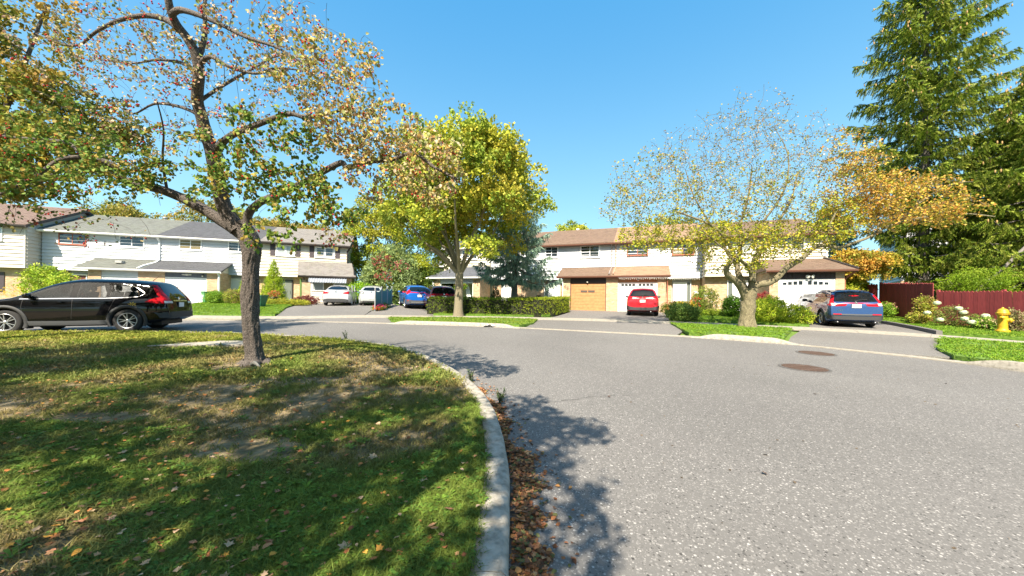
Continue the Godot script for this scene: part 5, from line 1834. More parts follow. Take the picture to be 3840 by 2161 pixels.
	c = {
		"paint": maroon, "arch": 0.4, "r": 0.355, "wheels": [0.95, 3.64], "lip": 0.06, "arch_m": M.plastic, "spokes": 5,
		"side_glass": [[[0.65, 1.3, 0.9, 1.44, 1.4, 1.52], [0.62, 1.18, 0.9, 1.12, 1.4, 1.09]], [[1.47, 1.525, 2.15, 1.53], [1.47, 1.085, 2.15, 1.08]], [[2.25, 1.52, 2.6, 1.42, 3.2, 1.12], [2.25, 1.08, 2.6, 1.07, 3.2, 1.07]]],
		"belt": [[0.6, 1.18, 1.1, 1.09, 2.0, 1.075, 3.2, 1.06]], "mirror": [3.05, 1.08], "handles": [[1.5, 0.95], [2.4, 0.94]],
		"rear_glass": [[-0.6, 1.53, 0.0, 1.56, 0.6, 1.53], [-0.75, 1.2, 0.0, 1.18, 0.75, 1.2]],
		"front_glass": [[-0.55, 1.56, 0.55, 1.56], [-0.7, 1.15, 0.7, 1.15]],
		"tail_lamps": [[[0.52, 1.12, 0.7, 1.14, 0.87, 1.13], [0.55, 0.98, 0.7, 0.93, 0.88, 0.92]]],
		"side_lamps": [[[0.07, 1.13, 0.4, 1.1], [0.06, 0.93, 0.36, 1.0]]], "lamp_lens": [[[0.58, 1.05, 0.86, 1.05], [0.6, 0.99, 0.86, 0.99]]],
		"rear_bands": [["bumper", [-0.9, 0.58, 0.0, 0.55, 0.9, 0.58], [-0.86, 0.46, 0.0, 0.44, 0.86, 0.46], 0.03, M.metal], ["lower_bumper", [-0.86, 0.45, 0.0, 0.43, 0.86, 0.45], [-0.84, 0.36, 0.0, 0.34, 0.84, 0.36], 0.025, M.plastic]],
		"plate": 0.96, "badge": 1.12, "rails": [0.7, 2.4], "rail_m": M.metal,
	}
	car("suv", "maroon car half hidden by the clipped hedge and the maple trunk", "car", at(-5.1, 24.7, 0.03), Vector2(-0.36, 0.933), s, c)

	# silver sedan before the room with the awning
	s = sedan_shape(4.9, 1.85, 1.45)
	s.top = v2([0.0, 0.55, 0.04, 0.85, 0.09, 1.05, 0.35, 1.1, 0.62, 1.12, 1.2, 1.34, 1.7, 1.44, 2.2, 1.45, 2.7, 1.4, 3.2, 1.18, 3.6, 1.0, 4.2, 0.92, 4.6, 0.8, 4.85, 0.62, 4.9, 0.5])
	s.low = v2([0.0, 0.36, 0.3, 0.24, 2.2, 0.18, 4.4, 0.18, 4.9, 0.24])
	s.tail = 0.15
	var silver := paint(0.52, 0.53, 0.56, 0.35, 0.3)
	c = {
		"paint": silver, "arch": 0.37, "r": 0.335, "wheels": [1.05, 3.88], "lip": 0.02, "spokes": 5,
		"side_glass": [[[0.85, 1.13, 1.3, 1.3, 1.7, 1.37, 2.1, 1.38], [0.85, 1.09, 1.3, 1.0, 1.7, 0.985, 2.1, 0.98]], [[2.2, 1.38, 2.6, 1.34, 3.0, 1.2, 3.3, 1.04], [2.2, 0.98, 2.6, 0.975, 3.0, 0.97, 3.3, 0.965]]],
		"mirror": [3.15, 0.98], "mirror_m": M.plastic_grey,
		"rear_glass": [[-0.48, 1.37, 0.0, 1.4, 0.48, 1.37], [-0.68, 1.15, 0.0, 1.135, 0.68, 1.15]],
		"front_glass": [[-0.5, 1.36, 0.5, 1.36], [-0.66, 1.03, 0.66, 1.03]],
		"tail_lamps": [[[0.42, 0.93, 0.6, 0.98, 0.82, 1.02], [0.48, 0.87, 0.66, 0.85, 0.84, 0.84]]],
		"rear_bands": [["diffuser", [-0.75, 0.46, -0.5, 0.5, 0.5, 0.5, 0.75, 0.46], [-0.8, 0.32, 0.0, 0.3, 0.8, 0.32], 0.02, M.plastic], ["chrome_strip", [-0.4, 0.93, 0.4, 0.93], [-0.4, 0.91, 0.4, 0.91], 0.012, M.chrome]],
		"plate": 0.8, "badge": 1.0, "fin": 1.6, "exhaust": [-0.6, 0.6],
	}
	car("sedan", "silver sedan parked under the grey awning", "car", at(-13.05, 27.3, 0.03), Vector2(-0.3, 0.95), s, c)

	# pale hatchback behind the slatted fence
	s = sedan_shape(4.4, 1.76, 1.47)
	s.top = v2([0.0, 0.55, 0.04, 0.85, 0.08, 1.0, 0.25, 1.12, 0.55, 1.32, 0.85, 1.4, 1.5, 1.465, 2.0, 1.46, 2.5, 1.36, 3.0, 1.12, 3.3, 1.0, 3.9, 0.9, 4.25, 0.75, 4.4, 0.5])
	s.low = v2([0.0, 0.34, 0.3, 0.22, 2.2, 0.18, 4.0, 0.18, 4.4, 0.24])
	s.tail = 0.2
	s.tail_r = 0.7
	var pale := paint(0.5, 0.53, 0.52, 0.3, 0.3)
	c = {
		"paint": pale, "arch": 0.36, "r": 0.32, "wheels": [0.8, 3.44], "lip": 0.02, "spokes": 5,
		"side_glass": [[[0.75, 1.2, 1.1, 1.33, 1.7, 1.38], [0.72, 1.1, 1.1, 1.02, 1.7, 0.98]], [[1.8, 1.385, 2.3, 1.33, 2.9, 1.08], [1.8, 0.98, 2.3, 0.97, 2.9, 0.96]]],
		"mirror": [2.8, 0.98], "rear_glass": [[-0.48, 1.31, 0.0, 1.34, 0.48, 1.31], [-0.62, 1.1, 0.0, 1.07, 0.62, 1.1]],
		"front_glass": [[-0.5, 1.36, 0.5, 1.36], [-0.66, 1.03, 0.66, 1.03]],
		"tail_lamps": [[[0.5, 0.98, 0.62, 1.04, 0.76, 1.06], [0.5, 0.88, 0.62, 0.88, 0.78, 0.9], M.rim_dark]], "lamp_lens": [[[0.56, 0.98, 0.74, 1.0], [0.56, 0.92, 0.74, 0.94]]],
		"rear_bands": [["diffuser", [-0.6, 0.36, 0.6, 0.36], [-0.6, 0.3, 0.0, 0.29, 0.6, 0.3], 0.02, M.plastic]],
		"plate": 0.56, "badge": 0.98, "exhaust": [-0.55, 0.55], "fin": 0.9, "wiper": [1.12, 0.3],
	}
	car("hatchback", "pale grey hatchback between the metal posts and the teal slatted fence", "car", at(-10.9, 28.0, 0.03), Vector2(-0.32, 0.947), s, c)

func leaf_mesh() -> ArrayMesh:  # ovate, folded along its midrib, along +y
	var b := MB.new()
	var m := [Vector3(0, 0, 0), Vector3(0, 0.4, 0.03), Vector3(0, 0.75, 0.0), Vector3(0, 1, -0.1)]
	for s in [-1.0, 1.0]:
		var e := [Vector3(s * 0.32, 0.22, 0.1), Vector3(s * 0.4, 0.5, 0.12), Vector3(s * 0.22, 0.8, 0.02)]
		b.tri(m[0], e[0], m[1])
		b.tri(e[0], e[1], m[1])
		b.tri(m[1], e[1], m[2])
		b.tri(e[1], e[2], m[2])
		b.tri(m[2], e[2], m[3])
	return b.mesh()

func lobed_leaf() -> ArrayMesh:  # maple-like, five points, slightly cupped
	var b := MB.new()
	var out := []
	for k in 11:
		var a := lerpf(-2.5, 2.5, k / 10.0)
		var r := 0.62 if k % 2 == 0 else 0.34
		if k == 0 or k == 10:
			r = 0.4
		out.append(Vector3(sin(a) * r, 0.42 + cos(a) * r, 0.12 * absf(sin(a * 2.0)) * r + 0.1 * r * r))
	for k in 10:
		b.tri(Vector3(0, 0.38, 0), out[k + 1], out[k])
	b.tri(Vector3(0, 0.38, 0), out[0], Vector3(0, -0.1, 0))
	b.tri(Vector3(0, 0.38, 0), Vector3(0, -0.1, 0), out[10])
	return b.mesh()

# a few leaves spread through a ball of radius 0.5
func clump_mesh(k: int, size: float, flat := 1.0, drop := 0.3) -> ArrayMesh:
	var b := MB.new()
	for i in k:
		var p := Vector3(rf(-1, 1), rf(-1, 1) * flat, rf(-1, 1))
		p = p.normalized() * 0.5 * pow(rng.randf(), 0.5)
		var d := (Vector3(rf(-1, 1), rf(-1, 0.6) - drop, rf(-1, 1)) + p).normalized()
		var s := d.cross(Vector3(rf(-1, 1), rf(-1, 1), rf(-1, 1))).normalized()
		var nn := s.cross(d)
		var l := size * rf(0.75, 1.25)
		var g := rf(0.75, 1.2)
		b.col = Color(g * rf(0.92, 1.08), g, g * rf(0.85, 1.1))
		var mid := p + d * l * 0.5 - nn * l * 0.08
		b.tri(p, mid + s * l * 0.42 + nn * l * 0.1, p + d * l)
		b.tri(p, p + d * l, mid - s * l * 0.42 + nn * l * 0.1)
	return b.mesh()

func spray_mesh() -> ArrayMesh:  # spruce twig along +y with needles all round
	var b := MB.new()
	for i in 26:
		var y := i / 26.0
		var a := i * 2.4
		var d := Vector3(cos(a), 0.75, sin(a)).normalized()
		var s := d.cross(Vector3.UP).normalized()
		var l := 0.24 * (1.0 - y * 0.4)
		var g := rf(0.75, 1.25)
		b.col = Color(g, g, g)
		var p := Vector3(0, y, 0)
		b.tri(p - s * 0.06, p + s * 0.06, p + d * l * 1.15)
	b.col = Color(0.8, 0.7, 0.6)
	b.tri(Vector3(-0.02, 0, 0), Vector3(0.02, 0, 0), Vector3(0, 1, 0))
	return b.mesh()

func in_ellipsoid(c: Vector3, r: Vector3, shell := 0.0) -> Vector3:
	var p := Vector3(rf(-1, 1), rf(-1, 1), rf(-1, 1))
	while p.length_squared() > 1.0 or p.length_squared() < shell:
		p = Vector3(rf(-1, 1), rf(-1, 1), rf(-1, 1))
	return c + p * r

# joins every target to the nearest wood with a curved twig; returns the ends for leaves
func twigs(limbs: Array, targets: Array, centre: Vector3, wood: MB, o := {}) -> Array:
	var pos := PackedVector3Array()
	var rad := PackedFloat32Array()
	for l in limbs:
		for i in l[0].size():
			if l[1][i] < o.get("thickest", 0.16):
				pos.append(l[0][i])
				rad.append(l[1][i])
	targets.sort_custom(func(a, b): return a[0].distance_squared_to(centre) < b[0].distance_squared_to(centre))
	var out := []
	var droop: float = o.get("droop", 0.15)
	var lift: float = o.get("lift", 0.3)
	for tg in targets:
		var q: Vector3 = tg[0]
		var best := 1e9
		var bi := 0
		for i in pos.size():
			var d := pos[i].distance_squared_to(q)
			if d < best:
				best = d
				bi = i
		var p := pos[bi]
		var len := sqrt(best)
		if len < 0.08:
			out.append([q, (q - centre).normalized(), tg[1]])
			continue
		var dir := (q - p).normalized()
		var r0 := minf(rad[bi] * 0.75, o.get("base_r", 0.005) + o.get("grow_r", 0.009) * len)
		var c1 := p + (dir + Vector3.UP * lift + Vector3(rf(-1, 1), rf(-1, 1), rf(-1, 1)) * 0.25).normalized() * len * 0.4
		var c2 := q + (-dir + Vector3.UP * droop * 2.0).normalized() * len * 0.35
		var n := clampi(ceili(len / 0.16), 3, 9)
		var pts := [p]
		var rs := [r0]
		for k in range(1, n + 1):
			var t := float(k) / n
			var u := 1.0 - t
			var x := p * u * u * u + c1 * 3 * u * u * t + c2 * 3 * u * t * t + q * t * t * t
			x += Vector3(rf(-1, 1), rf(-1, 1), rf(-1, 1)) * 0.035 * minf(len, 1.0)
			pts.append(x)
			rs.append(lerpf(r0, o.get("tip_r", 0.0025), t))
			pos.append(x)
			rad.append(rs[-1])
			if t > 0.3:
				out.append([x, (x - pts[-2]).normalized(), tg[1]])
		wood.tube(pts, rs, 4 if r0 > 0.012 else 3, false)
	return out

func limb(pts: Array, r0: float, r1: float, wood: MB, sides := 8, wob := 0.0) -> Array:
	var c := curve(pts, 4)
	var rs := []
	for i in c.size():
		rs.append(lerpf(r0, r1, pow(float(i) / (c.size() - 1), 0.8)))
	wood.tube(c, rs, sides, true, wob, rng.randi() % 7)
	return [c, rs]

func tree(called: String, label: String, category: String, base: Vector3, group := "") -> Node3D:
	return thing(called, label, category, base, 0.0, group)

# meshes are written in world axes; shift them to a root standing at base
func settle(o: Node3D, root: Node3D) -> void:
	o.position = -root.position

func hero_tree() -> void:
	var base := V(-4.5, 0.24, 6.3)
	var root := tree("ornamental_tree", "near bent tree with thin autumn leaves on the shaded lawn", "tree", base)
	var wood := MB.new()
	var tr := curve([V(-4.5, 0.05, 6.3), V(-4.51, 0.3, 6.3), V(-4.53, 0.6, 6.28), V(-4.54, 1.13, 6.2), V(-4.51, 1.54, 6.15), V(-4.46, 1.95, 6.1), V(-4.41, 2.3, 6.05), V(-4.47, 2.55, 6.0), V(-4.58, 2.7, 5.95)], 12)
	var rs := []
	for i in tr.size():
		var y: float = tr[i].y - 0.2
		rs.append(0.12 + 0.11 * exp(-maxf(y, 0.0) * 8.0) + 0.03 * ss(1.8, 2.3, y) - 0.03 * ss(2.2, 2.6, y))
	wood.bark_tube(tr, rs, 60, 0.011, 3)
	var L := [[tr, rs]]
	L.append(limb([V(-4.57, 2.6, 5.95), V(-4.69, 2.81, 5.9), V(-4.73, 3.08, 5.8), V(-4.69, 3.41, 5.65), V(-4.63, 3.63, 5.5), V(-4.64, 3.92, 5.4), V(-4.63, 4.11, 5.3), V(-4.57, 4.35, 5.15), V(-4.42, 4.63, 5.0), V(-4.39, 4.83, 4.9), V(-4.45, 5.0, 4.8), V(-4.49, 5.11, 4.7), V(-4.46, 5.24, 4.6), V(-4.4, 5.5, 4.5), V(-4.3, 6.0, 4.4)], 0.125, 0.03, wood, 12, 0.05))
	L.append(limb([V(-4.5, 2.5, 6.0), V(-4.86, 2.75, 5.98), V(-5.25, 3.0, 5.9), V(-5.62, 3.18, 5.8), V(-6.0, 3.27, 5.7), V(-6.2, 3.34, 5.65), V(-6.2, 3.47, 5.6), V(-6.33, 3.55, 5.5), V(-6.53, 3.56, 5.4), V(-6.73, 3.48, 5.3), V(-6.92, 3.22, 5.2), V(-7.1, 3.01, 5.1), V(-7.34, 2.81, 5.0)], 0.1, 0.012, wood, 10, 0.05))
	L.append(limb([V(-6.4, 3.55, 5.45), V(-6.53, 3.62, 5.4), V(-6.87, 3.82, 5.5), V(-7.56, 3.96, 5.7), V(-8.35, 4.08, 5.9), V(-9.03, 4.21, 6.0)], 0.04, 0.012, wood, 6))
	L.append(limb([V(-4.45, 2.5, 6.0), V(-4.42, 2.75, 5.95), V(-4.3, 2.9, 5.85), V(-3.93, 2.99, 5.6), V(-3.43, 3.03, 5.3), V(-2.9, 3.11, 5.0), V(-2.55, 3.18, 4.8), V(-2.22, 3.22, 4.6), V(-2.09, 3.12, 4.5), V(-1.78, 3.14, 4.35), V(-1.44, 3.11, 4.2), V(-1.15, 3.15, 4.1), V(-0.9, 2.96, 4.0), V(-0.62, 2.79, 3.9)], 0.075, 0.012, wood, 8, 0.05))
	L.append(limb([V(-4.66, 3.65, 5.52), V(-4.4, 3.75, 5.35), V(-4.11, 3.83, 5.2), V(-3.51, 3.85, 4.9), V(-2.91, 3.84, 4.6), V(-2.59, 3.72, 4.45), V(-2.25, 3.69, 4.3), V(-1.91, 3.69, 4.15)], 0.065, 0.012, wood, 7))
	for q in [
		[[V(-4.4, 4.7, 4.97), V(-4.09, 4.7, 4.8), V(-3.68, 4.44, 4.6), V(-3.2, 4.23, 4.4), V(-2.78, 4.17, 4.2), V(-2.36, 4.04, 4.05)], 0.035],
		[[V(-4.58, 4.3, 5.18), V(-4.33, 4.61, 5.3), V(-3.93, 4.95, 5.4), V(-3.64, 5.2, 5.5), V(-3.21, 5.22, 5.6)], 0.03],
		[[V(-4.48, 5.15, 4.66), V(-4.2, 5.08, 4.5), V(-3.63, 4.79, 4.3), V(-3.1, 4.46, 4.1), V(-2.62, 4.23, 3.95), V(-2.18, 3.92, 3.8)], 0.045],
		[[V(-4.5, 5.05, 4.76), V(-4.7, 5.19, 4.8), V(-5.07, 5.32, 4.9), V(-5.54, 5.33, 5.0), V(-5.98, 5.24, 5.1), V(-6.34, 5.12, 5.2), V(-6.78, 5.21, 5.3), V(-7.24, 5.42, 5.4)], 0.045],
		[[V(-4.62, 4.1, 5.27), V(-4.75, 4.21, 5.3), V(-5.12, 4.36, 5.4), V(-5.65, 4.49, 5.6), V(-6.09, 4.38, 5.7), V(-6.47, 4.6, 5.8)], 0.035],
		[[V(-4.5, 4.5, 5.1), V(-4.77, 4.84, 5.2), V(-5.38, 5.05, 5.4), V(-6.01, 5.12, 5.6), V(-6.74, 5.31, 5.8)], 0.03],
		[[V(-5.62, 3.2, 5.8), V(-5.5, 3.6, 5.6), V(-5.2, 3.95, 5.3), V(-5.0, 4.2, 5.0)], 0.025],
		[[V(-4.44, 4.7, 4.98), V(-4.3, 5.1, 4.95), V(-4.25, 5.6, 4.9), V(-4.0, 6.1, 4.9)], 0.05]]:
		L.append(limb(q[0], q[1], 0.008, wood, 6))
	settle(put(root, "trunk", wood, M.bark), root)
	var roots := MB.new()
	for k in 7:
		var a := TAU * k / 7 + rf(-0.2, 0.2)
		var d := Vector3(cos(a), 0, sin(a))
		roots.tube([base + Vector3(0, 0.1, 0) + d * 0.14, base + d * 0.26 + Vector3(0, 0.03, 0), base + d * rf(0.38, 0.5) - Vector3(0, 0.05, 0)], [0.09, 0.065, 0.02], 7)
	settle(put(root, "root", roots, M.bark), root)
	var pals := [
		[Color(0.12, 0.22, 0.03), Color(0.17, 0.26, 0.04), Color(0.1, 0.17, 0.03), Color(0.24, 0.27, 0.05), Color(0.34, 0.25, 0.05)],
		[Color(0.44, 0.36, 0.09), Color(0.5, 0.41, 0.2), Color(0.45, 0.27, 0.13), Color(0.34, 0.35, 0.08), Color(0.56, 0.44, 0.3), Color(0.25, 0.29, 0.06), Color(0.5, 0.3, 0.08), Color(0.3, 0.32, 0.12)],
		[Color(0.46, 0.36, 0.18), Color(0.54, 0.42, 0.29), Color(0.46, 0.32, 0.09), Color(0.2, 0.25, 0.06), Color(0.42, 0.27, 0.2), Color(0.3, 0.32, 0.14)],
		[Color(0.13, 0.17, 0.04), Color(0.22, 0.19, 0.06), Color(0.1, 0.13, 0.04), Color(0.2, 0.07, 0.04)]]
	var targets := []
	for v in hero_vol:
		for k in int(v[2] * [1.0, 1.25, 1.5, 1.0][v[3]]):
			targets.append([in_ellipsoid(v[0], v[1]), v[3]])
	for q in [[V(-4.4, 4.7, 4.9), Vector3(2.6, 1.2, 0.8), 260], [V(-6.3, 4.9, 5.4), Vector3(1.5, 0.9, 0.8), 90], [V(-2.8, 4.2, 4.5), Vector3(1.2, 0.9, 0.6), 90], [V(-6.4, 2.7, 5.3), Vector3(1.2, 0.6, 0.5), 26]]:
		for k in q[2]:
			targets.append([in_ellipsoid(q[0], q[1]), 4])
	var tw := MB.new()
	var ends := twigs(L, targets, V(-4.5, 3.2, 5.6), tw, {"droop": 0.25, "lift": 0.35, "grow_r": 0.007, "base_r": 0.004})
	settle(put(root, "twigs", tw, M.twig, "stuff"), root)
	var s := Scatter.new()
	var berries := Scatter.new()
	for e in ends:
		var k: int = e[2]
		var count: int = [4, 4, 2, 2, 0][k] + (1 if rng.randf() < (0.4 if k < 4 else 0.3) else 0)
		for i in count:
			var sz := rf(0.036, 0.062) * (1.1 if k == 0 else 0.82)
			var d: Vector3 = (e[1] * 0.5 + Vector3(rf(-1, 1), rf(-1.6, 0.3), rf(-1, 1))).normalized()
			s.add(facing(d, rf(0, TAU)).scaled(Vector3.ONE * sz), e[0] + Vector3(rf(-1, 1), rf(-1, 0.5), rf(-1, 1)) * 0.05, pick(pals[2 if k == 4 else k]))
		if rng.randf() < 0.1:
			for i in 2:
				berries.add(Basis.from_scale(Vector3.ONE * 0.011), e[0] + Vector3(rf(-1, 1), -rf(0.4, 1.2), rf(-1, 1)) * 0.04, Color(0.4, 0.03, 0.03))
	settle(spread(root, "leaves", leaf_mesh(), M.leaf, s), root)
	var bm := MB.new()
	bm.ball(Vector3.ZERO, Vector3.ONE, 6, 4)
	settle(spread(root, "berries", bm.mesh(), M.litter, berries), root)

func tree67() -> void:
	var base := V(9.66, 0.5, 14.7)
	var root := tree("ornamental_tree", "spreading tree with a lichened forked trunk and yellowing leaves on the grass strip", "tree", base)
	var wood := MB.new()
	var tr := curve([V(9.66, 0.3, 14.7), V(9.66, 0.6, 14.7), V(9.68, 1.0, 14.7), V(9.71, 1.5, 14.7), V(9.73, 1.95, 14.7), V(9.74, 2.15, 14.7)], 10)
	var rs := []
	for i in tr.size():
		var y: float = tr[i].y - 0.5
		rs.append(0.255 + 0.11 * exp(-maxf(y, 0.0) * 5.0) + 0.03 * ss(1.1, 1.6, y))
	wood.bark_tube(tr, rs, 48, 0.016, 5)
	var L := [[tr, rs]]
	for q in [
		[[V(9.62, 1.75, 14.7), V(9.32, 2.24, 14.6), V(8.97, 2.51, 14.5), V(8.68, 2.67, 14.4), V(8.55, 2.9, 14.3), V(8.61, 3.1, 14.2), V(8.75, 3.43, 14.1), V(8.44, 3.86, 14.0), V(8.02, 4.25, 13.8), V(7.3, 4.6, 13.6), V(6.2, 5.0, 13.6)], 0.17, 0.03],
		[[V(9.71, 1.8, 14.7), V(9.44, 2.57, 14.8), V(9.39, 2.93, 14.9), V(9.44, 3.2, 15.0), V(9.58, 3.76, 15.1), V(9.67, 4.42, 15.1), V(9.61, 4.85, 15.1), V(9.85, 5.54, 15.2), V(10.09, 6.31, 15.3), V(10.2, 7.4, 15.3)], 0.14, 0.025],
		[[V(9.76, 1.9, 14.7), V(9.79, 2.42, 14.6), V(9.71, 2.69, 14.5), V(9.53, 2.99, 14.4), V(9.16, 3.15, 14.2), V(8.6, 3.4, 13.8), V(7.95, 3.6, 13.5), V(7.0, 4.2, 13.2)], 0.15, 0.02],
		[[V(9.71, 2.4, 14.5), V(10.04, 3.36, 14.8), V(10.43, 3.75, 15.0), V(10.82, 4.12, 15.2), V(11.22, 4.73, 15.4), V(11.73, 5.47, 15.5), V(12.1, 6.2, 15.5), V(12.3, 7.2, 15.5)], 0.14, 0.02],
		[[V(9.78, 1.95, 14.7), V(10.02, 2.3, 14.6), V(10.38, 2.37, 14.5), V(10.68, 2.59, 14.4), V(10.92, 2.93, 14.3), V(11.15, 3.13, 14.2), V(11.37, 3.29, 14.1), V(11.63, 3.61, 14.0), V(11.81, 3.78, 13.9), V(12.21, 3.82, 13.9), V(12.72, 3.74, 13.9), V(13.22, 3.93, 13.9), V(13.89, 4.18, 13.9), V(14.66, 4.6, 14.0), V(15.6, 4.9, 13.9), V(17.2, 5.1, 13.8), V(18.6, 5.0, 13.8)], 0.15, 0.02],
		[[V(12.18, 3.75, 13.9), V(12.17, 4.22, 13.9), V(12.25, 4.64, 13.8), V(12.44, 5.04, 13.8), V(12.77, 5.6, 13.8), V(13.0, 6.8, 13.9)], 0.06, 0.015],
		[[V(9.42, 3.1, 15.0), V(9.0, 4.0, 15.3), V(8.6, 5.0, 15.6), V(8.0, 6.2, 15.8), V(7.6, 7.4, 15.8)], 0.08, 0.015],
		[[V(9.6, 4.0, 15.1), V(10.4, 5.0, 14.8), V(11.0, 6.2, 14.5), V(11.2, 7.6, 14.6), V(10.8, 8.8, 14.8)], 0.06, 0.012],
		[[V(14.2, 4.3, 13.9), V(14.2, 5.2, 13.9), V(14.1, 6.3, 13.9), V(13.9, 7.4, 14.0)], 0.05, 0.012],
		[[V(15.0, 4.7, 13.95), V(15.8, 5.6, 13.8), V(16.8, 6.2, 13.7), V(17.6, 6.3, 13.7)], 0.045, 0.012]]:
		L.append(limb(q[0], q[1], q[2], wood, 9, 0.05))
	settle(put(root, "trunk", wood, M.bark_lichen), root)
	var pals := [
		[Color(0.42, 0.4, 0.03), Color(0.34, 0.37, 0.035), Color(0.25, 0.31, 0.03), Color(0.48, 0.37, 0.05)],
		[Color(0.42, 0.36, 0.07), Color(0.3, 0.33, 0.05), Color(0.46, 0.32, 0.1), Color(0.23, 0.28, 0.05)],
		[Color(0.4, 0.31, 0.17), Color(0.42, 0.31, 0.12), Color(0.38, 0.25, 0.09), Color(0.44, 0.39, 0.33), Color(0.3, 0.29, 0.08)],
		[Color(0.2, 0.2, 0.04)],
		[Color(0.56, 0.34, 0.05), Color(0.54, 0.4, 0.06), Color(0.54, 0.26, 0.06), Color(0.38, 0.36, 0.05), Color(0.6, 0.42, 0.13)]]
	var targets := []
	for v in t67_vol:
		for k in int(v[2] * 1.5):
			targets.append([in_ellipsoid(v[0], v[1] * 1.1), v[3]])
	for q in [[V(9.6, 7.0, 14.8), Vector3(3.6, 2.6, 2.2), 620], [V(6.6, 5.7, 14.4), Vector3(2.7, 2.0, 1.8), 330], [V(12.4, 6.4, 14.4), Vector3(2.1, 2.2, 1.8), 380]]:
		for k in q[2]:
			targets.append([in_ellipsoid(q[0], q[1], 0.1), 5])
	var tw := MB.new()
	var ends := twigs(L, targets, V(9.8, 3.0, 14.6), tw, {"droop": 0.0, "lift": 0.5, "grow_r": 0.013, "base_r": 0.011, "tip_r": 0.007})
	settle(put(root, "twigs", tw, M.twig_pale, "stuff"), root)
	var s := Scatter.new()
	for e in ends:
		var k: int = e[2]
		for i in [5, 3, 3, 2, 4, 2][k]:
			if k == 5 and rng.randf() < 0.3:
				continue
			if k == 2 and rng.randf() < 0.3:
				continue
			var sz := rf(0.055, 0.098) * (0.78 if k == 2 or k == 5 else 1.0)
			s.add(rand_basis().scaled(Vector3.ONE * sz), e[0] + Vector3(rf(-1, 1), rf(-1, 1), rf(-1, 1)) * 0.14, pick(pals[1 if k == 5 and rng.randf() < 0.6 else mini(k, 4) if k < 5 else 2]))
	settle(spread(root, "leaves", leaf_mesh(), M.leaf, s), root)

# broad-leaved tree: trunk, rising limbs, clusters of leaf clumps over the crown
func broad_tree(called: String, label: String, base: Vector3, c: Vector3, r: Vector3, o := {}) -> Node3D:
	var root := tree(called, label, o.get("category", "tree"), base, o.get("group", ""))
	var wood := MB.new()
	var tr: float = o.get("trunk", 0.2)
	var fork: float = o.get("fork", c.y - r.y * 0.9)
	var top := Vector3(base.x + (c.x - base.x) * 0.3, fork, base.z + (c.z - base.z) * 0.3)
	var pts := curve([base - Vector3(0, 0.3, 0), base + Vector3(0, 0.15, 0), base.lerp(top, 0.5), top], 4)
	var rs := []
	for i in pts.size():
		rs.append(tr * (1.0 + 0.35 * exp(-maxf(pts[i].y - base.y, 0.0) * 6.0)) * lerpf(1.0, 0.9, float(i) / pts.size()))
	wood.tube(pts, rs, 14, true, 0.03)
	var heads := []
	var n: int = o.get("clusters", 60)
	for l in o.get("lobes", []):
		for k in l[2]:
			heads.append(in_ellipsoid(l[0], l[1]))
	if heads:
		n = heads.size()
	for k in (0 if heads else n):
		var f := sqrt((k + 0.5) / n)
		var p := in_ellipsoid(Vector3.ZERO, Vector3.ONE, o.get("shell", 0.35))
		if p.y < -0.55 and Vector2(p.x, p.z).length() < 0.4:
			p.y += 0.5
		p *= 1.0 - 0.1 * absf(sin(p.x * 5.0 + p.z * 7.0))
		heads.append(c + p * r * (0.7 + 0.3 * f))
	var L := []
	for k in o.get("limbs", 7):
		var h: Vector3 = heads[k * n / int(o.get("limbs", 7))]
		var mid := top.lerp(h, 0.5) + Vector3(0, -0.05, 0) * r.y + (Vector3(h.x - top.x, 0, h.z - top.z)) * 0.12
		var q := curve([top - Vector3(0, 0.3, 0), top.lerp(mid, 0.5) + Vector3(0, 0.1, 0), mid, h], 4)
		var qr := []
		for i in q.size():
			qr.append(lerpf(tr * 0.5, 0.02, float(i) / (q.size() - 1)))
		wood.tube(q, qr, 7)
		L.append([q, qr])
	settle(put(root, "trunk", wood, o.get("bark", M.bark_light)), root)
	var tw := MB.new()
	var tg := []
	for h in heads:
		tg.append([h, 0])
	twigs(L, tg, top, tw, {"thickest": 1.0, "grow_r": 0.012, "base_r": 0.01, "lift": 0.4})
	settle(put(root, "branches", tw, o.get("bark", M.bark_light), "stuff"), root)
	var s := Scatter.new()
	var cr: float = o.get("cluster_r", r.x * 0.3)
	var pal: Array = o.pal
	var per: int = o.get("per", 40)
	var sz: float = o.get("clump", 0.45)
	for h in heads:
		var tone := pick(pal)
		for i in per:
			var p := in_ellipsoid(Vector3.ZERO, Vector3(1, o.get("flat", 0.6), 1), 0.05) * cr
			var k := tone.lerp(pick(pal), 0.45)
			s.add(rand_basis().scaled(Vector3.ONE * sz * rf(0.7, 1.25)), h + p, shade(k, 0.85, 1.15))
	settle(spread(root, "crown", o.get("mesh", clump7), M.leaf, s), root)
	return root

var clump7: ArrayMesh
var clump_fine: ArrayMesh
var spray: ArrayMesh

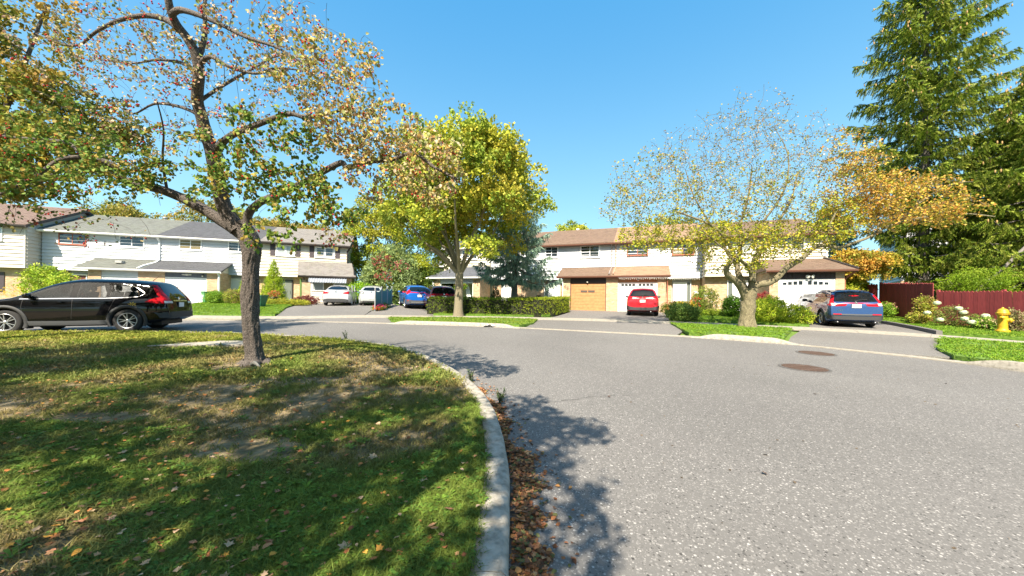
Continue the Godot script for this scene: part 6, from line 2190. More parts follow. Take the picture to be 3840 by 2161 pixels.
# spruce: whorls of drooping branches hung with needle sprays
func spruce(called: String, label: String, base: Vector3, h: float, reach: float, o := {}) -> Node3D:
	var root := tree(called, label, "tree", base, o.get("group", ""))
	var wood := MB.new()
	var tr: float = o.get("trunk", 0.3)
	var pts := []
	var rs := []
	for i in 13:
		var f := i / 12.0
		pts.append(base + Vector3(sin(f * 3.0) * 0.1, h * f - 0.3, 0))
		rs.append(lerpf(tr, 0.03, pow(f, 0.9)) * (1.0 + 0.3 * exp(-f * 40.0)))
	wood.tube(pts, rs, 12, true, 0.03)
	var s := Scatter.new()
	var cones := Scatter.new()
	var y: float = o.get("from", 2.5)
	var pal: Array = o.pal
	var dense: float = o.get("dense", 1.0)
	var tip_lift: float = o.get("tip", 0.12)
	while y < h - 0.4:
		var f := y / h
		var len: float = reach * pow(1.0 - f, o.get("power", 0.7)) * ss(-0.2, 0.22, f + 0.05)
		if o.has("low"):
			len *= lerpf(o.low, 1.0, ss(0.18, 0.45, f))
		var n := rng.randi_range(5, 7)
		var a0 := rf(0, TAU)
		for k in n:
			var a := a0 + TAU * k / n + rf(-0.25, 0.25)
			var l := len * rf(0.7, 1.15)
			if l < 0.15:
				continue
			var d := Vector3(cos(a), 0, sin(a))
			var p0 := base + Vector3(sin(f * 3.0) * 0.1, y, 0)
			var sag: float = o.get("sag", 0.28) * l * (1.0 - f * 0.7)
			var br := []
			var m := 6
			for i in m + 1:
				var t := float(i) / m
				br.append(p0 + d * l * t + Vector3.UP * (-sag * sin(t * 2.2) + l * tip_lift * t * t + l * 0.12 * t * f))
			wood.tube(br, range(m + 1).map(func(i): return lerpf(0.012 + 0.011 * l, 0.006, i / float(m))), 4, false)
			var cnt := int(l * 30.0 * dense) + 6
			for i in cnt:
				var t := pow(rng.randf(), 0.75)
				var fi := t * m
				var i0 := mini(int(fi), m - 1)
				var p: Vector3 = br[i0].lerp(br[i0 + 1], fi - i0)
				var side := d.cross(Vector3.UP) * (1.0 if rng.randf() < 0.5 else -1.0)
				var w := l * 0.32 * (1.0 - t * 0.75) * rng.randf()
				p += side * w + Vector3.UP * (-w * 0.35)
				var dir: Vector3 = (d * rf(0.2, 1.0) + side * rf(0.1, 0.9) + Vector3.UP * rf(-1.0, 0.1) * o.get("hang", 1.0)).normalized()
				var sz: float = rf(0.28, 0.5) * o.get("spray", 1.0)
				s.add(facing(dir, rf(0, TAU)).scaled(Vector3(sz * 0.8, sz, sz * 0.8)), p, pick(pal))
			if o.get("cones", false) and f > 0.35:
				for i in 2:
					cones.add(Basis.from_scale(Vector3(0.035, 0.09, 0.035)), br[m] + Vector3(rf(-0.3, 0.3), rf(-0.3, -0.1), rf(-0.3, 0.3)), Color(0.36, 0.23, 0.1))
		y += (0.42 + 0.02 * h * 0.5) * rf(0.8, 1.2) / sqrt(dense)
	settle(put(root, "trunk", wood, o.get("bark", M.bark_grey)), root)
	settle(spread(root, "needles", spray, M.needle, s), root)
	if cones.count():
		var cm := MB.new()
		cm.ball(Vector3.ZERO, Vector3.ONE, 6, 5)
		settle(spread(root, "cones", cm.mesh(), M.litter, cones), root)
	return root

func trees() -> void:
	clump7 = clump_mesh(8, 0.36)
	clump_fine = clump_mesh(14, 0.2)
	spray = spray_mesh()
	hero_tree()
	tree67()
	var maple := [Color(0.46, 0.44, 0.04), Color(0.38, 0.41, 0.04), Color(0.27, 0.35, 0.035), Color(0.5, 0.4, 0.05), Color(0.18, 0.27, 0.03), Color(0.34, 0.4, 0.05)]
	broad_tree("maple_tree", "round yellow-green maple on the strip of grass before the clipped hedge", V(-2.91, 0.74, 19.47), V(-2.8, 7.4, 19.3), Vector3(4.8, 4.2, 4.4), {"trunk": 0.24, "fork": 3.2, "clusters": 150, "per": 55, "cluster_r": 1.05, "clump": 0.42, "pal": maple, "limbs": 10, "shell": 0.3, "flat": 0.55})
	var gold := [Color(0.28, 0.28, 0.028), Color(0.168, 0.21, 0.028), Color(0.42, 0.308, 0.042), Color(0.126, 0.168, 0.028), Color(0.392, 0.224, 0.042)]
	broad_tree("maple_tree", "dense green and yellow tree cut off by the left edge", V(-12.6, 0.4, 7.6), V(-11.9, 5.5, 7.9), Vector3(2.7, 2.3, 2.5), {"trunk": 0.22, "lobes": [[V(-11.1, 7.5, 7.9), Vector3(0.95, 0.8, 1.2), 14], [V(-10.6, 5.5, 7.9), Vector3(1.4, 1.15, 1.6), 34], [V(-11.2, 4.2, 7.9), Vector3(1.1, 0.5, 1.2), 14], [V(-13.0, 6.3, 8.0), Vector3(1.7, 1.9, 1.9), 26]], "per": 46, "cluster_r": 0.5, "clump": 0.22, "pal": gold, "bark": M.bark})
	# trees of the island behind the photographer, whose shade falls on the lawn
	broad_tree("maple_tree", "tree behind the photographer whose shade dapples the near lawn", V(-6.2, -0.1, -3.4), V(-4.9, 6.2, -2.6), Vector3(3.9, 2.2, 3.0), {"trunk": 0.22, "clusters": 118, "per": 24, "cluster_r": 0.58, "clump": 0.26, "pal": gold, "bark": M.bark})
	broad_tree("maple_tree", "smaller tree behind the photographer whose shade reaches the kerb", V(-2.6, -0.1, -3.4), V(-1.75, 5.0, -1.5), Vector3(1.6, 1.3, 2.0), {"trunk": 0.12, "clusters": 30, "per": 26, "cluster_r": 0.42, "clump": 0.26, "pal": gold, "bark": M.bark})
	broad_tree("maple_tree", "tree beside the left edge of the frame whose shade crosses the lawn", V(-11.5, 0.0, 1.5), V(-9.8, 6.0, 0.6), Vector3(2.6, 2.2, 2.6), {"trunk": 0.2, "clusters": 84, "per": 26, "cluster_r": 0.58, "clump": 0.3, "pal": gold, "bark": M.bark})
	# street trees across the island, behind the photographer
	for q in [[-20.0, -14.0, "leftmost street tree of the row behind the photographer"], [-10.0, -18.0, "second street tree from the left behind the photographer"], [-1.0, -20.0, "third street tree from the left behind the photographer"], [9.0, -20.0, "fourth street tree from the left behind the photographer"], [19.0, -15.0, "rightmost street tree of the row behind the photographer"], [-28.0, -4.0, "street tree well to the left of the photographer"]]:
		broad_tree("background_tree", q[2], at(q[0], q[1]), V(q[0], 5.8, q[1]), Vector3(5.6, 5.6, 3.5), {"trunk": 0.25, "clusters": 70, "per": 26, "cluster_r": 1.7, "clump": 0.8, "pal": gold, "bark": M.bark, "group": "street trees behind the photographer"})
	# behind the left row
	var far := [Color(0.34, 0.289, 0.051), Color(0.221, 0.238, 0.0425), Color(0.442, 0.289, 0.068), Color(0.153, 0.187, 0.034)]
	var k := 0
	for q in [[-46.0, 42.0, 9.2, 4.2, "olive tree behind the grey-green roof, left of the gap of sky"], [-36.0, 43.0, 9.8, 4.4, "olive tree behind the seam of the grey-green and the dark roofs"], [-29.5, 44.0, 8.6, 3.8, "brownish tree behind the middle of the dark roof"], [-23.8, 44.0, 7.9, 3.6, "yellowish tree behind the roof of the house with dark shutters"], [-60.0, 40.0, 9.5, 5.0, "tree behind the cream house at the far left"]]:
		broad_tree("background_tree", q[4], at(q[0], q[1]), V(q[0], q[2], q[1]), Vector3(q[3], q[3] * 0.95, q[3]), {"trunk": 0.25, "clusters": 60, "per": 30, "cluster_r": q[3] * 0.3, "clump": 0.6, "pal": far, "group": "trees beyond the left row of houses"})
		k += 1
	var lime := [Color(0.432, 0.446, 0.027), Color(0.324, 0.378, 0.027), Color(0.189, 0.257, 0.027), Color(0.405, 0.338, 0.0405)]
	broad_tree("background_tree", "tall lime yellow tree beside the end wall of the shuttered house", at(-14.0, 36.5), V(-14.2, 7.4, 36.5), Vector3(3.6, 5.0, 3.2), {"trunk": 0.22, "clusters": 80, "per": 36, "cluster_r": 0.95, "clump": 0.5, "pal": lime})
	broad_tree("background_tree", "deep green tree in the gap between the two rows of houses", at(-9.0, 38.0), V(-9.0, 5.6, 37.5), Vector3(3.6, 5.2, 3.0), {"trunk": 0.22, "clusters": 70, "per": 36, "cluster_r": 1.0, "clump": 0.5, "pal": [Color(0.12, 0.18, 0.02), Color(0.2, 0.24, 0.03), Color(0.06, 0.1, 0.015)]})
	broad_tree("background_tree", "yellow-green tree close beside the side wing of the house behind the maple", at(-8.6, 33.5), V(-8.7, 3.9, 33.0), Vector3(1.7, 2.5, 1.6), {"trunk": 0.12, "clusters": 40, "per": 30, "cluster_r": 0.6, "clump": 0.4, "pal": lime})
	broad_tree("background_tree", "small olive tree top showing over the brown roof", at(7.6, 45.0), V(7.7, 9.6, 45), Vector3(2.6, 2.5, 2.4), {"trunk": 0.2, "clusters": 40, "per": 30, "cluster_r": 0.8, "clump": 0.55, "pal": maple})
	broad_tree("background_tree", "tree behind the ridge of the brown roofs, seen through the lichened tree", at(19.0, 42.0), V(19.0, 8.0, 42), Vector3(4.2, 4.0, 3.6), {"trunk": 0.2, "clusters": 50, "per": 30, "cluster_r": 1.1, "clump": 0.6, "pal": [Color(0.2, 0.24, 0.04), Color(0.12, 0.17, 0.03)]})
	var amber := [Color(0.546, 0.312, 0.039), Color(0.468, 0.364, 0.039), Color(0.325, 0.312, 0.039), Color(0.572, 0.247, 0.052), Color(0.234, 0.26, 0.039)]
	broad_tree("small_tree", "low amber tree beside the brown garage roof", at(21.1, 21.9), V(21.2, 3.95, 21.6), Vector3(1.8, 1.2, 1.0), {"trunk": 0.1, "clusters": 55, "per": 34, "cluster_r": 0.6, "clump": 0.32, "pal": amber, "flat": 0.5})
	broad_tree("small_tree", "yellow-green undergrowth tree below the amber one", at(20.3, 22.2), V(20.3, 2.6, 22.0), Vector3(0.9, 0.8, 0.8), {"trunk": 0.06, "clusters": 26, "per": 30, "cluster_r": 0.45, "clump": 0.3, "pal": lime})
	broad_tree("small_tree", "bright green feathery bush leaning over the red fence", at(24.3, 18.6), V(24.2, 2.7, 18.4), Vector3(1.9, 1.15, 1.2), {"trunk": 0.06, "clusters": 45, "per": 30, "cluster_r": 0.5, "clump": 0.26, "pal": [Color(0.22, 0.34, 0.015), Color(0.16, 0.28, 0.015), Color(0.27, 0.36, 0.03)], "mesh": clump_fine})
	# conifers
	var norway := [Color(0.2, 0.27, 0.03), Color(0.27, 0.33, 0.045), Color(0.12, 0.18, 0.025), Color(0.33, 0.36, 0.07)]
	spruce("spruce_tree", "very tall spruce with a bare grey trunk behind the red fence", V(25.8, 0.75, 22.5), 26.0, 5.6, {"trunk": 0.32, "from": 3.5, "pal": norway, "cones": true, "dense": 1.05, "sag": 0.16, "tip": 0.1, "power": 0.6, "hang": 2.2, "spray": 1.15, "low": 0.55})
	spruce("spruce_tree", "broad dark green spruce cut off by the right edge", V(28.6, 0.65, 19.5), 14.6, 6.2, {"trunk": 0.3, "from": 1.6, "pal": norway, "cones": true, "hang": 1.6, "spray": 1.1, "dense": 1.15, "sag": 0.3, "power": 0.75})
	spruce("spruce_tree", "dark spruce behind the bright green bush", V(35.5, 0.8, 26.0), 15.0, 5.5, {"trunk": 0.3, "from": 1.5, "pal": norway, "sag": 0.3})
	var silver := [Color(0.298, 0.436, 0.344), Color(0.39, 0.528, 0.436), Color(0.207, 0.321, 0.252), Color(0.459, 0.62, 0.459)]
	spruce("blue_spruce", "blue-grey spruce right behind the round maple", V(0.1, 0.85, 24.4), 10.6, 3.5, {"trunk": 0.26, "from": 2.6, "pal": silver, "dense": 1.3, "hang": 1.5, "sag": 0.4, "bark": M.bark_grey, "spray": 0.9})
	spruce("blue_spruce", "blue-grey spruce standing behind the amber tree", V(26.8, 0.9, 30.0), 9.5, 3.4, {"trunk": 0.2, "from": 1.0, "pal": silver, "dense": 1.2, "sag": 0.25})
	spruce("blue_spruce", "blue-grey spruce behind the side wing of the house with the open garage", V(-5.6, 1.0, 37.0), 9.0, 2.6, {"trunk": 0.2, "from": 1.0, "pal": silver, "dense": 1.1, "sag": 0.25})
	# grey limb fallen against the spruces
	var lb := MB.new()
	var q2 := curve([V(24.0, 2.2, 18.6), V(25.0, 3.3, 18.4), V(26.2, 4.7, 18.2), V(27.6, 6.4, 18.0)], 4)
	lb.tube(q2, q2.map(func(_p): return 0.07), 7, true, 0.05)
	tag(put(self, "dead_limb", lb, M.bark_grey), "bare grey limb slanting up in front of the dark spruces", "branch")

var hero_vol := [
	[V(-1.98,3.85,4.10),Vector3(0.55,0.68,0.60),120,1],
	[V(-2.56,4.34,4.30),Vector3(0.53,0.53,0.60),70,1],
	[V(-3.23,4.87,4.50),Vector3(0.85,0.40,0.60),90,2],
	[V(-1.79,3.39,4.10),Vector3(0.41,0.41,0.50),70,1],
	[V(-3.75,4.25,5.00),Vector3(0.78,0.67,0.70),70,2],
	[V(-3.03,3.62,4.60),Vector3(0.61,0.31,0.50),50,0],
	[V(-3.15,3.14,4.70),Vector3(0.78,0.42,0.60),90,0],
	[V(-2.46,2.68,4.50),Vector3(0.60,0.30,0.50),60,0],
	[V(-0.93,2.94,3.95),Vector3(0.40,0.44,0.40),100,1],
	[V(-1.34,3.35,4.10),Vector3(0.36,0.36,0.40),60,1],
	[V(-1.60,2.93,4.20),Vector3(0.37,0.33,0.40),50,1],
	[V(-6.32,3.32,5.30),Vector3(1.24,0.53,0.70),120,0],
	[V(-7.12,4.05,5.60),Vector3(0.93,0.56,0.80),90,0],
	[V(-7.12,3.22,5.20),Vector3(0.64,0.52,0.60),60,0],
	[V(-5.65,4.02,5.50),Vector3(0.67,0.73,0.60),60,2],
	[V(-5.65,5.13,5.10),Vector3(0.85,0.51,0.60),70,2],
	[V(-6.94,5.22,5.50),Vector3(0.73,0.55,0.60),40,2],
	[V(-4.76,4.73,5.00),Vector3(0.61,0.61,0.50),50,2],
	[V(-6.45,2.49,5.00),Vector3(0.72,0.39,0.50),26,3],
	[V(-5.67,3.39,5.30),Vector3(0.53,0.29,0.50),40,0],
	[V(-3.99,2.99,4.90),Vector3(0.44,0.33,0.50),30,0],
	[V(-2.10,2.18,4.20),Vector3(0.23,0.19,0.30),14,3],
	[V(-3.02,2.24,4.60),Vector3(0.46,0.20,0.40),14,0],
	[V(-4.58,3.60,5.20),Vector3(0.58,0.40,0.60),30,0]]
var t67_vol := [
	[V(9.78,9.10,15.00),Vector3(1.50,1.17,1.60),60,2],
	[V(7.64,7.62,14.70),Vector3(2.61,1.31,2.00),90,2],
	[V(10.90,7.66,14.70),Vector3(1.80,1.47,2.00),80,2],
	[V(5.61,6.22,14.50),Vector3(1.77,1.29,1.80),90,1],
	[V(8.31,5.83,14.70),Vector3(2.78,1.31,2.00),130,1],
	[V(10.93,5.86,14.70),Vector3(2.12,1.47,2.00),110,1],
	[V(6.47,4.24,14.20),Vector3(1.89,0.79,1.40),110,0],
	[V(8.84,3.79,14.20),Vector3(1.89,0.95,1.40),150,0],
	[V(11.13,4.16,14.30),Vector3(1.43,0.95,1.40),100,0],
	[V(4.30,5.37,14.40),Vector3(0.80,0.80,1.00),40,1],
	[V(5.13,4.03,14.00),Vector3(1.09,0.62,1.00),40,0],
	[V(13.57,5.81,13.90),Vector3(1.24,1.54,1.10),190,4],
	[V(15.17,5.50,13.80),Vector3(1.84,1.07,1.10),220,4],
	[V(17.01,5.21,13.80),Vector3(0.92,0.54,0.80),50,4],
	[V(13.03,7.39,14.00),Vector3(0.78,0.93,0.90),40,4],
	[V(12.44,4.74,14.00),Vector3(0.93,0.93,1.00),90,0]]

# leafy shrub: stems, foliage clumps through lobes, optional flower heads
func shrub(called: String, label: String, category: String, base: Vector3, lobes: Array, pal: Array, o := {}) -> Node3D:
	var root := thing(called, label, category, base, 0.0, o.get("group", ""))
	var wood := MB.new()
	var s := Scatter.new()
	var sz: float = o.get("clump", 0.2) * 1.45
	for l in lobes:  # [centre, radii, count]
		var c: Vector3 = l[0]
		for k in 4:
			var e: Vector3 = c + Vector3(rf(-0.5, 0.5) * l[1].x, rf(-0.2, 0.4) * l[1].y, rf(-0.5, 0.5) * l[1].z)
			wood.tube([Vector3(c.x * 0.5 + rf(-0.05, 0.05), -0.1, c.z * 0.5), (e * 0.5) + Vector3(rf(-0.05, 0.05), 0, 0), e], [0.014, 0.01, 0.004], 4, false)
		for k in int(l[2] * 1.25):
			var p := in_ellipsoid(c, l[1], 0.15)
			if p.y < 0.02:
				p.y = rf(0.02, 0.1)
			s.add(rand_basis().scaled(Vector3.ONE * sz * rf(0.7, 1.3)), p, shade(pick(pal), 0.8, 1.25))
	put(root, "stems", wood, M.twig)
	spread(root, "foliage", o.get("mesh", clump_fine), M.leaf, s)
	if o.has("flowers"):
		var f := Scatter.new()
		for q in o.flowers:  # [centre, radii, count, colour, size]
			for k in q[2]:
				f.add(rand_basis().scaled(Vector3.ONE * q[4] * rf(0.7, 1.2)), in_ellipsoid(q[0], q[1], 0.3), shade(q[3], 0.8, 1.15))
		spread(root, "flowers", o.get("petals", clump7), M.leaf, f)
	return root

func cone_cedar(label: String, base: Vector3, h: float, r: float, pal: Array, n: int, called := "cedar") -> Node3D:
	var root := thing(called, label, "cedar", base)
	var wood := MB.new()
	wood.tube([Vector3(0, -0.1, 0), Vector3(0, h * 0.5, 0), Vector3(0, h * 0.95, 0)], [0.05, 0.03, 0.008], 6)
	put(root, "trunk", wood, M.twig)
	var s := Scatter.new()
	for k in n:
		var y := h * (1.0 - sqrt(rng.randf())) * 1.0
		var a := rf(0, TAU)
		var prof := r * pow(1.0 - y / h, 0.8) * (0.35 + 0.65 * ss(-0.05, 0.12, y / h)) * (1.0 + 0.14 * sin(a * 5.0 + y * 6.0) + 0.1 * sin(a * 9.0 - y * 11.0))
		var q := prof * sqrt(rf(0.25, 1.0))
		var dir := Vector3(cos(a) * 0.6, 1.0, sin(a) * 0.6)
		s.add(facing(dir, rf(0, TAU)).scaled(Vector3.ONE * rf(0.14, 0.26)), Vector3(cos(a) * q, y + 0.03, sin(a) * q), shade(pick(pal), 0.75, 1.2))
	spread(root, "foliage", clump_fine, M.leaf, s)
	return root

func hedge() -> void:
	var root := thing("hedge", "low clipped hedge behind the round maple, turning back beside the orange door", "hedge", at(-4.7, 20.6, 0.05))
	var line := fine([Vector2(-4.75, 21.0), Vector2(-2.3, 20.75), Vector2(0.0, 20.35), Vector2(1.3, 20.6), Vector2(2.2, 21.3), Vector2(3.0, 23.0), Vector2(3.7, 25.2)], 0.25)
	var core := MB.new()
	var s := Scatter.new()
	var pal := [Color(0.165, 0.255, 0.018), Color(0.225, 0.33, 0.0225), Color(0.12, 0.195, 0.018), Color(0.3, 0.375, 0.03)]
	var hw := 0.42
	var hh := 0.98
	for i in line.size():
		var p: Vector2 = line[i]
		var t: Vector2 = (line[mini(i + 1, line.size() - 1)] - line[maxi(i - 1, 0)]).normalized()
		var sd := Vector2(-t.y, t.x)
		var yellow := 1.0 + 0.35 * ss(-0.5, 0.8, p.x)
		var g := at(p.x, p.y, 0.05)
		var h := hh * (1.0 + 0.05 * ss(-1.0, 3.0, p.x))
		var xf := Transform3D(Basis(Vector3(t.x, 0, -t.y), Vector3.UP, Vector3(t.x, 0, -t.y).cross(Vector3.UP)), g - root.position)
		core.box(Vector3(-0.14, -0.1, -hw + 0.12), Vector3(0.14, h - 0.13, hw - 0.12), xf)
		for k in 105:
			var f := rf(-hw, hw)
			var y := rf(0.03, h)
			var face := rng.randf()
			if face < 0.45:
				f = -hw * rf(0.82, 1.02) * (1.0 if rng.randf() < 0.5 else -1.0)
			elif face < 0.85:
				y = h * rf(0.9, 1.01)
			var edge := (0.06 if (i > 0 and i < line.size() - 1) else 0.0)
			var x := rf(-0.15 - edge, 0.15 + edge)
			s.add(rand_basis().scaled(Vector3.ONE * rf(0.09, 0.17)), xf * Vector3(x, y + 0.025 * sin(p.x * 7.0), f), shade(pick(pal) * Color(yellow, 1.0 + (yellow - 1.0) * 0.5, 1), 0.75, 1.25))
	put(root, "branches", core, mat(0.018, 0.02, 0.008, 1.0))
	spread(root, "foliage", clump_fine, M.leaf, s)

func plants() -> void:
	hedge()
	var cedar := [Color(0.36, 0.48, 0.0225), Color(0.27, 0.405, 0.0225), Color(0.45, 0.54, 0.03), Color(0.18, 0.285, 0.018)]
	cone_cedar("tall bright green cone shaped cedar before the dark green front door", at(-17.55, 26.3, 0.08), 3.35, 0.95, cedar, 2600)
	cone_cedar("smaller bright green cedar right beside the trunk of the near bent tree", at(-19.9, 26.4, 0.08), 1.75, 0.5, cedar, 900)
	cone_cedar("slim bright green cedar behind the red fence, below the amber tree", at(22.5, 22.8, 0.2), 2.4, 0.36, cedar, 700)
	var yew := [Color(0.0525, 0.09, 0.0225), Color(0.075, 0.12, 0.03), Color(0.0375, 0.0675, 0.018)]
	cone_cedar("dark cone shaped yew before the white door with two narrow panes", at(-1.25, 27.6, 0.08), 1.75, 0.7, yew, 900, "yew")
	shrub("yew", "low dark clipped yew left of the cone shaped yew", "bush", at(-3.2, 27.0, 0.08), [[Vector3(0, 0.35, 0), Vector3(1.3, 0.45, 0.5), 420]], yew)
	shrub("yew", "low dark clipped yew right of the cone shaped yew", "bush", at(0.5, 26.9, 0.08), [[Vector3(0, 0.45, 0), Vector3(1.2, 0.5, 0.5), 420]], yew)
	var green := [Color(0.18, 0.33, 0.03), Color(0.255, 0.405, 0.0375), Color(0.12, 0.225, 0.0225)]
	var lime := [Color(0.39, 0.51, 0.0375), Color(0.285, 0.42, 0.03), Color(0.48, 0.54, 0.075), Color(0.195, 0.3, 0.03)]
	shrub("bush", "yellow-green bush with yellow flowers before the cream house at the left edge", "bush", at(-29.6, 22.6, 0.1), [[Vector3(0, 1.3, 0), Vector3(1.2, 1.2, 0.9), 420], [Vector3(1.5, 1.1, 0.2), Vector3(0.9, 0.9, 0.7), 220]], lime, {"clump": 0.3, "flowers": [[Vector3(-0.9, 0.8, 0.8), Vector3(0.7, 0.4, 0.3), 60, Color(0.7, 0.468, 0.026), 0.12]]})
	shrub("bush", "round green bush beside the green bin", "bush", at(-20.9, 25.2, 0.1), [[Vector3(0, 0.4, 0), Vector3(0.62, 0.5, 0.5), 330]], green)
	shrub("bush", "loose brown and green bush left of the small cedar", "bush", at(-19.3, 24.9, 0.1), [[Vector3(0, 0.5, 0), Vector3(0.8, 0.55, 0.5), 260]], [Color(0.221, 0.26, 0.052), Color(0.286, 0.208, 0.078), Color(0.325, 0.39, 0.039)])
	shrub("flower_bed", "low yellow-green ground plants under the tall cedar", "flower bed", at(-16.1, 25.0, 0.1), [[Vector3(0, 0.12, 0), Vector3(1.9, 0.25, 0.6), 520], [Vector3(1.4, 0.1, 0.3), Vector3(0.8, 0.22, 0.4), 200]], [Color(0.429, 0.429, 0.039), Color(0.338, 0.312, 0.039), Color(0.208, 0.26, 0.026)], {"clump": 0.16})
	shrub("flower_bed", "maroon leaved plants along the wall right of the tall cedar", "flower bed", at(-16.0, 26.0, 0.1), [[Vector3(0.7, 0.25, -0.6), Vector3(1.1, 0.35, 0.3), 380], [Vector3(-1.7, 0.3, 0.1), Vector3(0.5, 0.35, 0.3), 180]], [Color(0.182, 0.039, 0.039), Color(0.117, 0.0325, 0.039), Color(0.26, 0.078, 0.052)], {"clump": 0.16})
	var pot := thing("flower_pot", "dark urn of orange-red flowers before the tall cedar", "flower pot", at(-16.85, 25.3, 0.08))
	var u := MB.new()
	u.lathe([Vector2(0.001, 0), Vector2(0.16, 0), Vector2(0.1, 0.1), Vector2(0.12, 0.2), Vector2(0.24, 0.45), Vector2(0.27, 0.5), Vector2(0.22, 0.48), Vector2(0.001, 0.44)], 16)
	put(pot, "urn", u, mat(0.03, 0.03, 0.035, 0.5))
	var fl := Scatter.new()
	for k in 120:
		fl.add(rand_basis().scaled(Vector3.ONE * rf(0.1, 0.18)), in_ellipsoid(Vector3(0, 0.7, 0), Vector3(0.4, 0.28, 0.35)), shade([Color(0.5, 0.1, 0.03), Color(0.55, 0.18, 0.04), Color(0.16, 0.2, 0.03), Color(0.5, 0.25, 0.15)][rng.randi() % 4]))
	spread(pot, "flowers", clump7, M.leaf, fl)
	# between the two rows
	shrub("bush", "big grey-green bush with crimson branches between the two rows of houses", "bush", at(-10.6, 31.5), [[Vector3(0, 2.6, 0), Vector3(2.2, 2.7, 1.4), 900], [Vector3(-1.5, 1.8, 0.4), Vector3(1.1, 1.7, 1.0), 320], [Vector3(1.4, 2.2, 0.5), Vector3(1.2, 1.8, 1.0), 380]], [Color(0.221, 0.299, 0.104), Color(0.143, 0.208, 0.065), Color(0.286, 0.377, 0.169), Color(0.26, 0.312, 0.078)], {"clump": 0.42, "flowers": [[Vector3(-0.6, 3.6, 0.9), Vector3(0.9, 0.9, 0.5), 70, Color(0.39, 0.065, 0.078), 0.26], [Vector3(1.2, 3.2, 1.2), Vector3(0.7, 0.6, 0.4), 36, Color(0.468, 0.091, 0.13), 0.24], [Vector3(-0.2, 2.3, 1.5), Vector3(1.0, 0.4, 0.3), 30, Color(0.416, 0.065, 0.078), 0.22], [Vector3(-1.5, 1.0, 1.2), Vector3(0.6, 0.4, 0.3), 26, Color(0.52, 0.169, 0.065), 0.22]]})
	shrub("bush", "bright green creeper over the wire fence left of the pale hatchback", "bush", at(-13.0, 30.3), [[Vector3(0, 1.0, 0), Vector3(1.5, 0.8, 0.6), 520], [Vector3(-0.9, 0.4, 0.4), Vector3(0.35, 0.6, 0.3), 120]], [Color(0.26, 0.468, 0.026), Color(0.338, 0.52, 0.039), Color(0.169, 0.325, 0.026)], {"clump": 0.3})
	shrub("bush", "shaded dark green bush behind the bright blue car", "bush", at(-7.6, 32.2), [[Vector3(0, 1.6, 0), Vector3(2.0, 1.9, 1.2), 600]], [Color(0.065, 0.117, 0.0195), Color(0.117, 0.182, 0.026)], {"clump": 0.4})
	shrub("flower_bed", "magenta and red petunias at the foot of the slatted fence", "flower bed", at(-8.25, 22.2, 0.03), [[Vector3(0, 0.12, 0), Vector3(0.32, 0.2, 0.8), 130], [Vector3(-0.35, 0.15, -1.8), Vector3(0.28, 0.25, 1.0), 150]], green, {"clump": 0.16, "flowers": [[Vector3(0.05, 0.22, 0.0), Vector3(0.34, 0.18, 0.8), 130, Color(0.7, 0.039, 0.26), 0.1], [Vector3(0.1, 0.15, 0.5), Vector3(0.3, 0.15, 0.5), 70, Color(0.7, 0.104, 0.039), 0.1]]})
	shrub("hanging_basket", "basket of red and white flowers hanging by the open garage", "flower basket", at(-4.1, 28.6, 1.55), [[Vector3(0, 0.1, 0), Vector3(0.5, 0.4, 0.4), 120]], green, {"clump": 0.2, "flowers": [[Vector3(0, 0.15, 0.15), Vector3(0.5, 0.4, 0.35), 40, Color(0.65, 0.052, 0.065), 0.12]]})
	# before the red car's house and the end house
	shrub("flower_bed", "orange, yellow and red flowers right of the red car", "flower bed", at(9.8, 20.9, 0.08), [[Vector3(0, 0.4, 0), Vector3(1.1, 0.5, 0.7), 380]], [Color(0.208, 0.26, 0.039), Color(0.338, 0.312, 0.065), Color(0.156, 0.221, 0.026)], {"flowers": [[Vector3(0.25, 0.65, 0.2), Vector3(0.6, 0.3, 0.4), 90, Color(0.7, 0.429, 0.0195), 0.16], [Vector3(-0.6, 0.55, 0.2), Vector3(0.5, 0.4, 0.4), 50, Color(0.585, 0.208, 0.078), 0.14], [Vector3(0.9, 0.85, 0.0), Vector3(0.4, 0.4, 0.3), 24, Color(0.7, 0.065, 0.052), 0.12]]})
	shrub("bush", "dark green lavender-like bush at the corner of the bright lawn", "bush", at(8.55, 17.9, 0.08), [[Vector3(0, 0.36, 0), Vector3(0.85, 0.5, 0.7), 560]], [Color(0.078, 0.156, 0.0325), Color(0.13, 0.221, 0.039), Color(0.169, 0.26, 0.052)], {"clump": 0.17})
	shrub("rose_bush", "tall loose rose bush between the two front doors, with pale blooms", "bush", at(12.1, 22.3, 0.08), [[Vector3(0, 0.85, 0), Vector3(0.8, 0.95, 0.6), 340], [Vector3(-0.6, 0.6, 0.2), Vector3(0.5, 0.6, 0.4), 120]], [Color(0.234, 0.325, 0.039), Color(0.156, 0.234, 0.026), Color(0.325, 0.351, 0.078)], {"flowers": [[Vector3(0, 0.8, 0.4), Vector3(0.9, 0.7, 0.4), 14, Color(0.7, 0.7, 0.7), 0.16], [Vector3(-0.9, 0.7, 0.4), Vector3(0.4, 0.4, 0.3), 12, Color(0.65, 0.065, 0.065), 0.12]]})
	shrub("flower_bed", "low yellow-green plants along the foot of the rose bush", "flower bed", at(12.3, 21.3, 0.08), [[Vector3(0, 0.12, 0), Vector3(1.5, 0.22, 0.4), 260]], lime, {"clump": 0.16})
	shrub("bush", "round glossy green bush left of the lichened trunk", "bush", at(12.4, 20.1, 0.08), [[Vector3(0, 0.6, 0), Vector3(0.52, 0.6, 0.5), 420]], [Color(0.091, 0.221, 0.0195), Color(0.143, 0.286, 0.026), Color(0.065, 0.143, 0.0156)], {"clump": 0.18})
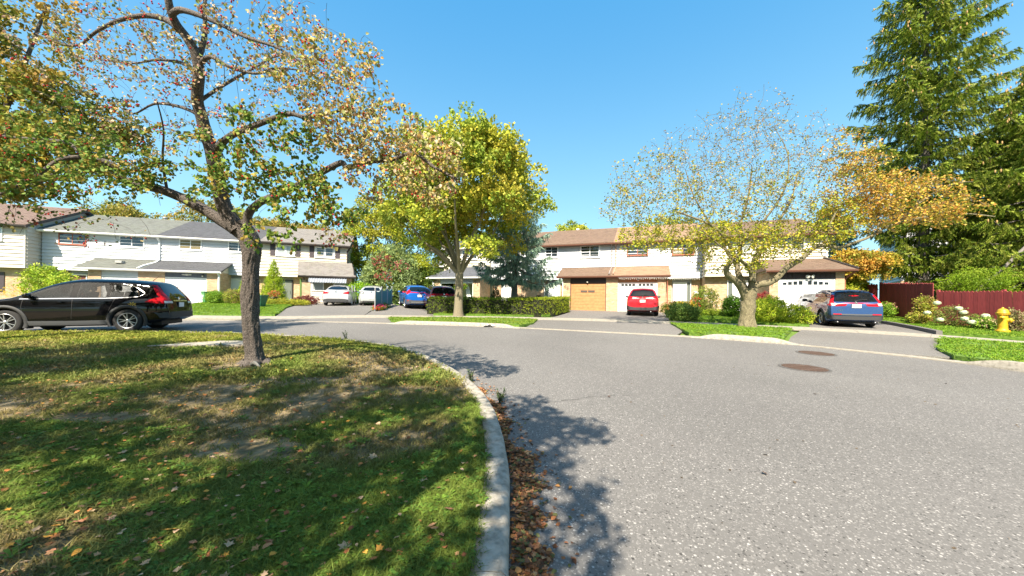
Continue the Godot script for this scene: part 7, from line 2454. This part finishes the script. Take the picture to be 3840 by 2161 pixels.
	shrub("red_maple", "small crimson leaved maple right of the lichened trunk", "bush", at(14.9, 21.4, 0.08), [[Vector3(0, 0.75, 0), Vector3(0.55, 0.6, 0.45), 150]], [Color(0.325, 0.039, 0.039), Color(0.221, 0.039, 0.039)], {"clump": 0.2})
	shrub("bush", "sprawling yellow-green bush at the corner of the right driveway", "bush", at(12.6, 17.0, 0.08), [[Vector3(-0.3, 0.55, -0.3), Vector3(0.95, 0.65, 0.8), 560], [Vector3(0.75, 0.35, 0.15), Vector3(0.8, 0.5, 0.6), 420], [Vector3(0.1, 0.8, -0.5), Vector3(0.6, 0.5, 0.5), 200]], [Color(0.5, 0.6, 0.04), Color(0.38, 0.5, 0.03), Color(0.58, 0.62, 0.08), Color(0.28, 0.4, 0.03)], {"clump": 0.18})
	# along the red fence
	shrub("rose_bush", "rose bush with salmon blooms at the left end of the fence lawn", "bush", at(21.2, 20.3, 0.25), [[Vector3(0, 0.3, 0), Vector3(0.5, 0.4, 0.4), 170]], green, {"flowers": [[Vector3(0, 0.4, 0.1), Vector3(0.5, 0.35, 0.4), 30, Color(0.7, 0.338, 0.26), 0.12]]})
	shrub("bush", "yellow-green bush at the joint of the two stretches of fence", "bush", at(20.2, 17.5, 0.12), [[Vector3(0, 0.75, 0), Vector3(0.4, 0.6, 0.35), 150], [Vector3(-0.55, 0.25, 0.2), Vector3(0.5, 0.3, 0.3), 130]], [Color(0.39, 0.39, 0.052), Color(0.26, 0.325, 0.039), Color(0.325, 0.221, 0.078)])
	var hy := shrub("hydrangea", "hydrangea with greenish white flower heads before the red fence", "bush", at(19.95, 16.2, 0.12), [[Vector3(0, 0.4, 0), Vector3(0.55, 0.5, 0.6), 230], [Vector3(0, 0.25, 1.0), Vector3(0.4, 0.3, 0.5), 100]], [Color(0.17, 0.24, 0.04), Color(0.23, 0.28, 0.07), Color(0.2, 0.12, 0.07)], {"clump": 0.14})
	for q in [[-0.15, 0.95, -0.2], [0.1, 0.72, 0.4], [0.12, 0.55, 0.55], [-0.3, 0.5, -0.45], [-0.35, 0.2, 0.1], [-0.2, 0.28, 0.85], [0.1, 0.42, 1.3], [-0.35, 0.15, 1.2]]:
		var b := MB.new()
		for k in 60:
			var d := Vector3(rf(-1, 1), rf(-0.4, 1), rf(-1, 1)).normalized()
			var sx := d.cross(Vector3(0.3, 0.5, 0.8)).normalized() * 0.022
			var p := d * Vector3(0.13, 0.1, 0.13)
			var sy := d.cross(sx)
			b.quad(p - sx - sy, p + sx - sy, p + sx + sy, p - sx + sy)
		b.ball(Vector3.ZERO, Vector3(0.12, 0.09, 0.12), 10, 6)
		var fh := put(hy, "flower_head", b, mat(0.5, 0.56, 0.36, 0.8))
		fh.position = Vector3(q[0] - 0.3, q[1] + 0.06, q[2])
	shrub("flower_bed", "clump of peach coloured blooms left of the yellow hydrant", "flower bed", at(19.6, 14.75, 0.1), [[Vector3(0, 0.2, 0), Vector3(0.3, 0.25, 0.4), 80]], green, {"flowers": [[Vector3(-0.02, 0.28, 0.0), Vector3(0.3, 0.22, 0.42), 70, Color(0.7, 0.546, 0.312), 0.12]]})
	shrub("hydrangea", "fading brownish hydrangea right beside the yellow hydrant", "bush", at(19.9, 14.2, 0.1), [[Vector3(0, 0.4, 0), Vector3(0.3, 0.4, 0.4), 90]], [Color(0.26, 0.221, 0.117), Color(0.195, 0.195, 0.065)], {"flowers": [[Vector3(0, 0.5, 0), Vector3(0.3, 0.35, 0.35), 26, Color(0.442, 0.312, 0.195), 0.16]]})
	# tall weeds at the kerb
	for q in [[-4.4, 9.55, 0.34, "tall dark weed standing at the far kerb of the near lawn"], [-0.62, 5.62, 0.22, "feathery weed rooted in the gutter where the kerb bends"], [-0.13, 4.55, 0.2, "leafy weed among the fallen leaves in the gutter"]]:
		var w := MB.new()
		var base := at(q[0], q[1])
		for k in 7:
			var top: Vector3 = Vector3(rf(-0.35, 0.35), rf(0.6, 1.0), rf(-0.35, 0.35)) * q[2]
			w.tube([Vector3(rf(-0.03, 0.03), 0, rf(-0.03, 0.03)), top * 0.6, top], [0.005, 0.004, 0.002], 4, false)
			for j in 12:
				var p: Vector3 = top * rf(0.25, 1.0)
				var d := Vector3(rf(-1, 1), rf(-0.1, 1), rf(-1, 1)).normalized() * rf(0.04, 0.09)
				var sx := d.cross(Vector3.UP).normalized() * 0.009
				w.quad(p, p + d * 0.5 - sx, p + d, p + d * 0.5 + sx)
		var o := put(self, "weed", w, mat(0.06, 0.09, 0.03, 0.9))
		o.position = base
		tag(o, q[3], "weed")

func fence(label: String, a: Vector3, b: Vector3, h: float, ha: float, rails_front := false) -> void:
	var root := thing("picket_fence", label, "fence", a)
	var d := b - a
	var flat := Vector3(d.x, 0, d.z)
	var n := roundi(flat.length() / 0.142)
	root.rotation.y = atan2(-d.z, d.x)
	var fade: Texture2D = M.fade if M.has("fade") else noise_tex(0.02, [[0.0, 0.62, 0.62, 0.62], [0.5, 0.88, 0.88, 0.88], [1.0, 1.0, 1.0, 1.0]], 256, 5, 83)
	M.fade = fade
	var mats := []
	for k in 4:
		var pm := tri_mat(fade, 0.9, 0.8)
		var fk := rf(0.82, 1.15)
		pm.albedo_color = lin(0.31 * fk, 0.048 * fk, 0.05 * fk)
		pm.uv1_scale = Vector3(3.0, 0.5, 3.0)
		mats.append(pm)
	var meshes := []
	for k in 3:
		var m := MB.new()
		var w := 0.068
		var hh := h * (1.0 + (k - 1) * 0.008)
		var pr := [Vector2(-w, -0.1), Vector2(w, -0.1), Vector2(w, hh - 0.06), Vector2(w * 0.35, hh), Vector2(-w * 0.35, hh), Vector2(-w, hh - 0.06)]
		for z in [0.011, -0.011]:
			for i in range(1, 5):
				m.tri(Vector3(pr[0].x, pr[0].y, z), Vector3(pr[i].x, pr[i].y, z), Vector3(pr[i + 1].x, pr[i + 1].y, z))
		for i in 6:
			var p: Vector2 = pr[i]
			var q: Vector2 = pr[(i + 1) % 6]
			m.quad(Vector3(p.x, p.y, -0.011), Vector3(q.x, q.y, -0.011), Vector3(q.x, q.y, 0.011), Vector3(p.x, p.y, 0.011))
		meshes.append(m.mesh())
	for i in n:
		var f := (i + 0.5) / n
		var o := part(root, "picket", meshes[rng.randi() % 3], mats[rng.randi() % 4])
		o.position = Vector3(flat.length() * f, d.y * f, rf(-0.004, 0.004))
		o.rotation.z = rf(-0.008, 0.008)
	for y in [0.25, h * 0.8]:
		var r := MB.new()
		var z := 0.035 if rails_front else -0.035
		r.tube([Vector3(0, y, z), Vector3(flat.length(), y + d.y, z)], [0.035, 0.035], 4)
		put(root, "rail", r, mats[0])
	var k := 0.0
	while k <= flat.length() + 0.1:
		var p := MB.new()
		p.box(Vector3(-0.05, -0.2, -0.1), Vector3(0.05, h + ha, 0.0 - 0.012))
		var o := put(root, "post", p, mats[1])
		o.position = Vector3(minf(k, flat.length() - 0.05), d.y * k / flat.length(), -0.01)
		k += 2.4

func street_things() -> void:
	# red fences
	fence("dark red picket fence with a scalloped top behind the dark blue car, on higher ground", at(22.6, 22.0, 0.28), at(20.85, 17.7, 0.28), 1.8, 0.04)
	fence("dark red picket fence ending at the yellow hydrant, the lower stretch", at(20.8, 17.5, 0.08), at(20.5, 9.5, 0.08), 1.62, 0.06)
	fence("short far stretch of dark red fence glimpsed over the roof of the dark blue car", at(22.2, 26.0, 0.3), at(22.6, 22.1, 0.28), 1.75, 0.02)
	# teal slatted wire fence
	var f := thing("slatted_fence", "wire fence with teal slats and pale posts beside the bright blue car", "fence", Vector3.ZERO)
	var fa := Vector2(-8.2, 21.4)
	var fb := Vector2(-9.15, 27.2)
	var slat := MB.new()
	slat.box(Vector3(-0.028, 0.12, -0.006), Vector3(0.028, 1.3, 0.006))
	var sm := slat.mesh()
	var tealm := mat(0.03, 0.19, 0.19, 0.5)
	for k in 90:
		var t := (k + 0.5) / 90.0
		var p := fa.lerp(fb, t)
		var sag := 0.14 * sin(fmod(t * 3.0, 1.0) * PI)
		var o := part(f, "slat", sm, tealm)
		o.position = at(p.x, p.y)
		o.rotation.y = atan2(fb.y - fa.y, fb.x - fa.x)
		o.scale.y = 1.0 - sag * 0.8
	for k in 4:
		var p := fa.lerp(fb, k / 3.0)
		var b := MB.new()
		b.tube([Vector3(0, -0.1, 0), Vector3(0, 1.42, 0)], [0.035, 0.035], 8)
		b.ball(Vector3(0, 1.43, 0), Vector3(0.045, 0.04, 0.045))
		var o := put(f, "post", b, M.galv)
		o.position = at(p.x, p.y)
	var tr := MB.new()
	for k in 3:
		var pts := []
		for j in 9:
			var t := (k + j / 8.0) / 3.0
			var p := fa.lerp(fb, t)
			pts.append(at(p.x, p.y, 1.34 - 0.14 * sin(j / 8.0 * PI)))
		tr.tube(pts, pts.map(func(_q): return 0.012), 5)
	put(f, "top_wire", tr, M.galv)
	var wf := thing("wire_fence", "two grey metal posts with a rail left of the pale hatchback", "fence", Vector3.ZERO)
	for q in [[-12.0, 26.8], [-12.6, 28.6]]:
		var b := MB.new()
		b.tube([Vector3(0, -0.1, 0), Vector3(0, 1.5, 0)], [0.035, 0.035], 8)
		var o := put(wf, "post", b, M.galv)
		o.position = at(q[0], q[1])
	var rl := MB.new()
	rl.tube([at(-12.0, 26.8, 1.42), at(-12.6, 28.6, 1.42)], [0.02, 0.02], 6)
	put(wf, "rail", rl, M.galv)
	# hydrant
	var h := thing("fire_hydrant", "yellow fire hydrant on the grass before the red fence", "fire hydrant", at(18.95, 13.8, 0.1), 0.6)
	var ym := tri_mat(noise_tex(0.03, [[0.0, 0.28, 0.15, 0.02], [0.35, 0.5, 0.29, 0.015], [1.0, 0.58, 0.35, 0.015]], 256, 5, 89), 1.4, 0.5)
	var b := MB.new()
	b.lathe([Vector2(0.001, -0.1), Vector2(0.19, -0.1), Vector2(0.19, 0.05), Vector2(0.175, 0.07), Vector2(0.135, 0.08), Vector2(0.13, 0.15), Vector2(0.128, 0.62), Vector2(0.14, 0.66), Vector2(0.175, 0.67), Vector2(0.175, 0.695), Vector2(0.14, 0.7)], 24)
	put(h, "barrel", b, ym)
	b = MB.new()
	b.lathe([Vector2(0.15, 0.705), Vector2(0.18, 0.71), Vector2(0.18, 0.735), Vector2(0.15, 0.74), Vector2(0.145, 0.8), Vector2(0.12, 0.86), Vector2(0.07, 0.895), Vector2(0.03, 0.9), Vector2(0.03, 0.95), Vector2(0.001, 0.95)], 24)
	put(h, "bonnet", b, ym)
	for s in [-1.0, 1.0]:
		b = MB.new()
		b.lathe([Vector2(0.06, 0.1), Vector2(0.06, 0.2), Vector2(0.075, 0.2), Vector2(0.075, 0.25), Vector2(0.055, 0.27), Vector2(0.022, 0.275), Vector2(0.022, 0.32), Vector2(0.001, 0.32)], 14, Transform3D(Basis(Vector3.BACK, -s * PI / 2), Vector3(0, 0.55, 0)))
		put(h, "nozzle", b, ym)
	b = MB.new()
	b.lathe([Vector2(0.08, 0.1), Vector2(0.08, 0.17), Vector2(0.095, 0.17), Vector2(0.095, 0.21), Vector2(0.03, 0.23), Vector2(0.025, 0.26), Vector2(0.001, 0.26)], 16, Transform3D(Basis(Vector3.RIGHT, PI / 2), Vector3(0, 0.45, 0)))
	put(h, "nozzle", b, ym)
	for k in 8:
		b = MB.new()
		var a := TAU * k / 8
		b.lathe([Vector2(0.014, 0.655), Vector2(0.014, 0.75), Vector2(0.001, 0.752)], 6, Transform3D(Basis.IDENTITY, Vector3(cos(a) * 0.16, 0, sin(a) * 0.16)))
		put(h, "bolt", b, ym)
	# green bin
	var bin := thing("wheeled_bin", "green wheeled bin before the brick pillar of the white garage door", "bin", at(-22.75, 26.7, 0.03), -0.5)
	b = MB.new()
	var gm := mat(0.04, 0.2, 0.06, 0.5)
	for k in 4:
		var c0 := [Vector3(-0.2, 0.06, -0.22), Vector3(0.2, 0.06, -0.22), Vector3(0.2, 0.06, 0.22), Vector3(-0.2, 0.06, 0.22)]
		var c1 := [Vector3(-0.27, 0.8, -0.3), Vector3(0.27, 0.8, -0.3), Vector3(0.27, 0.8, 0.3), Vector3(-0.27, 0.8, 0.3)]
		var j := (k + 1) % 4
		b.quad(c0[j], c0[k], c1[k], c1[j])
	put(bin, "tub", b, gm)
	boxed(bin, "lid", Vector3(-0.3, 0.8, -0.33), Vector3(0.3, 0.88, 0.33), gm, 0.02)
	var em := MB.new()
	for q in [[-0.12, 0.32, -0.06, 0.62], [-0.06, 0.56, 0.12, 0.62], [-0.06, 0.44, 0.1, 0.5], [-0.06, 0.32, 0.0, 0.38]]:
		em.box(Vector3(q[0], q[1], 0.27), Vector3(q[2], q[3], 0.285))
	put(bin, "emblem", em, mat(0.5, 0.6, 0.5, 0.5))
	for s in [-1.0, 1.0]:
		b = MB.new()
		b.lathe([Vector2(0.001, -0.03), Vector2(0.09, -0.03), Vector2(0.09, 0.03), Vector2(0.001, 0.03)], 14, Transform3D(Basis(Vector3.BACK, PI / 2), Vector3(s * 0.22, 0.09, -0.26)))
		put(bin, "wheel", b, M.tyre)
	# teal tub
	var tub := thing("planter_tub", "teal tapered tub on the lawn, half behind the near bent trunk", "tub", at(-15.85, 22.4, 0.08))
	b = MB.new()
	var q0 := [Vector3(-0.22, 0, -0.22), Vector3(0.22, 0, -0.22), Vector3(0.22, 0, 0.22), Vector3(-0.22, 0, 0.22)]
	for k in 4:
		var j := (k + 1) % 4
		b.quad(q0[j], q0[k], q0[k] * 1.6 + Vector3(0, 0.72, 0), q0[j] * 1.6 + Vector3(0, 0.72, 0))
	b.box(Vector3(-0.34, 0.6, -0.34), Vector3(0.34, 0.64, 0.34))
	put(tub, "tub", b, mat(0.03, 0.13, 0.09, 0.5))
	var rim := MB.new()
	for k in 4:
		var t := Transform3D(Basis(Vector3.UP, k * PI / 2), Vector3.ZERO)
		rim.box(Vector3(-0.38, 0.7, 0.33), Vector3(0.34, 0.75, 0.385), t)
	put(tub, "rim", rim, mat(0.035, 0.15, 0.10, 0.5))
	# manhole covers
	for q in [[5.78, 7.05, 0.37, "rusty slotted manhole cover in the road, the nearer one"], [7.5, 8.8, 0.35, "dark manhole cover in the road, the farther one"]]:
		var mh := thing("manhole_cover", q[3], "manhole cover", at(q[0], q[1]), 0.3)
		mh.rotation.x = 0.033
		var rust := mat(0.12, 0.075, 0.055, 0.7, 0.3)
		b = MB.new()
		b.lathe([Vector2(q[2] + 0.05, 0.001), Vector2(q[2] + 0.045, 0.01), Vector2(q[2], 0.01), Vector2(q[2] - 0.005, -0.02)], 40)
		put(mh, "frame", b, mat(0.09, 0.085, 0.08, 0.8))
		b = MB.new()
		b.lathe([Vector2(0.001, 0.003), Vector2(q[2] - 0.012, 0.003)], 36)
		put(mh, "cover", b, M.black)
		for k in 9:
			var x: float = (k - 4) * q[2] * 0.21
			var half: float = sqrt(maxf(q[2] * q[2] - x * x, 0.0)) - 0.02
			boxed(mh, "bar", Vector3(x - q[2] * 0.06, 0.003, -half), Vector3(x + q[2] * 0.06, 0.012, half), rust)
		for s in [-0.4, 0.4]:
			boxed(mh, "bar", Vector3(-q[2] * 0.85, 0.004, s * q[2] - 0.02), Vector3(q[2] * 0.85, 0.013, s * q[2] + 0.02), rust)
	# slab let into the lawn
	var sl := MB.new()
	var so := [Vector2(-7.9, 7.75), Vector2(-6.0, 8.1), Vector2(-6.1, 8.75), Vector2(-7.0, 8.6)]
	for i in 4:
		var a: Vector2 = so[i]
		var c: Vector2 = so[(i + 1) % 4]
		sl.quad(at(a.x, a.y, 0.05), at(c.x, c.y, 0.05), at(c.x, c.y, 0.16), at(a.x, a.y, 0.16))
	sl.quad(at(so[0].x, so[0].y, 0.16), at(so[1].x, so[1].y, 0.16), at(so[2].x, so[2].y, 0.16), at(so[3].x, so[3].y, 0.16))
	tag(put(self, "concrete_slab", sl, M.concrete), "flat grey concrete slab in the lawn left of the near trunk", "slab")
	# crumpled litter by the kerb
	b = MB.new()
	var rows := []
	for i in 7:
		var row := []
		for j in 6:
			row.append(Vector3(i * 0.09 - 0.27, 0.02 + absf(rf(0, 0.09)) * sin(PI * i / 6.0), j * 0.05 - 0.12))
		rows.append(row)
	b.grid(rows, true)
	var rag := put(self, "rag", b, mat(0.55, 0.54, 0.53, 0.9))
	rag.position = at(-0.85, 14.2, 0.01)
	tag(rag, "crumpled pale rag lying against the kerb of the maple strip", "rag")
	b = MB.new()
	for k in 9:
		b.tri(Vector3(rf(-0.1, 0.1), 0.02, rf(-0.06, 0.06)), Vector3(rf(-0.14, 0.14), rf(0.02, 0.16), rf(-0.06, 0.06)), Vector3(rf(-0.14, 0.14), rf(0.02, 0.12), rf(-0.06, 0.06)))
	var rag2 := put(self, "dark_scrap", b, mat(0.03, 0.03, 0.032, 0.9))
	rag2.position = at(-0.72, 14.25, 0.05)
	tag(rag2, "scrap of dark crumpled plastic on top of the pale rag", "scrap")
	# pale piece of wood at the foot of the near tree
	b = MB.new()
	b.tube([at(-4.38, 6.02, 0.15), at(-4.3, 5.98, 0.19), at(-4.16, 5.92, 0.13)], [0.03, 0.035, 0.012], 6, true, 0.1)
	tag(put(self, "wood_chunk", b, mat(0.4, 0.36, 0.3, 0.9)), "pale chunk of wood at the foot of the near bent tree", "wood")

func blades(n: int, h: float, spread_r: float, w: float) -> ArrayMesh:
	var b := MB.new()
	for i in n:
		var a := rf(0, TAU)
		var p := Vector3(cos(a), 0, sin(a)) * spread_r * sqrt(rng.randf())
		var lean := Vector3(rf(-1, 1), 0, rf(-1, 1)) * h * 0.75
		var hh := h * rf(0.55, 1.1)
		var sx := Vector3(cos(a + 1.3), 0, sin(a + 1.3)) * w
		var g := rf(0.7, 1.25)
		b.col = Color(g * rf(0.9, 1.15), g, g * 0.9)
		var mid := p + lean * 0.3 + Vector3(0, hh * 0.6, 0)
		var tip := p + lean + Vector3(0, hh, 0)
		b.quad(p - sx, p + sx, mid + sx * 0.7, mid - sx * 0.7)
		b.tri(mid - sx * 0.7, mid + sx * 0.7, tip)
	return b.mesh()

func rosette() -> ArrayMesh:
	var b := MB.new()
	for i in 7:
		var a := TAU * i / 7 + rf(-0.3, 0.3)
		var d := Vector3(cos(a), 0, sin(a))
		var s := Vector3(-sin(a), 0, cos(a))
		var l := rf(0.6, 1.0)
		var up := rf(0.25, 0.75)
		var g := rf(0.8, 1.2)
		b.col = Color(g, g, g)
		var p0 := d * 0.05
		var p1 := d * l * 0.35 + Vector3(0, up * 0.3, 0)
		var p2 := d * l * 0.75 + Vector3(0, up * 0.5, 0)
		var p3 := d * l + Vector3(0, up * 0.42, 0)
		b.quad(p0 - s * 0.03, p0 + s * 0.03, p1 + s * 0.1, p1 - s * 0.1)
		b.quad(p1 - s * 0.1, p1 + s * 0.1, p2 + s * 0.15, p2 - s * 0.15)
		b.tri(p2 - s * 0.15, p2 + s * 0.15, p3)
	return b.mesh()

func bare(x: float, d: float) -> float:  # 1 where the soil of the near lawn lies open
	var k := 0.0
	for q in [[-2.1, 2.95, 0.55, 0.3], [-3.0, 5.2, 1.0, 0.3], [-2.4, 4.2, 0.4, 0.2], [-4.6, 6.0, 0.6, 0.5], [-4.2, 3.6, 0.7, 0.18], [-1.7, 5.9, 0.7, 0.3]]:
		var r := Vector2((x - q[0]) / q[2], (d - q[1]) / q[3]).length()
		k = maxf(k, 1.0 - ss(0.6, 1.2, r))
	return k

func ground_cover() -> void:
	var patch := FastNoiseLite.new()
	patch.seed = 11
	patch.frequency = 0.55
	patch.fractal_octaves = 3
	var tuft := blades(12, 0.075, 0.06, 0.0035)
	var tuft_far := blades(14, 0.085, 0.13, 0.009)
	var s := Scatter.new()
	var weeds := Scatter.new()
	var far := Scatter.new()
	var tries := 120000
	for i in tries:
		var d := 1.1 + 9.6 * pow(rng.randf(), 1.5)
		var x := rf(-1.5 * d - 0.8, 0.0)
		if not Geometry2D.is_point_in_polygon(Vector2(x, d), island_poly):
			continue
		if x > -8.0 and x < -6.0 and d > 7.8 and d < 8.7 and rng.randf() < 0.95:
			continue
		var nz := patch.get_noise_2d(x, d)
		var edge := ss(1.3, 0.3, near_kerb(x, d)) if x > -6 else 0.5
		var green := clampf(0.42 + nz * 1.3 + edge * 0.35 + ss(3.2, 1.8, d) * 0.3 - 0.12 * ss(3.5, 5.5, d) * ss(8.5, 7.0, d), 0.0, 1.0)
		var open := bare(x, d)
		if rng.randf() < open * 0.93:
			continue
		if rng.randf() > 0.08 + green * 0.6:
			continue
		var k := Color(0.26, 0.215, 0.09).lerp(Color(0.155, 0.215, 0.04), green)
		if d > 7.5:
			k = k.lerp(Color(0.3, 0.32, 0.04), 0.6 * ss(7.5, 9.0, d))
		k = shade(k, 0.7, 1.3)
		var b := Basis(Vector3.UP, rf(0, TAU)) * Basis(Vector3.RIGHT, rf(-0.35, 0.35))
		var p := at(x, d, 0.112)
		if d < 5.0:
			s.add(b.scaled(Vector3(1, rf(0.35, 0.85), 1) * rf(0.7, 1.1)), p, k)
			if rng.randf() < 0.05 * (0.35 + green) * ss(5.5, 2.6, d) + 0.012:
				var ws := rf(0.03, 0.075)
				weeds.add(Basis(Vector3.UP, rf(0, TAU)).scaled(Vector3(ws, ws * rf(0.6, 1.2), ws)), p + Vector3(0, 0.022, 0), shade(Color(0.10, 0.2, 0.035).lerp(Color(0.17, 0.27, 0.03), rng.randf()), 0.75, 1.2))
		else:
			far.add(b.scaled(Vector3(1, rf(0.35, 0.85), 1) * rf(0.8, 1.2)), p, k)
	spread(self, "grass", tuft, M.grass, s)
	spread(self, "weed_leaves", rosette(), M.grass, weeds).set_meta("kind", "stuff")
	# verges
	var lawn_pal := [Color(0.14, 0.27, 0.02), Color(0.17, 0.3, 0.022), Color(0.11, 0.22, 0.018), Color(0.24, 0.29, 0.035)]
	for li in lawns.size():
		var poly := PackedVector2Array(lawns[li])
		var lo := poly[0]
		var hi := poly[0]
		for p in poly:
			lo = lo.min(p)
			hi = hi.max(p)
		lo.y = maxf(lo.y, 3.0)
		var dry := 0.55 if li == 1 else 0.12
		for i in int((hi.x - lo.x) * (hi.y - lo.y) * (46.0 if li != 7 else 10.0)):
			var p := Vector2(rf(lo.x, hi.x), rf(lo.y, hi.y))
			if not Geometry2D.is_point_in_polygon(p, poly):
				continue
			var k: Color = shade(lawn_pal[rng.randi() % 4].lerp(lawn_pal[0], 0.5), 0.9, 1.1).lerp(Color(0.24, 0.22, 0.05), dry * rng.randf())
			far.add((Basis(Vector3.UP, rf(0, TAU)) * Basis(Vector3.RIGHT, rf(-0.3, 0.3))).scaled(Vector3(1.2, rf(0.35, 0.8), 1.2)), at(p.x, p.y, 0.098), k)
	spread(self, "grass", tuft_far, M.grass, far)
	# fallen leaves
	var pal := [Color(0.44, 0.17, 0.06), Color(0.4, 0.22, 0.11), Color(0.5, 0.25, 0.05), Color(0.34, 0.16, 0.09), Color(0.26, 0.1, 0.045), Color(0.46, 0.31, 0.19)]
	var lobed := lobed_leaf()
	var oval := leaf_mesh()
	var lying := func(sz: float) -> Basis:
		return (Basis(Vector3.UP, rf(0, TAU)) * Basis(Vector3.RIGHT, rf(-2.0, -1.15)) * Basis(Vector3.UP, rf(-0.3, 0.3))).scaled(Vector3.ONE * sz)
	var litter := Scatter.new()
	var litter2 := Scatter.new()
	for i in 3000:
		var d := 1.3 + 8.5 * pow(rng.randf(), 1.3)
		var x := rf(-1.45 * d - 0.5, 0.0)
		if not Geometry2D.is_point_in_polygon(Vector2(x, d), island_poly):
			continue
		if rng.randf() < ss(1.0, 0.2, near_kerb(x, d)) * 0.7:
			continue
		(litter if i % 2 else litter2).add(lying.call(rf(0.016, 0.042)), at(x, d, 0.135 + rf(0, 0.03)), pick(pal))
	var hpal := [Color(0.36, 0.15, 0.065), Color(0.28, 0.12, 0.06), Color(0.4, 0.22, 0.11), Color(0.2, 0.1, 0.06), Color(0.45, 0.22, 0.08), Color(0.14, 0.08, 0.05), Color(0.16, 0.16, 0.06)]
	var heap := Scatter.new()
	var heap2 := Scatter.new()
	var line := island_line
	for i in 5200:
		var t := rng.randf()
		var d := lerpf(1.0, 5.9, pow(t, 0.9))
		var best := 0
		for k in line.size():
			if absf(line[k].y - d) < absf(line[best].y - d) and line[k].x > -1.6:
				best = k
		var p: Vector2 = line[best]
		var tt: Vector2 = (line[mini(best + 1, line.size() - 1)] - line[best]).normalized()
		p += tt * (d - p.y) / maxf(tt.y, 0.4)
		var out := Vector2(tt.y, -tt.x)
		var w := 0.02 + 0.17 * ss(3.45, 3.2, d) + 0.1 * ss(3.5, 3.75, d) * ss(5.8, 5.2, d)
		w *= clampf(0.85 + 1.1 * patch.get_noise_2d(d * 4.0, 7.0), 0.3, 1.5)
		var q := rng.randf()
		var off := 0.015 + w * pow(q, 0.8) * rf(0.7, 1.25) + (rf(0.0, 0.25) if rng.randf() < 0.05 else 0.0)
		p += out * off
		var hgt := 0.006 + 0.045 * maxf(0.0, 1.0 - q) * rng.randf()
		(heap if i % 2 else heap2).add(lying.call(rf(0.02, 0.044)), at(p.x, p.y, hgt), shade(pick(hpal), 0.4, 1.1))
	for i in 160:  # strays on the road
		var d := 2.0 + 11.0 * pow(rng.randf(), 1.2)
		var x := rf(0.1, 8.0)
		litter.add(lying.call(rf(0.012, 0.028)), at(x, d, 0.006), shade(Color(0.12, 0.09, 0.06), 0.5, 1.6))
	spread(self, "fallen_leaves", lobed, M.litter, litter)
	spread(self, "fallen_leaves", oval, M.litter, litter2)
	spread(self, "gutter_leaves", lobed, M.litter, heap)
	spread(self, "gutter_leaves", oval, M.litter, heap2)
	# the larger leaves, one by one
	var mats := []
	for c in pal:
		mats.append(mat(c.r, c.g, c.b, 0.8, 0.0, 0.2))
	var made := 0
	while made < 90:
		var d := 1.75 + 4.8 * pow(rng.randf(), 1.4)
		var x := rf(-1.4 * d, -0.2)
		if not Geometry2D.is_point_in_polygon(Vector2(x, d), island_poly) or near_kerb(x, d) < 0.25:
			continue
		var o := part(self, "fallen_leaf", lobed if rng.randf() < 0.6 else oval, mats[rng.randi() % mats.size()])
		o.transform = Transform3D(lying.call(rf(0.036, 0.068)), at(x, d, 0.15))
		tag(o, "dry curled leaf fallen on the shaded near lawn", "leaf", "large dry leaves scattered over the near lawn")
		made += 1
	var dark := mat(0.09, 0.06, 0.045, 0.85)
	for q in [[2.05, 2.85], [2.3, 3.2], [1.35, 4.9], [7.2, 5.9], [4.4, 5.2]]:
		var o := part(self, "fallen_leaf", lobed, dark)
		o.transform = Transform3D(lying.call(0.045), at(q[0], q[1], 0.012))
		tag(o, "small dark leaf lying alone on the open road", "leaf", "single dark leaves on the open road")
